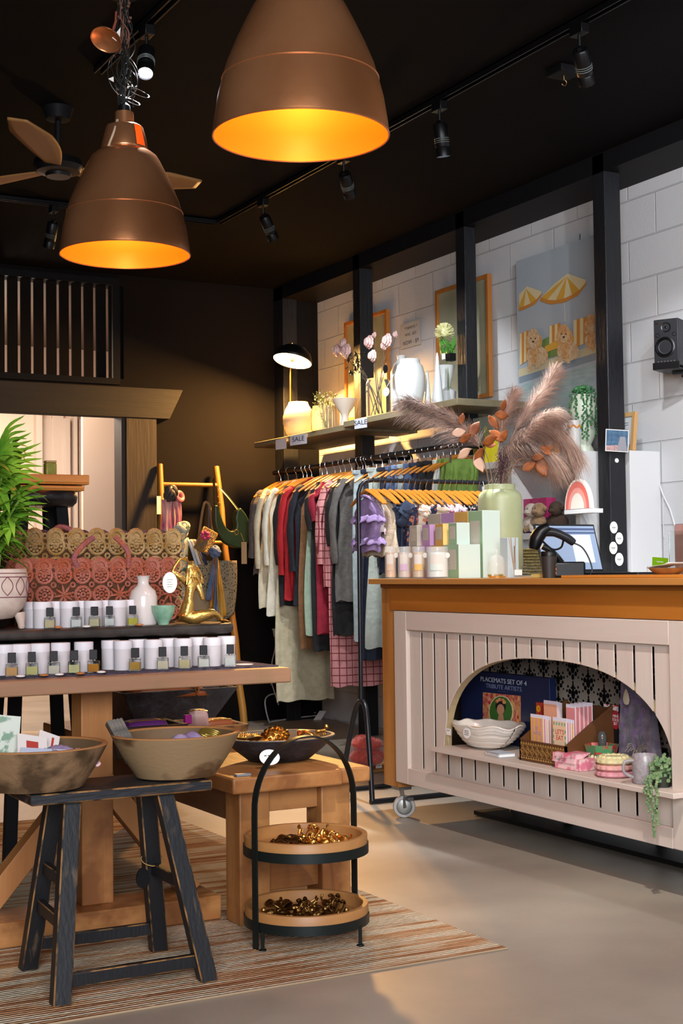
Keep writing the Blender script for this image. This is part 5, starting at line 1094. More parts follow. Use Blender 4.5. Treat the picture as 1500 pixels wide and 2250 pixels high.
p = D(1130, 1262, x=3.16); t = thing('reed_diffuser', 'small glass reed diffuser with tan reeds and a white label', 'diffuser', (3.16, p.y, ZT)); s_ = S(p)
B().lathe([(0, 0), (13*s_, 0), (14*s_, 3*s_), (14*s_, 18*s_), (6*s_, 24*s_), (5*s_, 30*s_), (7*s_, 31*s_), (6*s_, 32*s_), (0, 31*s_)], 28).build('flask', gl, t); B().box(-10*s_, 10*s_, -14.6*s_, -14.2*s_, 5*s_, 17*s_).build('label', paper, t)
for k, (dx, dy) in enumerate(((-13, 3), (-11, -4), (-9, 1), (2, -3), (-14, 0))): B().tube([(0, 0, 6*s_), (dx*s_, dy*s_, 88*s_)], .0013, 5).build('reed', mat('tan_reed', 'b0845a', .7), t)
tag(B().box(0, .09, 0, .05, 0, .013).build('yellow_box', mat('pale_yellow_card', 'd8c070', .5), loc=(3.0, D(1166, 1262, x=3.0).y, ZT), rot=(0, 0, FACE_X), bev=.001), 'flat pale yellow packet on the worktop left of the coffee cup', 'packet')
p = D(1206, 1264, x=2.99); s_ = S(p); t = thing('coffee_cup', 'dark takeaway coffee cup with a patterned sleeve', 'cup', (2.99, p.y, ZT)); B().lathe([(0, 0), (14*s_, 0), (18*s_, 48*s_), (0, 48*s_)], 32).build('cup_body', mat('dark_cup', '2e2824', .5), t); B().lathe([(0, 48*s_), (19.5*s_, 48*s_), (19*s_, 53*s_), (16*s_, 58*s_), (0, 57*s_)], 32).build('lid', blackm, t)
b = B()
for k in range(4): b.torus((15.6*s_*math.sin(R(38)), -15.6*s_*math.cos(R(38)), (10+9*k)*s_), 3*s_, .8*s_, 12, 4, nrm=(.6, -.8, 0))
b.build('printed_ring', mat('rust_print', 'a0603a', .5), t)
# laptop
LY = D(1250, 1250, x=3.30).y; t = thing('laptop', 'open laptop with a pale blue screen turned toward the aisle', 'laptop', (D(1262, 1250, y=4.50).x, 4.38, ZT), R(3))
B().box(-.155, .155, -.04, .12, 0, .016).build('base', mat('laptop_black', '15161a', .4), t, bev=.003)
b = B(); M = Matrix.Translation((0, .115, .016)) @ Matrix.Rotation(R(-16), 4, 'X'); b.box(-.155, .155, 0, .007, 0, .2, M=M); lid = b.build('lid', mat('laptop_black', '15161a', .4), t, bev=.002)
B().box(-.148, .148, -.0008, 0, .012, .192, M=M).build('screen', mat('screen_glow', '8090a8', .3, em='8fa4c4', es=.3), lid)
B().box(.02, .12, -.0014, -.0008, .04, .155, M=M).build('screen_panel', mat('screen_white', 'c0c8d0', .3, em='c4ccd8', es=.35), lid); B().box(-.148, .148, -.0014, -.0008, .174, .183, M=M).build('screen_bar', mat('screen_dark', '4a5878', .3, em='4a5a80', es=.2), lid)
b = B().box(-.148, .148, -.0014, -.0008, .16, .167, M=M); b.build('screen_bar', mat('screen_dark', '4a5878', .3, em='4a5a80', es=.2), lid)
B().box(-.13, .13, -.02, .09, .016, .0175).build('keyboard', mat('key_black', '0e0e10', .6), t)
# barcode scanner on its cradle
sx0 = D(1215, 1260, x=3.04); t = thing('scanner_cradle', 'black barcode scanner stand on the worktop', 'stand', (3.06, D(1247, 1260, x=3.06).y, ZT), R(-28))
B().box(-.055, .06, -.02, .08, 0, .055).build('base', blackm, t, bev=.008, seg=3); B().tube(spline([(-.02, .02, .05), (-.045, .02, .085), (-.085, .02, .11)], 6), [.02, .02, .019, .018, .017, .016, .015, .015, .014, .014, .014, .014, .014], 10, flat=.7).build('arm', blackm, t)
t = thing('barcode_scanner', 'black handheld barcode scanner resting in its stand with a coiled lead', 'scanner', t.location+Vector((0, 0, .1)), R(-28))
b = B(); b.tube(spline([(-.115, .02, .0), (-.105, .02, .035), (-.085, .02, .062), (-.06, .02, .075)], 5), [.020, .023, .026, .028, .030, .031, .031, .031, .031, .030, .029, .028, .027, .026, .025, .024], 14, flat=.8); b.build('head', blackm, t)
b = B(); b.tube(spline([(-.08, .02, .062), (-.04, .02, .058), (0, .02, .04), (.028, .02, .02)], 5), [.025, .025, .023, .022, .021, .020, .020, .020, .020, .020, .020, .020, .02, .019, .018, .014], 12, flat=.75); b.build('handle', mat('scanner_grey', '24262a', .35), t)
b = B(); b.tube(spline([(-.085, .02, .03), (-.05, .02, .0), (-.02, .02, .005), (-.01, .02, .03)], 6), .004, 6); b.build('trigger_guard', blackm, t)
B().tube(spline([(.028, .02, .02), (.055, .02, .005), (.075, .01, -.03), (.085, 0, -.07), (.08, .0, -.094)], 6), .003, 6).build('lead', mat('grey_lead', '3a3c40', .5), t)
# right end of the worktop
x = 3.3; p = D(1340, 1250, x=x); tag(B().box(0, .34, -.15, .0, 0, .016).build('laptop_base_slab', mat('laptop_base_black', '18181a', .4), loc=(3.28, D(1335, 1250, x=3.28).y, ZT), rot=(0, 0, FACE_X), bev=.002), 'flat black laptop base reaching right of the screen', 'tray')  # separate slab standing for the right part of the laptop base
tag(B().box(0, .62, 0, .12, 0, .009).build('orange_board', mat('orange_board', 'c88034', .4), loc=(2.915, D(1232, 1262, x=2.915).y, ZT), rot=(0, 0, FACE_X), bev=.001), 'thin orange timber board lying along the worktop edge', 'board')
p = D(1462, 1262, x=2.98); t = thing('wooden_dish', 'shallow wooden dish filled with papers at the right edge of the worktop', 'dish', (2.99, D(1466, 1262, x=2.99).y, ZT+.0095)); s_ = S(p); B().lathe([(0, 0), (25*s_, 0), (36*s_, 8*s_), (42*s_, 14*s_), (40*s_, 14*s_), (25*s_, 3*s_), (0, 3*s_)], 40).build('dish', mat('dish_wood', 'a8703a', .5, c2='8a5a2c', sc_=20), t)
tag(B().grid(lambda u, v: Vector(((u-.5)*.10, (v-.5)*.085, .004*math.sin(u*5)+.02*u*u)), 8, 4).build('receipt', paper, loc=t.location+Vector((.0, 0, 14.5*s_)), solid=.0008, rot=(0, 0, FACE_X)), 'curling white receipt on the wooden dish', 'receipt')
t, w_, h_ = facing('green_gift_card', 'lime green gift card standing in a clear holder', 'card', 3.28, 1432, 1219, 1466, 1240); t.location.z = ZT+.035; t.rotation_euler = (0, R(4), FACE_X)
B().box(0, w_, 0, .001, 0, h_).build('card', mat('lime_card', '8ac814', .5), t); B().box(w_*.3, w_*.7, -.0006, 0, h_*.5, h_*.6).build('hanging_slot', paper, t); B().box(0, w_, 0, .001, -.012, 0).build('card_foot', paper, t)
b = B(); b.box(-.03, .09, -.02, .04, -.034, -.031); b.box(-.03, .09, .0035, .006, -.031, .0); b.build('clear_holder', glass, t)
t = thing('photo_album', 'pink clothbound album leaning in a clear stand at the right edge of the worktop', 'album', (3.14, D(1478, 1255, x=3.14).y, ZT), FACE_X); B().box(0, .2, .01, .03, 0.004, .17).build('album', mat('pink_cloth', 'b88f88', .7, c2='a87c78', sc_=14), t, bev=.002)
B().box(-.012, .2, -.004, -.001, 0, .15).box(-.012, .2, .034, .037, 0, .15).box(-.012, .2, -.001, .034, 0, .003).build('clear_stand', glass, t)
# ---------------------------------------------------------------- white wall unit behind the counter
x = 4.17; t = thing('cube_unit', 'white open cube shelving unit standing against the block wall', 'shelving', (x, 6.37, 0), FACE_X)
wm = mat('white_laminate', 'd4d4d4', .4); U = 6.37-5.345; zt = 1.557
B().box(0, U, 0, .34, zt-.035, zt).build('top_board', wm, t, bev=.001)
B().box(U-.035, U, 0, .34, .05, zt-.035).build('side_board', wm, t, bev=.001); B().box(0, .035, 0, .34, .05, zt-.035).build('side_board', wm, t, bev=.001)
B().box(.44, .475, .0, .34, .05, zt-.035).build('divider', wm, t, bev=.001)
for z in (1.15, .95, .55, .05): B().box(.035, U-.035, 0, .34, z, z+.03).build('shelf_board', wm, t, bev=.001)
tag(B().box(4.352, 4.535, 5.20, 5.335, 0, zt-.005).build('side_cabinet', wm, bev=.001), 'white side cabinet panel behind the nearest black post', 'cabinet')
# rainbow block on a small ledge
x = 4.10; p = D(1268, 1118, x=x); sR = S(p)*1.42; t = thing('rainbow_block', 'coral pink and cream wooden rainbow block beside the nearest post', 'ornament', p, FACE_X)
def arcpoly(r0_, r1_, h=1.45, n=24): return [(r1_*math.cos(PI*k/n), r1_*h*math.sin(PI*k/n)) for k in range(n+1)]+([(r0_*math.cos(PI*k/n), r0_*h*math.sin(PI*k/n)) for k in range(n, -1, -1)] if r0_ else [])
for k, (a, b_, m_) in enumerate(((.088, .095, mat('rainbow_cream', 'e0d8cc', .5)), (.068, .088, mat('rainbow_coral', 'd86a60', .5)), (.050, .068, mat('rainbow_pink', 'e0988c', .5)), (0, .050, mat('rainbow_cream', 'e0d8cc', .5)))):
    B().prism(arcpoly(a, b_), 0, .022).build('rainbow_band', m_, t)
tag(B().box(-.10, .10, 0, .07, -.022, -.002).build('wall_ledge', wm, loc=p, rot=(0, 0, FACE_X), bev=.001), 'small white ledge under the rainbow block', 'ledge')
# boxes and soft toys inside the cube
for k in range(3):
    x = 4.24; y = D(1150+18*k, 1150, x=x).y; t = thing('gift_carton', f'magenta and violet gift carton in the white cube unit, {ords[k]} from the left', 'box', (x, y, 1.181), FACE_X, 'magenta cartons'); 
    B().box(0, .055, 0, .06, 0, .075).build('lower_band', mat('violet_card', '5c2a6c', .5), t); B().box(0, .055, 0, .06, .0752, .175).build('upper_band', mat('magenta_card', 'b03468', .45), t); B().box(.018, .036, -.001, 0, .12, .126).box(.012, .04, -.001, 0, .102, .106).build('printed_lines', mat('gold_print', 'd0a050', .5), t)
toy = mat('tan_plush', '8a6a4a', .95, c2='a88a68', sc_=40, bump=.4, sheen=.3); toy2 = mat('pale_plush', 'c8bcae', .95, bump=.4, sheen=.3)
for px_, lab, m_ in ((1195, 'tan plush monkey toy lying in the white cube unit', toy), (1178, 'pale plush rabbit toy beside the plush monkey', toy2), (1232, 'dark brown plush toy at the right of the cube unit', mat('dark_plush', '4a3a30', .95, bump=.4))):
    x = 4.27; p = D(px_, 1160, x=x); z0 = 1.181; t = thing('plush_toy', lab, 'soft toy', (x-.05, p.y, z0), FACE_X)
    b = B(); b.ball((0, .03, .05), .05, 1.3, 1, .9, 14); b.tube([(-.03, 0, .04), (-.07, -.02, .015)], [.018, .012], 8); b.tube([(.03, 0, .04), (.06, -.02, .015)], [.018, .012], 8); b.build('body', m_, t)
    b = B(); b.ball((.03, .0, .115), .036, n=14); b.ball((.03, -.026, .105), .018, 1.2, 1, .8, 10); b.build('head', m_, t)
    for sg in (-1, 1): B().ball((.03+.036*sg, .005, .12), .014, n=8).build('ear', m_, t); B().ball((.03+.011*sg, -.033, .122), .003, n=6).build('eye', ink, t)
t = thing('wicker_basket', 'low dark wicker basket behind the laptop', 'basket', (3.95, D(1165, 1240, x=3.95).y, .97)); wk_ = mat('dark_wicker', '4a4020', .8, c2='7a6a3a', sc_=90, bump=.6)
b = B()
for k in range(9): b.torus((0, 0, .01+.014*k), .09+.004*k, .007, 36, 6, nrm=(0, 0, 1))
b.lathe([(0, 0), (.09, 0)], 36); b.build('basket_weave', wk_, t)
# things on top of the unit
def ontop(name, label, cat, px_, pyt, x, prof, m, z0=zt, n=32, **k):
    p = D(px_, pyt, x=x); s_ = S(p); hh_ = p.z-z0; o = B().lathe([(r*s_, h*hh_) for r, h in prof], n).build(name, m, loc=(x, p.y, z0+.0005), sharp=50); return tag(o, label, cat, k.get('group'))
t = thing('boxed_game', 'grey boxed game with yellow and black lettering on the white unit', 'box', (4.25, D(1040, 1000, x=4.25).y, zt+.0005), FACE_X); s_ = S(D(1068, 960, x=4.25)); hG = D(1068, 915, x=4.25).z-zt
B().box(0, .19, 0, .05, 0, hG).build('box_body', mat('grey_green_box', '8a9486', .5), t); text('Fun\nGames', .032, mat('yellow_print', 'd8c820', .5), t, (.13, -.001, hG*.62), rot=(PI/2, PI/2, 0)); B().box(.0, .07, -.0008, 0, 0, hG*.4).build('yellow_panel', mat('yellow_print', 'd8c820', .5), t)
b = B()
for k in range(4): b.prism([(.005+.015*k, hG*.28), (.012+.015*k, hG*.28), (.02+.015*k, hG*.34), (.012+.015*k, hG*.4), (.005+.015*k, hG*.4), (.013+.015*k, hG*.34)], -.0014, -.0008)
b.build('black_chevrons', ink, t)
tag(B().box(0, .07, 0, .04, 0, .12).build('yellow_packet', mat('yellow_print', 'd8c820', .5), loc=(4.2, D(1064, 1010, x=4.2).y, zt+.0005), rot=(0, 0, FACE_X), bev=.001), 'bright yellow packet on the white unit seen between the rust leaves', 'packet')
# head shaped vase with a string of pearls, smaller ceramics
p = D(1282, 940, x=4.33); t = thing('hanging_succulent', 'pale vase with long strings of green succulent hanging beside the nearest post', 'plant', (4.33, p.y, zt+.0005)); hv = D(1280, 868, x=4.33).z-zt
B().lathe([(0, 0), (.05, 0), (.05, hv*.05), (.035, hv*.15), (.06, hv*.35), (.05, hv*.55), (.075, hv*.75), (.06, hv*.95), (.05, hv), (.045, hv*.97), (0, hv*.9)], 36).build('vase', mat('pale_green_ceramic', 'c4cbb8', .35), t)
suc2 = mat('deep_succulent', '2e5c3c', .5, c2='4f8a52', sc_=60); b = B(); rr = random.Random(31)
for k in range(70): a = rr.uniform(0, 6.28); r = rr.uniform(0, .06); b.ball((r*math.cos(a), r*math.sin(a), hv+.01+rr.uniform(0, .035)*(1-r*8)), .009, n=6)
for (a, L_) in ((205, .15), (232, .23), (243, .24), (262, .17), (285, .22), (300, .18), (180, .10)):
    x0, y0 = .068*math.cos(R(a)), .068*math.sin(R(a))
    for k in range(int(L_/.009)): b.ball((x0*1.1+rr.uniform(-.008, .008), y0*1.1+rr.uniform(-.008, .008), hv-.009*k), .0062, n=6)
b.build('foliage', suc2, t)
ontop('small_jug', 'small pale jug with an orange painted ring on the white unit', 'jug', 1240, 930, 4.30, [(0, 0), (14, 0), (20, .2), (22, .5), (14, .8), (12, 1), (10, .98), (0, .9)], mat('pale_jug', 'c8c6c2', .4))
t = thing('candle_holder', 'pale ceramic holder with a wavy orange band left of the hanging succulent', 'holder', (4.26, D(1262, 980, x=4.26).y, zt+.0005)); B().lathe([(0, 0), (.03, 0), (.03, .16), (.026, .16), (0, .15)], 28).build('body', mat('pale_jug', 'c8c6c2', .4), t)
B().tube([((.031)*math.sin(R(a)), -.031*math.cos(R(a)), .13+.006*math.sin(R(a*6))) for a in range(-120, 90, 8)], .004, 6).build('orange_wave', mat('orange_glaze', 'd88a2a', .5), t)
ontop('ceramic_dish', 'low pale ceramic pedestal dish on the white unit under the broad plume', 'dish', 1215, 972, 4.24, [(0, 0), (16, 0), (10, .3), (24, .8), (26, 1), (22, .9), (0, .6)], mat('pale_jug', 'c8c6c2', .4))
for px_, lab in ((1185, 'small frosted tumbler on the white unit left of its twin'), (1202, 'small frosted tumbler on the white unit right of its twin')): ontop('glass_tumbler', lab, 'tumbler', px_, 985, 4.2, [(0, 0), (8, 0), (9, 1), (8, 1), (7, .1), (0, .1)], mat('frosted_glass', 'c4d4cc', .2))
tag(B().lathe([(0, 0), (.02, 0), (.02, .07), (.014, .08), (0, .08)], 20).build('small_bottle', mat('orange_glaze', 'd88a2a', .5), loc=(4.2, D(1225, 985, x=4.2).y, zt+.0005)), 'small orange bottle on the white unit under the pale jug', 'bottle')
# framed certificate on the cabinet, postcard and round tags on the post
x = 4.42; t = thing('document_frame', 'pale timber framed document leaning on the white side cabinet', 'frame', (4.37, D(1338, 990, x=4.37).y, zt-.004), FACE_X); t.rotation_euler = (R(-6), 0, FACE_X); fw = wood('pale_frame', 'b98a55', 'cda36c', 2, .5, 12)
hF = D(1390, 903, x=4.4).z-zt; W_ = .17
for bb in ((0, W_, hF-.02, hF), (0, W_, 0, .02)): B().box(bb[0], bb[1], 0, .02, bb[2], bb[3]).build('frame_bar', fw, t)
for bb in ((0, .02), (W_-.02, W_)): B().box(bb[0], bb[1], 0, .02, .02, hF-.02).build('frame_bar', fw, t)
dc = B().box(.02, W_-.02, .006, .010, .02, hF-.02).build('document', mat('document_paper', 'c8cdd0', .5), t); b = B()
for k in range(18): b.box(.035, W_-.05-.02*(k % 3 == 2), .0052, .006, hF-.05-.011*k, hF-.047-.011*k)
b.build('printed_lines', mat('label_ink', '6c665e', .6), dc)
t = thing('postcard', 'small photo postcard of a pier and blue sea fixed to the nearest post', 'postcard', (0, 0, 0), 0); t.location = D(1329, 991, y=5.205); s_ = S(t.location); t.rotation_euler = (0, R(3), R(-18))
w2, h2 = 53*s_/math.cos(R(10)), 49*s_
B().box(0, w2, 0, .0006, 0, h2).build('card', wht, t); B().box(.004, w2-.004, -.0004, 0, .004, h2-.004).build('printed_sea', mat('sea_print', '34506c', .5, c2='4a6c88', sc_=60), t)
B().prism([(.004, .004), (w2*.72, .004), (w2*.66, h2*.3), (.004, h2*.26)], -.0008, -.0004).build('printed_shore', mat('shore_print', '98706c', .5, c2='c0a0a0', sc_=120), t); B().prism([(w2*.5, .006), (w2*.95, .004), (w2*.84, h2*.7), (w2*.62, h2*.68)], -.0012, -.0008).build('printed_pier', mat('pier_print', '8c8a90', .5), t)
for k, (px_, py_, r) in enumerate(((1348, 1159, 10.5), (1360, 1183, 10.5), (1347, 1204, 11), (1360, 1229, 11.5))):
    p = D(px_, py_, y=5.215); s_ = S(p); t = thing('round_tag', f'white round printed tag on the nearest post, {ords[k]} from the top', 'tag', p, 0, 'round tags on the post'); B().prism(ell(0, 0, r*s_, r*1.25*s_, 28), -.0008, .0008).build('disc', paper, t); b = B()
    for j in range(3): b.box((-.5+.34*j)*r*s_, (-.28+.34*j)*r*s_, -.0013, -.0009, -.001, .002)
    b.box(-.3*r*s_, .3*r*s_, -.0013, -.0009, -.005, -.004); b.build('printed_name', ink, t)
tag(B().lathe([(0, 0), (.011, .001), (.010, .004), (0, .005)], 16, M=Matrix.Rotation(R(90), 4, 'X')).build('screw_cap', paper, loc=D(1354, 1012, y=5.2195)), 'small white plastic cap on the nearest post under the postcard', 'cap')
# white cable down the wall
tag(B().tube([D(1430, 1005, x=4.53), D(1455, 1085, x=4.53), D(1472, 1120, x=4.53), D(1492, 1190, x=4.53)], .004, 6).tube([D(1456, 1088, x=4.53), D(1457, 1180, x=4.53)], .002, 6).build('white_cable', mat('white_cable', 'd4d4d4', .4)), 'white cable running down the block wall right of the cabinet', 'cable')
# ---------------------------------------------------------------- loudspeaker
x = 4.34; t = thing('wall_speaker', 'black loudspeaker on a wall bracket at the right edge', 'speaker', D(1437, 806, x=x), R(-62)); s_ = S(t.location); W_, Hh = 53*s_*1.06, 103*s_
B().box(0, W_, 0, .17, 0, Hh).build('cabinet', mat('speaker_black', '1c1d20', .45, bump=.05, bs=200), t, bev=.004)
My2 = lambda a, z: Matrix.Translation((a*W_, 0, z*Hh)) @ Matrix.Rotation(R(90), 4, 'X')
rb = mat('speaker_rubber', '0c0c0e', .3); cone = mat('speaker_cone', '3a3c40', .5)
B().lathe([(.40*W_, -.002), (.40*W_, .004), (.36*W_, .006), (.33*W_, .002), (.30*W_, .005), (.27*W_, .002)], 40, M=My2(.46, .40)).build('woofer_surround', rb, t)
B().lathe([(.28*W_, .002), (.12*W_, -.008), (.11*W_, -.004), (0, -.001)], 32, M=My2(.46, .40)).build('woofer_cone', cone, t)
B().lathe([(.2*W_, -.001), (.19*W_, .002), (.08*W_, -.004), (.05*W_, .001), (0, .003)], 28, M=My2(.5, .82)).build('tweeter', rb, t)
for a in (.16, .84): B().lathe([(.085*W_, .0), (.08*W_, .002), (.05*W_, -.003), (0, -.004)], 20, M=My2(a, .66)).build('bass_port', rb, t)
b = B()
for k in range(6): b.lathe([(.03*W_, 0), (.03*W_, .005), (0, .005)], 12, M=My2(.18+.13*k, .09))
b.build('control_knob', mat('knob_grey', '54504e', .4), t); B().box(.05*W_, .24*W_, -.001, 0, .9*Hh, .93*Hh).build('badge', chrome, t)
t = thing('speaker_bracket', 'black steel wall bracket under the loudspeaker', 'bracket', t.location+Vector((0, 0, -.012)), R(-62)); B().box(-.004, W_+.005, -.008, .17, -.004, .0).build('shelf_plate', blackm, t); B().box(-.004, W_+.005, -.008, -.004, 0, .028).build('front_lip', blackm, t)
B().bar((.05, .1, -.012), (.26, .14, -.012), .03, .012).build('arm', blackm, t); B().lathe([(0, 0), (.012, 0), (.012, .01), (0, .01)], 12, (.10, .1, -.035)).tube([(.10, .1, -.04), (.10, .1, -.01)], .004, 6).build('wing_screw', chrome, t)
# ---------------------------------------------------------------- pictures on the wall
x = 4.50; t, w_, h_ = facing('canvas_print', 'large canvas print of three curly dogs by a pool under yellow parasols', 'picture', x, 1140, 572, 1309, 965)
zb = t.location.z; B().box(0, w_, 0, .038, 0, h_).build('canvas', mat('print_sky', 'a2aeb8', .6, c2='aab4bc', sc_=3), t)
def pl(name, m, pts, k): return draw(t, x, name, m, pts, .0006*k)
pl('printed_pool', mat('print_water', 'a4b8b8', .6, c2='8fa6aa', sc_=12, stretch=(1, 1, 5)), [(1141, 848), (1309, 798), (1310, 926), (1143, 964)], 1)
pl('printed_tiles', mat('print_tile', '66788c', .6, c2='8898a4', sc_=140, kind='wave', stretch=(1, .001, .001), lo=.1, hi=.2), [(1140, 828), (1309, 774), (1310, 790), (1141, 842)], 2)
pl('printed_coping', mat('print_coping', 'c8bd9c', .6), [(1140, 812), (1309, 757), (1309, 775), (1140, 829)], 3)
pl('printed_hedge', mat('print_hedge', '6c8a4c', .6), [(1190, 748), (1206, 740), (1215, 748), (1260, 738), (1270, 750), (1262, 772), (1195, 790)], 4)
yel = mat('print_yellow', 'd8a440', .6); cre = mat('print_cream', 'dcccA0'.lower(), .6); org = mat('print_orange', 'c8843a', .6); furm = mat('print_fur', 'c48a54', .7, c2='d8b080', sc_=60); fur2 = mat('print_pale_fur', 'd8c4a4', .7, c2='c89c6c', sc_=60)
for (cx_, cy_, k_2) in ((1240, 642, 1), (1152, 662, .8)):
    cut = lambda P_: [(max(a, 1141), b_) for a, b_ in P_]
    base = [(cx_-52*k_2, cy_+14*k_2), (cx_-22*k_2, cy_-18*k_2), (cx_+8*k_2, cy_-41*k_2), (cx_+48*k_2, cy_-27*k_2), (cx_+49*k_2, cy_-17*k_2), (cx_+30*k_2, cy_+8*k_2), (cx_, cy_+23*k_2), (cx_-30*k_2, cy_+27*k_2), (cx_-52*k_2, cy_+20*k_2)]
    pl('printed_parasol', org, cut(base), 5); rim_ = [(cx_-50*k_2, cy_+12*k_2), (cx_-36*k_2, cy_+17*k_2), (cx_-18*k_2, cy_+18*k_2), (cx_, cy_+14*k_2), (cx_+18*k_2, cy_+6*k_2), (cx_+34*k_2, cy_-5*k_2), (cx_+47*k_2, cy_-20*k_2)]; apex = (cx_+6*k_2, cy_-34*k_2)
    pl('printed_parasol', cre, cut([rim_[0], (cx_-22*k_2, cy_-18*k_2), (cx_+8*k_2, cy_-41*k_2), (cx_+48*k_2, cy_-27*k_2), rim_[-1], apex]), 6)
    for j in range(6): pl('printed_stripe', yel if j % 2 == 0 else cre, cut([apex, rim_[j], rim_[j+1]]), 7)
pl('printed_pole', cre, [(1239, 664), (1240, 664), (1242, 706), (1241, 706)], 5)
for (a, b_, c_, d_) in ((1143, 734, 1162, 800), (1208, 717, 1232, 762), (1261, 704, 1290, 762)):
    for j in range(4): u0, u1 = a+(c_-a)*j/4, a+(c_-a)*(j+1)/4; pl('printed_chair', org if j % 2 else cre, [(u0, b_-2*j), (u1, b_-2*j-2), (u1, d_-3*j), (u0, d_-3*j+3)], 8)
pl('printed_towel', yel, [(1198, 762), (1228, 746), (1262, 738), (1262, 752), (1200, 775)], 9)
for (cx_, cy_, pale) in ((1174, 750, 1), (1241, 740, 0), (1302, 718, 0)):
    hd, bd = (fur2, furm) if pale else (furm, furm); cl = lambda P_: [(min(a, 1308.5), b_) for a, b_ in P_]
    pl('printed_dog_body', fur2, cl(ell(cx_+8, cy_+32, 24, 22)), 10); pl('printed_dog_chest', bd, cl(ell(cx_+2, cy_+30, 12, 20)), 11)
    pl('printed_dog_leg', fur2, cl([(cx_-13, cy_+30), (cx_-5, cy_+30), (cx_-4, cy_+62), (cx_-11, cy_+68)]), 11.5) if cx_ < 1290 else None
    pl('printed_dog_leg', fur2, cl([(cx_+8, cy_+28), (cx_+15, cy_+26), (cx_+13, cy_+58), (cx_+5, cy_+60)]), 11.5) if cx_ < 1290 else None
    pl('printed_dog_ear', bd, cl(ell(cx_-11, cy_+2, 6, 15)), 12); pl('printed_dog_ear', bd, cl(ell(cx_+13, cy_, 6, 15)), 12)
    pl('printed_dog_head', hd, cl(ell(cx_, cy_-6, 13, 22)), 13); pl('printed_dog_muzzle', fur2, cl(ell(cx_, cy_+4, 8, 9)), 14)
    if cx_ < 1290: pl('printed_dog_nose', ink, ell(cx_, cy_+1, 2.5, 2.2, 10), 15); [pl('printed_dog_eye', ink, ell(cx_+e, cy_-6, 1.4, 1.6, 8), 15) for e in (-5, 5)]
tag(B().tube([D(1274, 528, x=4.535), D(1274, 514, x=4.535)], .003, 6).build('picture_hook', chrome), 'tiny metal hook above the dog canvas', 'hook')
frm = wood('orange_frame_wood', 'a8682c', 'bd7c3a', 2, .45, 14); mir = mat('pale_artwork', 'a8a890', .25, c2='8c8c74', sc_=2)
def frame(label, corners, x, name='framed_artwork'):
    # corners in the photo: left/right edge columns, top rows and bottom rows
    (xl, yl_), (xr, yr) , zb = corners; a = D(xl, yl_, x=x); c_ = D(xr, yr, x=x); z1 = (a.z+c_.z)/2; z0 = zb; t = thing(name, label, 'frame', (x-.0, a.y, z0), FACE_X); w_ = a.y-c_.y; h_ = z1-z0
    B().box(0, w_, 0, .03, 0, .022).build('frame_bar', frm, t, bev=.001); B().box(0, w_, 0, .03, h_-.022, h_).build('frame_bar', frm, t, bev=.001); B().box(0, .022, 0, .03, .022, h_-.022).build('frame_bar', frm, t, bev=.001); B().box(w_-.022, w_, 0, .03, .022, h_-.022).build('frame_bar', frm, t, bev=.001)
    B().box(.022, w_-.022, .014, .02, .022, h_-.022).build('artwork', mir, t); return t, w_, h_
frame('tall orange timber framed artwork half hidden behind the middle post', ((955, 640), (1070, 600), 1.97), 4.50)
tt_, w_, h_ = frame('tall orange timber framed artwork behind the roses and the far post', ((755, 708), (848, 680), 1.99), 4.50)
B().prism([(.06, .1), (.22, .08), (.26, .3), (.14, .34)], .012, .013).build('dark_patch', mat('grey_art', '6c6650', .5), tt_)
t = thing('paper_sign', 'paper notice on the block wall reading PAPAYA WAS - $25 NOW - $9', 'sign', D(881, 768, x=4.53), FACE_X); s_ = S(t.location); a = D(881, 768, x=4.53).y-D(924, 752, x=4.53).y
B().box(0, a, 0, .0015, 0, .155).build('sheet', mat('notice_paper', 'c2beb8', .6), t)
for tx_, z, sz in (('* PAPAYA *', .12, .026), ('WAS - $25', .08, .026), ('NOW - $9', .03, .036)): text(tx_, sz, mat('grey_ink', '50484a', .6), t, (a/2, -.0006, z), ex=.0002, sx=1.15)
# ---------------------------------------------------------------- plank shelves
slf = wood('grey_green_shelf', '746a52', '8c8264', 1, .55, 10, .1)
def shelf(label, x0, y0, y1, z0, z1):
    b = B().box(x0, 4.247, y0, y1, z0, z1)
    ys = sorted([y0, y1]+[q for a in (5.22, 6.412, 7.58) for q in (a-.002, a+.090) if y0 < q < y1])
    for k in range(0, len(ys)-1, 2): b.box(4.247, 4.50, ys[k], ys[k+1], z0, z1)
    return tag(b.build('plank_shelf', slf, bev=.003), label, 'shelf')
zA, zB_ = 1.868, 1.884
shelf('far grey timber plank shelf holding the lamp and the ribbed glass', 4.0, 7.33, 8.60, zA-.034, zA); shelf('nearer grey timber plank shelf holding the white vases', 3.985, 6.10, 7.325, zB_-.036, zB_)
for k, (px_, py_, w2, tx_, lab, zz) in enumerate(((655, 965, 40, 'SALE', 'white SALE card drooping from the far shelf', 0), (617, 975, 26, '', 'small blank white card at the left end of the far shelf', 0), (792, 929, 28, 'SALE', 'white SALE card on the corner of the nearer shelf', 1))):
    t = thing('sale_card', lab, 'card', D(px_, py_, x=3.981 if not zz else 3.966), FACE_X+R(8)); s_ = S(t.location); ww = w2*s_/.62; B().box(-ww/2, ww/2, 0, .001, -12*s_, 10*s_).build('card', mat('cool_paper', 'c4c8d4', .6), t)
    if tx_: text(tx_, 15*s_, ink, t, (0, -.0006, 0), ex=.0002, sx=1.5)
b = B()
for y0 in (7.5, 8.3): b.box(4.02, 4.5, y0, y0+.03, zA-.062, zA-.036)
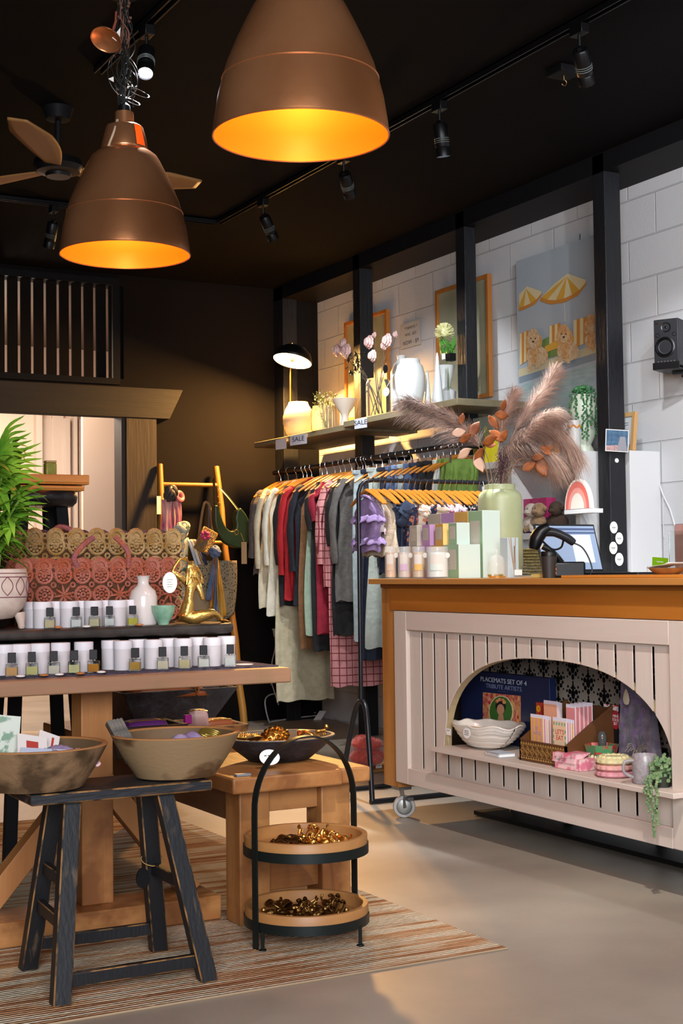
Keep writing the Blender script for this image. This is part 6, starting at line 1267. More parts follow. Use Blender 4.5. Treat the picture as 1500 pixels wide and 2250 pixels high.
# desk lamp
lp = D(642, 792, x=4.16); t = thing('dome_lamp', 'black domed lamp with a glowing face and slim gold stem on the far shelf', 'lamp', (4.20, D(636, 900, x=4.20).y, zA+.0005))
hd = Vector((4.12, lp.y-.0, lp.z))-t.location; hd = D(642, 794, x=4.12)-t.location
nrm = Vector((-.30, -.12, -1)).normalized(); q = Vector((0, 0, 1)).rotation_difference(-nrm).to_matrix().to_4x4(); M = Matrix.Translation(hd) @ q
B().lathe([(0, 0), (.07, 0), (.07, .012), (0, .014)], 32).build('base', blackm, t)
goldm = mat('gold_stem', 'c08a40', .3, m=1); B().tube([(0, 0, .012), tuple(Vector((hd.x*.4+.0, hd.y*.4, hd.z+.03)))], .006, 8).build('stem', goldm, t)
RL = .128; B().lathe([(RL, 0), (RL*.99, .02), (RL*.86, .06), (RL*.6, .09), (RL*.25, .105), (0, .108)], 40, M=M).build('shade', blackm, t, solid=.002)
B().lathe([(0, .02), (RL*.97, .012), (RL*.985, .004)], 40, M=M).build('glowing_face', mat('lamp_face', 'fff0d0', .5, em='ffd9a0', es=9), t)
B().lathe([(0, .0), (.012, .002), (.014, .02)], 16, M=M).build('lamp_cap', brass, t)
B().lathe([(0, .018), (.004, .018), (.003, .0), (0, 0)], 8, M=Matrix.Translation(hd+Vector((0, 0, .105)))).build('finial', brass, t)
lw = t.location+hd; L_ = lamp('dome_lamp_light', 'AREA', lw+nrm*.012, 85, (1, .5, .14), .2, lw+nrm*1); L_.data.shape = 'DISK'
# things on the shelves
def onsh(name, label, cat, px_, pyt, x, prof, m, zz, **k):
    return ontop(name, label, cat, px_, pyt, x, prof, m, z0=zz, n=k.pop('n', 40), **k)
stone = mat('warm_white_ceramic', 'c8beb0', .5, bump=.1, bs=60); whc = mat('white_ceramic', 'd0d4d4', .35)
onsh('round_vase', 'squat cream vase with a slanted mouth at the left of the far shelf', 'vase', 655, 884, 4.16, [(0, 0), (16, 0), (27, .15), (34, .42), (34, .6), (29, .8), (23, .92), (21, 1), (20, .97), (24, .85), (0, .6)], stone, zA)
o = onsh('ribbed_glass', 'ribbed amber-tinted glass jar on the far shelf', 'jar', 714, 893, 4.07, [(28, 0), (31, .05), (31, .8), (27, .95), (27, 1)], mat('ribbed_glass', 'e8dcc0', .1, trans=.8, ior=1.15), zA, n=88)
for v in o.data.vertices:
    a = math.atan2(v.co.y, v.co.x); f_ = 1+.035*math.cos(a*22); v.co.x *= f_; v.co.y *= f_
t = thing('leafy_sprig', 'bushy green and white flowered sprig in the ribbed glass', 'plant', o.location+Vector((0, 0, .006))); b = B(); bs = B(); b3 = B(); rr = random.Random(41); sp_ = S(o.location)
for k in range(150):
    a = rr.uniform(0, 6.28); r = 26*sp_*rr.random()**.5; z = 62*sp_+rr.uniform(-14, 30)*sp_*(1.1-r/(40*sp_)); c = Vector((r*math.cos(a), r*math.sin(a), z))
    if k % 4 == 0: bs.tube([(0, 0, .01), c*.6, c], .001, 4)
    d = Vector((rr.uniform(-1, 1), rr.uniform(-1, 1), rr.uniform(-.3, 1))).normalized()*.02; b.tube([c, c+d*.5, c+d], [.001, .006, .0008], 5, flat=.3)
    if k % 6 == 0: b3.ball(c+d*.4, .006, n=6)
b.build('foliage', mat('olive_leaf', '6c7a34', .5, c2='94984a', sc_=30), t); bs.build('stem', mat('green_stem', '6b8a34', .6), t); b3.build('blossom', paper, t)
onsh('pedestal_bowl', 'cream pedestal bowl with a beaded rim left of the far post', 'bowl', 757, 877, 4.1, [(0, 0), (15, 0), (13, .06), (7, .35), (10, .5), (20, .72), (29, 1), (27, .98), (0, .7)], stone, zA)
onsh('glass_vase', 'tall clear glass bottle vase holding pink stems', 'vase', 830, 833, 4.06, [(26, 0), (27, .03), (27, .85), (24, .95), (23, 1)], mat('thin_glass', 'e4ece8', .03, trans=.95, ior=1.08), zB_)
t = thing('pink_blossom_stems', 'dark stems with dusty pink blossoms rising from the clear glass vase', 'artificial flower', (4.06, D(830, 900, x=4.06).y, zB_+.003)); o0 = t.location; b = B(); b2 = B(); rr = random.Random(51)
blos = mat('dusty_pink_petal', 'c49a96', .6, c2='dcc0ba', sc_=30)
for (px_, py_, r) in ((745, 770, 17), (765, 772, 20), (757, 755, 14), (815, 752, 18), (822, 782, 16), (855, 748, 18), (870, 735, 9), (824, 736, 8), (846, 760, 12)):
    c = D(px_, py_, x=4.05)-o0; rs = r*S(D(px_, py_, x=4.05)); b.tube(spline([(rr.uniform(-.03, .03), rr.uniform(-.03, .03), 0), Vector((c.x*.3, c.y*.3, c.z*.5)), c], 5), .0022, 5); fl = B()
    for ring, (q1, nn) in enumerate(((.95, 9), (.65, 7), (.35, 5))):
        for k in range(nn):
            a = 2*PI*k/nn+ring; d = Vector((-.45, math.cos(a)*q1, math.sin(a)*q1*.9)); cc = c+Vector((-rs*(.2+.25*ring), math.cos(a)*rs*q1*.62, math.sin(a)*rs*q1*.58)); fl.ball(cc, rs*.36, .35+.2*rr.random(), 1, 1, 8)
    fl.build('blossom', blos, t)
for k in range(46): c = D(rr.uniform(765, 800), rr.uniform(770, 830), x=4.03)-o0; d = Vector((rr.uniform(-.02, .02), rr.uniform(-.05, .05), rr.uniform(-.05, .02))); b2.tube([c, c+d*.5, c+d], [.001, .009, .001], 5, flat=.25)
b.tube(spline([D(792, 815, x=4.04)-o0, D(815, 850, x=4.05)-o0, (0, 0, .02)], 5), .003, 5); b.tube([D(792, 815, x=4.04)-o0, D(780, 772, x=4.04)-o0], .002, 5)
b.build('stem', mat('dark_stem', '5a4a3c', .7), t); b2.build('foliage', mat('black_leaf', '1c1e1a', .5), t)
tg = thing('round_price_tag', 'round white price tag hanging in front of the clear glass vase', 'price tag', D(848, 861, x=3.98), FACE_X); s_ = S(tg.location); B().prism(ell(0, 0, 9.5*s_/.7, 10*s_, 24), -.0006, .0006).build('disc', mat('mint_tag', 'c8d4c8', .5), tg); B().box(-.008, .008, -.001, -.0007, 0, .0015).build('printed_name', ink, tg); B().tube([(0, 0, .02), (0, .05, .10)], .001, 4).build('string', paper, tg)
tag(B().lathe([(0, 0), (.024, .0), (.024, .003), (0, .003)], 20, M=Matrix.Rotation(R(-90), 4, 'Y')).build('dark_disc', black, loc=D(847, 811, x=4.0)), 'dark round tag hanging among the pink blossom stems', 'tag')
onsh('bottle_vase', 'tall white bottle vase with a narrow neck behind the big white urn', 'vase', 881, 782, 4.32, [(0, 0), (22, 0), (24, .1), (24, .75), (16, .88), (9, .93), (9, .98), (11, 1), (0, 1)], whc, zB_)
onsh('white_urn', 'large white shouldered urn on the nearer shelf', 'vase', 900, 790, 4.12, [(0, 0), (18, 0), (24, .08), (33, .45), (34, .68), (28, .88), (22, .93), (22, .99), (21, 1), (18, .97), (0, .9)], whc, zB_)
onsh('cone_vase', 'slender white cone with a sharp tip right of the white urn', 'vase', 960, 775, 4.12, [(0, 0), (14, 0), (13, .1), (3, .93), (1, 1), (0, 1)], whc, zB_)
onsh('cone_vase', 'shorter white cone between the urn and the slender cone', 'vase', 938, 813, 4.22, [(0, 0), (10, 0), (3, .93), (0, 1)], whc, zB_)
onsh('faceted_vase', 'white faceted vase behind the slender cone', 'vase', 978, 804, 4.25, [(0, 0), (20, 0), (24, .42), (10, .52), (22, 1), (19, .98), (0, .6)], whc, zB_, n=8)
t = thing('pincushion_flower', 'cream pincushion flower with bright green leaves beside the middle post', 'artificial flower', D(984, 800, x=4.24)); o0 = t.location; b = B(); g_ = B(); b.ball(D(976, 730, x=4.22)-o0, .03, n=10)
for k in range(240):
    a, e = rr.uniform(0, 6.28), rr.uniform(-.6, 1.5); d = Vector((math.cos(a)*math.cos(e), math.sin(a)*math.cos(e), math.sin(e))); c = D(976, 732, x=4.22)-o0; b.tube([c+d*.028, c+d*.055+Vector((0, 0, .004))], .0012, 4)
b.build('blossom', mat('cream_floret', 'd8d8a0', .6), t); 
for k in range(26):
    c = D(rr.uniform(968, 1000), rr.uniform(748, 775), x=4.22)-o0; d = Vector((rr.uniform(-.02, .02), rr.uniform(-.03, .03), rr.uniform(.01, .05))); g_.tube([c-d, c, c+d], [.001, .012, .001], 5, flat=.25)
g_.build('leaf', mat('bright_leaf', '4c8a34', .5), t); B().tube([(0, 0, -.05), D(978, 740, x=4.22)-o0], .002, 5).build('stem', mat('green_stem', '6b8a34', .6), t)
B().box(-.02, .02, -.02, .02, -.02, .02).build('black_tag', black, t, loc=D(990, 785, x=4.16)-o0, rot=(0, 0, FACE_X))
B().box(-.016, .016, -.001, .001, -.016, .016).build('barcode_tag', paper, t, loc=D(974, 783, x=4.14)-o0, rot=(0, 0, FACE_X)); B().tube([(0, 0, -.05), (0, 0, -.16)], .003, 5).build('lower_stem', mat('green_stem', '6b8a34', .6), t)
# ---------------------------------------------------------------- clothes rails and garments
XR, ZR = 4.0, 1.646
def rail(label, y0, y1):
    t = thing('clothes_rail', label, 'rail', (XR, y0, ZR)); B().tube([(0, 0, 0), (0, y1-y0, 0)], .014, 12).build('pipe', blackm, t)
    for y in (.06, y1-y0-.06): B().tube([(0, y, 0), (.24, y, 0)], .01, 8).lathe([(0, 0), (.03, 0), (.03, .006), (0, .006)], 14, M=Matrix.Translation((.244, y, 0)) @ Matrix.Rotation(R(-90), 4, 'Y')).build('bracket', blackm, t)
    return t
rail('far black wall rail carrying shirts and knitwear', 7.22, 8.30); rail('nearer black wall rail carrying jeans and green shorts', 6.16, 7.06)
hw_m = wood('hanger_timber', 'a8661c', 'c07c2c', 0, .3, 14, .03)
def mk_hanger(label, loc, rz, w_=.2, grp=None):
    t = thing('clothes_hanger', label, 'hanger', loc, rz, grp); n = 12; P_ = [Vector((w_*(2*k/n-1), 0, -.064-.10*(abs(2*k/n-1))**1.25*w_/.2)) for k in range(n+1)]
    B().tube(P_, [.009 if k in (0, n) else .013+.007*(1-abs(2*k/n-1)) for k in range(n+1)], 8, flat=.55).build('shoulder_bar', hw_m, t)
    B().tube([(0, 0, -.062), (0, 0, -.035), (-.006, 0, -.02)]+[(.017*math.cos(R(a)), 0, .003+.017*math.sin(R(a))) for a in range(215, 0-10, -25)]+[(.017, 0, .0)], .0019, 6).build('hook', chrome, t)
    return t
h0 = mk_hanger('wooden hanger prototype', (0, 0, 0), 0); used_h = [False]
def put_hanger(label, loc, rz, sc3=1):
    t = h0 if not used_h[0] else copy_tree(h0); used_h[0] = True; t.location = loc; t.rotation_euler = (0, 0, rz); t.scale = (sc3, sc3, sc3); t['label'] = label; t['group'] = 'wooden clothes hangers'; return t
def garment(name, label, cat, loc, rz, w_, L_, m, th=.026, sleeve=0, kind='top', seed=0, grp=None, m2=None):
    rr = random.Random(seed); t = thing(name, label, cat, loc, rz, grp); b = B(); nz, na = 26, 40; ph = rr.uniform(0, 6); kf = 17 if 'shorts' in label else rr.choice((5, 6, 7))
    z0 = -.085 if kind == 'top' else -.08
    for_w = lambda v: (w_*(.28+.72*min(1, (v/.10))**.55) if kind == 'top' else w_*(.86+.14*v)) * (1+.10*(max(0, v-.3)) if kind != 'trouser' else 1)
    def f(u, v):
        a = 2*PI*u; W_ = for_w(v); T_ = th*(.35+.65*min(1, v*5)); rp = 1+(.16+.34*v)*math.sin(kf*a+ph+v*1.5); cx = .010*math.sin(v*5+ph)
        z = z0-(L_+z0)*v-(.075*(w_/.19)*(abs(math.cos(a))**1.4)*min(1, v*12) if kind == 'top' else 0)*(1-v)
        c = math.cos(a); s2 = math.sin(a); return Vector((W_*(abs(c)**.75)*(1 if c > 0 else -1)+cx, T_*s2*rp+.006*math.sin(6*v+a), z+.006*math.sin(kf*a+ph)*v))
    b.grid(f, na, nz); bmesh.ops.remove_doubles(b.bm, verts=b.bm.verts, dist=1e-5); b.build('body', m, t)
    if kind == 'trouser':
        B().box(-w_*.9, w_*.9, -.015, .015, -.1, -.075).build('waistband', m2 or m, t, bev=.004)
        for sg in (-1, 1): B().box(sg*w_*.6-.006, sg*w_*.6+.006, -.02, .02, -.095, -.055).build('hanger_clip', chrome, t)
    if sleeve:
        for sg in (-1, 1):
            P_ = [(sg*w_*.72, 0, -.13), (sg*w_*.99, 0, -.195), (sg*(w_+.03), rr.uniform(-.012, .012), -.1-sleeve*.5), (sg*(w_+.02), rr.uniform(-.02, .02), -.1-sleeve)]; sp3 = spline(P_, 8); n = len(sp3)
            B().tube(sp3, [(.042-.012*(k/n)+.004*math.sin(k*.9+ph)) for k in range(n)], 12, flat=.5).build('sleeve', m, t)
    if kind == 'top': B().tube([(.055*math.cos(q), .020*math.sin(q), -.082-.012*math.cos(2*q)) for q in [2*PI*k/20 for k in range(20)]], .006, 6, closed=True).build('collar', m2 or m, t)
    return t
fab = lambda n, a, c=None, **k: mat(n, a, .85, c2=c or a, sc_=k.pop('s', 30), bump=.35, bs=50, **k)
plaid = mat('pink_plaid', 'c47f80', .8)
nt = plaid.node_tree; N = nt.nodes; tc = N.new('ShaderNodeTexCoord'); wv1 = N.new('ShaderNodeTexWave'); wv2 = N.new('ShaderNodeTexWave'); wv1.bands_direction = 'X'; wv2.bands_direction = 'Z'
for wv in (wv1, wv2): wv.inputs['Scale'].default_value = 7.5; wv.inputs['Distortion'].default_value = .6; nt.links.new(tc.outputs['Object'], wv.inputs[0])
mxx = N.new('ShaderNodeMath'); mxx.operation = 'MAXIMUM'; nt.links.new(wv1.outputs[1], mxx.inputs[0]); nt.links.new(wv2.outputs[1], mxx.inputs[1]); rp = N.new('ShaderNodeValToRGB'); rp.color_ramp.elements[0].position = .93; rp.color_ramp.elements[1].position = .98
rp.color_ramp.elements[0].color = hexc('cc8c8c'); rp.color_ramp.elements[1].color = hexc('7a3038'); nt.links.new(mxx.outputs[0], rp.inputs[0]); nt.links.new(rp.outputs[0], N['Principled BSDF'].inputs['Base Color'])
# (left edge column in the photo, hem row, material, sleeve, kind, description)
GA = [(556, 1262, fab('charcoal_knit', '4c4646', '5a5452'), .45, 'top', 'charcoal knitted cardigan', 'cardigan'), (572, 1335, fab('cream_knit', 'c8c0a4', 'd4ccb4'), .52, 'top', 'cream long sleeved jumper', 'jumper'),
      (590, 1352, fab('ivory_cotton', 'd0cdb8', 'dcd8c8'), .50, 'top', 'ivory long sleeved shirt', 'shirt'), (604, 1540, fab('oat_linen', 'b8b090', 'c8c0a4'), 0, 'top', 'long oat linen dress', 'dress'),
      (612, 1330, fab('black_cotton', '141416', '1c1c20'), .5, 'top', 'black blouse beside the red jumper', 'blouse'), (622, 1318, fab('scarlet_knit', '9c141c', 'a81c22'), .56, 'top', 'scarlet red jumper', 'jumper'),
      (645, 1330, fab('navy_knit', '16181f', '1e202a'), .54, 'top', 'navy knit next to the red jumper', 'jumper'), (655, 1425, fab('tan_suede', '6c4a2c', '7c5838'), 0, 'top', 'long tan brown dress', 'dress'),
      (672, 1395, fab('mint_satin', '8ca08c', '9cb09c'), 0, 'top', 'mint green dress', 'dress'), (684, 1430, fab('black_crepe', '17171a', '1e1e20'), .3, 'top', 'black crepe dress', 'dress'),
      (694, 1392, fab('crimson_cotton', '84182c', '941e34'), .25, 'top', 'crimson red dress', 'dress'), (708, 1290, plaid, .50, 'top', 'pink plaid shirt', 'shirt'), (722, 1508, plaid, 0, 'top', 'long pink plaid dress', 'dress'),
      (732, 1395, fab('jet_wool', '101012', '161618'), .4, 'top', 'black wool blazer', 'blazer'), (738, 1320, fab('ash_marl', '55524f', '63605c'), .5, 'top', 'ash grey marl jacket', 'jacket')]
for k, (px_, hem, m_, sl, kd, ds, nm) in enumerate(GA):
    y = D(px_, 1200, x=3.80).y; zh = D(px_+30, hem, y=y).z; rz = R(rnd.uniform(-5, 5))
    garment('hanging_'+nm, ds+' hanging on the far wall rail', nm, (XR, y, ZR-.0), rz, .19, ZR-zh, m_, sleeve=sl, kind=kd, seed=k, th=.023)
    put_hanger(f'wooden hanger under the {ds} on the far wall rail', (XR, y, ZR-.0022), rz)
dl = fab('light_denim', '98a8ac', 'a8b8ba'); dd_ = fab('dark_denim', '1c2434', '242c40'); db = fab('mid_denim', '46587c', '566888')
GB = [(762, 1408, dl, 'light washed jeans', 'jeans', .15), (782, 1450, dd_, 'dark indigo jeans', 'jeans', .15), (800, 1424, fab('pale_mint_twill', 'b0bcb4', 'bcc8c0'), 'pale mint wide trousers', 'trousers', .17)]
for k, (px_, hem, m_, ds, nm, w2) in enumerate(GB):
    y = D(px_, 1300, x=3.82).y; zh = D(px_+20, hem, y=y).z
    garment('hanging_'+nm, ds+' clipped at the near end of the far wall rail', nm, (XR, y, ZR), R(rnd.uniform(-4, 4)), w2, ZR-zh, m_, kind='trouser', seed=50+k, th=.035); put_hanger(f'wooden clip hanger holding the {ds} on the far wall rail', (XR, y, ZR-.0022), 0, .9)
GC = [(832, dd_, 'dark denim jeans', 'jeans'), (848, db, 'mid blue denim jeans', 'jeans'), (862, fab('faded_denim', '6c80a8', '7c90b4'), 'faded periwinkle jeans', 'jeans'), (876, dl, 'ice blue jeans', 'jeans'), (890, db, 'second mid blue jeans', 'jeans'), (903, fab('ink_denim', '22283c', '2c344c'), 'ink blue jeans', 'jeans'), (918, fab('black_cotton', '141416'), 'black trousers', 'trousers'), (932, fab('jet_wool', '101012'), 'jet black trousers', 'trousers'), (948, fab('white_eyelet', 'c4ccc4', 'd0d8d0'), 'white eyelet shorts', 'shorts'), (958, fab('apple_green', '6c8c3c', '80a04c'), 'apple green gathered shorts', 'shorts'), (968, fab('apple_green', '6c8c3c', '80a04c'), 'darker green gathered shorts', 'shorts')]
for k, (px_, m_, ds, nm) in enumerate(GC):
    y = D(px_, 1080, x=3.88).y; garment('hanging_'+nm, ds+' clipped on the nearer wall rail', nm, (XR, y, ZR), R(rnd.uniform(-5, 5)), .135 if k < 8 else .115, .62 if k < 8 else .40, m_, kind='trouser', seed=80+k, th=.034 if k < 8 else .028); put_hanger(f'clip hanger holding the {ds} on the nearer wall rail', (XR, y, ZR-.0022), 0, .85)
# freestanding rack of children's clothes
t = thing('garment_rack', 'freestanding black tube rack of small clothes behind the counter', 'garment rack', (3.075, 5.52, 0)); ZK = 1.408
bar = [(0, 0, .42), (0, 0, ZK-.06), (.012, 0, ZK-.025), (.035, 0, ZK-.006), (.07, 0, ZK)]+[(.07+.15*k, 0, ZK) for k in range(1, 5)]+[(.705, 0, ZK-.006), (.73, 0, ZK-.025), (.74, 0, ZK-.06), (.74, 0, .42)]
B().tube(bar, .0095, 12).build('frame_tube', mat('rack_black', '14151b', .35), t)
for x0 in (0, .74): B().tube(spline([(x0-.04, -.16, .012), (x0-.02, -.10, .26), (x0, -.035, .41), (x0, .035, .41), (x0+.0, .11, .26), (x0, .2, .012)], 6), .012, 10).build('foot_hoop', mat('rack_black', '14151b', .35), t)
B().tube([(-.05, -.16, .012), (.74, -.16, .012)], .011, 10).build('base_tube', mat('rack_black', '14151b', .35), t); B().tube([(-.05, .2, .012), (.74, .2, .012)], .011, 10).build('base_tube', mat('rack_black', '14151b', .35), t)
t = thing('rack_tag', 'small white size tag tied at the right end of the rack', 'tag', (3.075+.66, 5.50, ZK-.05)); B().box(-.012, .012, -.001, .001, -.03, .03).build('card', mat('grey_tag', 'a8acb0', .5), t); B().tube([(0, 0, .03), (0, .01, .055)], .001, 4).build('string', paper, t)
flor = [fab('floral_white', 'c8bcc0', '8a4a5a', s=60, lo=.55, hi=.6), fab('floral_navy', '2c3450', 'b8705c', s=50, lo=.56, hi=.6), fab('floral_cream', 'cdbfae', 'b8785c', s=50, lo=.58, hi=.62), fab('print_black', '24222a', 'c0b8b4', s=50, lo=.56, hi=.6)]
den = fab('navy_denim', '232c40', '2c3850'); beige = fab('beige_cotton', 'b8a48c', 'c4b29c')
GR = [(.055, 'lilac ruffled swimsuit', fab('lilac_swim', '8a72a2', '9a84ae'), .20, 'swimsuit'), (.09, 'white floral camisole', flor[0], .12, 'camisole'), (.125, 'beige cotton playsuit', beige, .22, 'playsuit'), (.16, 'second beige playsuit', beige, .22, 'playsuit'), (.20, 'navy denim dress', den, .30, 'dress'), (.245, 'blue floral shirt', flor[1], .25, 'shirt'), (.28, 'orange flowered tee', flor[2], .2, 'tee'), (.315, 'rust flowered dress', flor[2], .25, 'dress'), (.355, 'small navy printed shirt', flor[1], .2, 'shirt'), (.39, 'oatmeal knit', beige, .22, 'knit'), (.43, 'pale beige cotton dress', beige, .25, 'dress'), (.47, 'plum flowered blouse', flor[0], .2, 'blouse'), (.51, 'rose flowered blouse', flor[0], .2, 'blouse'), (.55, 'lilac flowered blouse', flor[0], .2, 'blouse'), (.585, 'white flowered frock', flor[0], .2, 'frock'), (.625, 'monochrome printed tee', flor[3], .2, 'tee'), (.665, 'black and white tunic', flor[3], .2, 'tunic'), (.70, 'printed black shirt', flor[3], .2, 'shirt'), (.74, 'cream printed shirt', flor[2], .2, 'shirt'), (.78, 'last small white vest', flor[0], .2, 'vest')]
for k, (dx, ds, m_, L_, nm) in enumerate(GR):
    loc = Vector((3.075+dx*.82, 5.52, ZK)); rz = PI/2+R(rnd.uniform(-6, 6)); g = garment('small_'+nm, ds+f' on the freestanding rack, {"nearest the left end" if k == 0 else ["beside","behind"][k%2]+" the "+GR[k-1][1] if k else ""}', nm, loc, rz, .105, .12+L_, m_, th=.018, sleeve=.06 if nm in ('shirt', 'dress', 'blouse', 'tunic') else 0, seed=120+k)
    put_hanger(f'small hanger holding the {ds} on the freestanding rack', loc+Vector((0, 0, -.0012)), rz, .68)
    if k == 0:
        for zr, wr in ((-.16, .11), (-.26, .115)):
            b = B(); b.grid(lambda u, v: Vector(((.112+.02*v)*math.cos(2*PI*u)*(1), (.026+.02*v+.008*math.sin(u*60))*math.sin(2*PI*u), zr-.03*v+.004*math.sin(u*70))), 80, 3); b.build('ruffle', m_, g, solid=.002)
# ---------------------------------------------------------------- leaning ladder and its bags
bam = mat('bamboo', '8c5f22', .45, c2='a0742e', sc_=10, stretch=(1, 1, .2))
la, lb = D(357, 1020, y=8.70), D(481, 1025, y=8.70); fa = Vector((la.x-.05, 8.28, 0)); fb2 = Vector((3.90, 8.28, 0))
fb2 = D(537, 1578, y=8.2); fb2.z = 0; fa = Vector((3.2, 8.2, 0)); t = thing('bamboo_ladder', 'golden bamboo ladder leaning on the black wall and hung with bags', 'ladder', (3.6, 8.3, 0)); o0 = t.location
la.y = lb.y = 8.74
for a, f_ in ((la, fa), (lb, fb2)):
    P_ = [f_-o0+(a-f_)*k/12+Vector((.004*math.sin(k*2), 0, 0)) for k in range(13)]; P_[0].z = .018; B().tube(P_, [.024-.004*k/12 for k in range(13)], 12).build('pole', bam, t)
for zr in (1.585, 1.20, .80, .42):
    f1 = (zr)/la.z; p1 = fa.lerp(la, f1)-o0; p2 = fb2.lerp(lb, zr/lb.z)-o0; B().tube([p1, p2], .015, 10).build('rung', bam, t)
YL = 8.50
# pink scarf tied to the left pole
pkn = mat('pink_scarf_silk', 'b04a70', .5, c2='d8a8a0', sc_=9, lo=.4, hi=.6, stretch=(3, 1, .6)); t = thing('pink_scarf', 'pink and cream tie-dyed scarf knotted round the left ladder pole', 'scarf', D(372, 1080, y=YL)); s_ = S(t.location)
for k in range(6):
    x0 = (-13+7*k)*s_; b = B(); b.grid(lambda u, v: Vector((x0*(1-.15*v)+(u-.5)*11*s_*(1+.4*v)+.004*math.sin(v*7+k), .012*math.sin(u*6+k)+.01*(k % 2), -(18+92*v+6*math.sin(k))*s_)), 6, 14); b.build('scarf_fold', pkn, t, solid=.002)
b = B(); 
for k in range(7): a = k*.9; b.torus((.012*math.sin(a)+.01, .0, .0+.014*math.cos(a)-.01), .032, .014, 16, 8, nrm=(math.sin(a), .7*math.cos(a), .4))
b.build('knot', mat('charcoal_silk', '2c2a2c', .5, c2='4a4446', sc_=20), t); B().torus((.07, 0, -.03), .028, .014, 16, 8, nrm=(.5, -1, .3)).build('rolled_end', mat('rose_silk', 'b86a78', .5), t)
# woven net bag, striped strap, blue scarf
mesh_m = mat('grey_net', '1c1912', .9, c2='8a7c62', sc_=75, kind='voro', lo=.26, hi=.36); pb = D(470, 1290, y=8.36); s_ = S(pb); t = thing('net_tote', 'large grey-beige open weave tote bag hanging from the ladder', 'bag', pb); 
b = B(); b.grid(lambda u, v: Vector(((-80+135*u)*s_*(1-.25*v**2)+6*s_*v, -.05*math.sin(PI*u), (58-118*v-16*math.sin(PI*u)*v)*s_)), 30, 20); b.build('net_front', mesh_m, t, solid=.004); b = B(); b.grid(lambda u, v: Vector(((-72+120*u)*s_*(1-.12*v), -.055*math.sin(PI*u)*1.05-.003, (-8-50*v-16*math.sin(PI*u)*v)*s_)), 20, 6); b.build('woven_base', mat('solid_weave', '9c8a6c', .9, bump=.5, bs=150), t, solid=.003)
B().tube(spline([(-48*s_, -.03, 44*s_), (-42*s_, -.03, 90*s_), (-28*s_, -.02, 170*s_), (-20*s_, -.02, 186*s_), (-10*s_, -.02, 172*s_), (-6*s_, -.03, 110*s_)], 6), .009, 8).build('handle', mat('cord_handle', '8c6c48', .9, bump=.6, bs=200), t)
t = thing('striped_scarf', 'white navy and yellow striped scarf hanging over the net tote', 'scarf', D(425, 1185, y=8.29)); s_ = S(t.location)
for k, (m_, w2) in enumerate(((mat('sash_blue', 'a8b8cc', .6), 6), (mat('sash_white', 'd0ccc4', .6), 7), (mat('sash_gold', 'c09a58', .6), 3), (mat('sash_white', 'd0ccc4', .6), 5), (mat('sash_navy', '22284c', .6), 7))):
    x0 = (-16+(0, 6, 13, 16, 21)[k])*s_; B().grid(lambda u, v: Vector((x0+u*w2*s_+v*22*s_, -.004*math.sin(v*4), -v*62*s_*(1-.1*k+.3*(k > 3)))), 3, 10).build('stripe', m_, t, solid=.002)
glit = mat('gold_glitter', 'b8822c', .35, m=.6, c2='7c7870', sc_=120, kind='cells', lo=.3, hi=.7, bump=.8, bs=300)
t = thing('beaded_pouch', 'gold beaded pouch with a pink flower hanging tilted on a blue cord', 'pouch', D(452, 1188, y=8.26)); t.rotation_euler = (0, R(27), 0); s_ = S(t.location); B().box(-19*s_, 19*s_, -.012, .012, -27*s_, 27*s_).build('pouch_body', glit, t, bev=.006, seg=3); b = B()
for k in range(6): b.ball((-8*s_+7*s_*math.cos(k), -.013, 9*s_+7*s_*math.sin(k)), 5*s_, 1, .3, 1, 8)
b.build('beaded_flower', mat('hot_pink_bead', 'c02c6c', .35, bump=.8, bs=200), t); B().tube([(-6*s_, 0, 27*s_), (-28*s_, 0, 70*s_)], .003, 6).build('cord', mat('blue_cord', '202c5c', .7), t)
gl_m = mat('green_leather', '24341c', .38, c2='2e4022', sc_=6, bump=.1); t = thing('green_shoulder_bag', 'dark green crescent leather shoulder bag on the right of the ladder', 'bag', D(505, 1170, y=8.30)); s_ = S(t.location)
outer = [(-40, 60), (-38, 15), (-22, -15), (0, -30), (25, -34), (43, -20), (47, 5), (38, 35), (22, 55)]; inner = [(14, 48), (10, 32), (12, 16), (8, 5), (-4, 4), (-16, 16), (-24, 36), (-30, 58)]
b = B(); b.prism([(a*s_, c*s_) for a, c in [(p[0], p[1]) for p in [Vector((q[0], q[1], 0)) for q in spline([(a, c, 0) for a, c in outer], 5)]]+[(q.x, q.y) for q in spline([(a, c, 0) for a, c in inner], 5)]], -.03, .03); b.build('bag_body', gl_m, t, bev=.012, seg=3)
B().tube(spline([(-35*s_, 0, 55*s_), (-33*s_, .02, 75*s_), (-30*s_, .05, 112*s_), (-26*s_, .09, 116*s_)], 5), .02, 8, flat=.2).build('strap', gl_m, t); B().tube(spline([(20*s_, 0, 50*s_), (5*s_, .05, 78*s_), (-8*s_, .1, 100*s_)], 5), .016, 8, flat=.25).build('strap', gl_m, t)
b = B()
for k in range(3): b.lathe([(0, 0), (.006, 0), (.006, .003), (0, .003)], 10, M=Matrix.Translation((-31*s_, -.024, (78+10*k)*s_)) @ Matrix.Rotation(R(90), 4, 'X'))
b.torus((-30*s_, -.03, 60*s_), .014, .0025, 16, 6, sx=.7); b.torus((10*s_, -.036, 0), .016, .003, 16, 6, sx=.8); b.build('buckle', brass, t)
t = thing('swing_tag', 'tan card swing tag hanging from the green bag', 'tag', D(536, 1215, y=8.25)); B().box(-6.5*s_, 6.5*s_, -.001, .001, -24*s_, 24*s_).build('card', mat('kraft_card', '9c7c58', .7), t); B().tube([(0, 0, 24*s_), (-6*s_, .01, 44*s_)], .001, 4).build('string', mat('twine', 'a08048', .9), t)
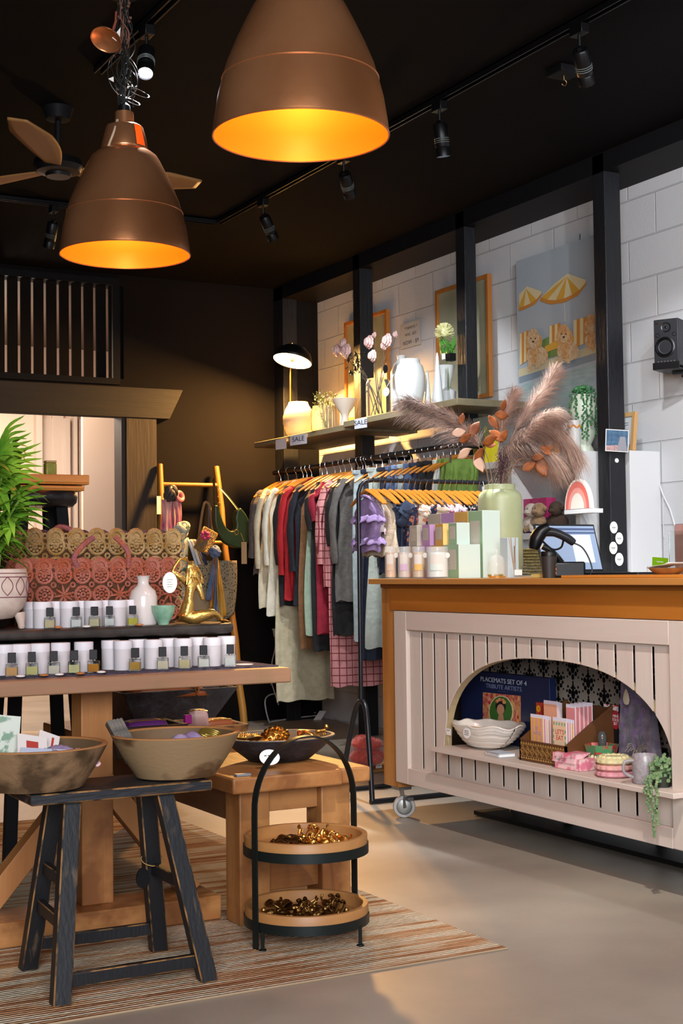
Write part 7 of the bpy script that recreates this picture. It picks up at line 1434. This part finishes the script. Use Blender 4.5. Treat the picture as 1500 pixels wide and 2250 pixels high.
blue_s = mat('denim_blue_silk', '46587c', .6, c2='5c6c8c', sc_=12); gold_s = mat('yellow_silk_print', 'b8882c', .55, c2='8a4a20', sc_=7, lo=.55, hi=.62, stretch=(2, 1, .5)); t = thing('knotted_scarf', 'blue knotted scarf with long yellow and orange tails on the net tote', 'scarf', D(473, 1212, y=8.24)); s_ = S(t.location); b = B()
for k in range(6): b.torus((.01*math.cos(k), 0, .01*math.sin(k*2)), .024, .013, 14, 8, nrm=(math.cos(k*1.1), -.6, math.sin(k*1.7)))
b.build('knot', blue_s, t)
for k, (m_, x0) in enumerate(((gold_s, -9), (blue_s, 0), (gold_s, 9), (gold_s, 15), (blue_s, -14))):
    L2 = (135, 125, 140, 132, 96)[k]; B().grid(lambda u, v: Vector((x0*s_*(.25+v*.95)+(u-.5)*10*s_*(.5+.8*v), .008*math.sin(u*5+v*4+k)-.006*(k % 2), -(10+L2*v)*s_)), 5, 14).build('scarf_tail', m_, t, solid=.002)
t = thing('patterned_scarf', 'white and green patterned scarf bunched at the left of the net tote', 'scarf', D(400, 1165, y=8.32)); s_ = S(t.location); pm2 = mat('leaf_print_silk', 'b0b8ac', .6, c2='4c6c5c', sc_=28, lo=.55, hi=.6); b = B()
for k in range(5): b.torus((.02*math.cos(k*1.3), 0, .018*math.sin(k*2)), .03, .016, 14, 8, nrm=(math.cos(k), -.7, math.sin(k*1.7)))
b.build('knot', pm2, t); B().grid(lambda u, v: Vector(((u-.5)*34*s_-10*s_*v, .01*math.sin(u*8), -(16+150*v)*s_)), 8, 12).build('scarf_tail', pm2, t, solid=.002)
t = thing('green_scarf', 'pale green scarf end hanging below the perfume table', 'scarf', D(482, 1480, y=8.3)); s_ = S(t.location); B().grid(lambda u, v: Vector(((u-.5)*28*s_*(1-.6*v)+3*s_*v, .01*math.sin(u*6), (10-70*v)*s_)), 6, 10).build('scarf_tail', mat('lime_silk', 'a0a85c', .6, c2='b4b87c', sc_=12), t, solid=.002)
swing('white rectangular swing tag left of the pink scarf', 349, 1110, 5, 20, y=8.6, shape='sq', rz=0, lines=0)
t = thing('white_garment', 'white patterned cloth hanging low on the ladder under the table edge', 'cloth', D(440, 1490, y=8.3)); s_ = S(t.location); B().grid(lambda u, v: Vector(((u-.5)*60*s_, .012*math.sin(u*9), (10-36*v)*s_)), 10, 6).build('hem', mat('eyelet_white', 'b8c0bc', .7, c2='8a9490', sc_=60), t, solid=.003)
# ---------------------------------------------------------------- floor bits at the back
wc = mat('white_flex', 'c0c0bc', .5)
pl_ = D(604, 1385, y=8.795); t = thing('power_cord', 'white power plug and cord hanging on the black wall behind the table', 'cord', pl_); s_ = S(pl_)
B().lathe([(.016, 0), (.014, -.02), (.008, -.045)], 16).lathe([(0, .012), (.022, .012), (.022, 0), (.016, 0)], 16).build('plug', wc, t); B().tube(spline([(0, 0, -.04), (-.01, -.02, -.12), (-.04, -.03, -.22), (-.05, -.04, -.36), D(596, 1500, y=8.7)-pl_, D(612, 1549, y=8.6)-pl_], 8), .004, 6).build('cable', wc, t)
def gz(a, b_): p = D(a, b_, z=.006); return p if p.y < 8.75 else D(a, b_, y=8.7)
tag(B().tube(spline([D(614, 1523, y=8.7), D(590, 1528, y=8.65), D(582, 1545, y=8.6), (4.10, 8.62, .006), (4.16, 8.66, .006), gz(700, 1572), gz(740, 1578), gz(790, 1590), gz(830, 1595)], 7), .005, 6).build('floor_cable', wc), 'white cable looping along the floor at the foot of the black wall', 'cable')
tag(B().tube(spline([gz(690, 1566), gz(715, 1566), gz(745, 1584), gz(770, 1590), gz(792, 1582)], 6), .004, 6).build('floor_cable', wc), 'second white cable tangled on the floor under the plaid dress', 'cable')
tag(B().prism([(0, 0), (.05, .06), (.10, .055), (.06, .0)], 0, .003).build('paper_scrap', paper, loc=(4.42, 8.60, .001)), 'crumpled white paper scrap on the floor in the corner', 'paper')
p = D(808, 1690, z=.02); fz = mat('coral_fur', 'd8584c', .9, c2='e87468', sc_=40, sheen=.5); p = Vector((3.52, 6.05, .0)); p = D(806, 1678, z=.03); t = thing('fluffy_slippers', 'coral pink fluffy slippers piled on a low timber tray', 'slippers', (p.x, p.y, .024)); rr = random.Random(61); b = B()
for (c, r, sx_, sz_) in (((-.03, 0, .045), .05, 1.3, .75), ((.035, .01, .04), .052, 1.4, .7), ((-.02, .01, .11), .05, 1.2, .65), ((.03, .0, .10), .045, 1.3, .6), ((0, -.05, .03), .04, 1.5, .65)): b.ball(c, r, sx_, 1.1, sz_, 16)
b.build('slipper_body', fz, t); b = B()
for k in range(2600):
    (c, r, sx_, sz_) = rr.choice((((-.03, 0, .045), .05, 1.3, .75), ((.035, .01, .04), .052, 1.4, .7), ((-.02, .01, .11), .05, 1.2, .65), ((.03, .0, .10), .045, 1.3, .6), ((0, -.05, .03), .04, 1.5, .65))); a, e = rr.uniform(0, 6.28), rr.uniform(-.8, 1.5); d = Vector((math.cos(a)*math.cos(e), math.sin(a)*math.cos(e), math.sin(e))); q = Vector(c)+Vector((d.x*r*sx_, d.y*r*1.1, d.z*r*sz_)); e2 = d+Vector((rr.uniform(-.5, .5), rr.uniform(-.5, .5), rr.uniform(-.5, .3))); sd = e2.cross(Vector((0, 0, 1))); sd = (sd.normalized() if sd.length > .01 else Vector((1, 0, 0)))*.0012
    if q.z > .002: v = [b.bm.verts.new(q-sd), b.bm.verts.new(q+sd), b.bm.verts.new(q+e2.normalized()*.014)]; b._f(v)
b.build('fluff', fz, t, fix=False); tag(B().box(-.16, .16, -.12, .12, 0, .012).build('low_tray', mat('tray_timber', 'a87a3c', .5), loc=(p.x+.05, p.y, .001), bev=.003), 'low pale timber tray under the coral slippers', 'tray')
swing('white oval tag on the coral slippers', 832, 1688, 8, 14, y=p.y-.06, rz=0, lines=1)
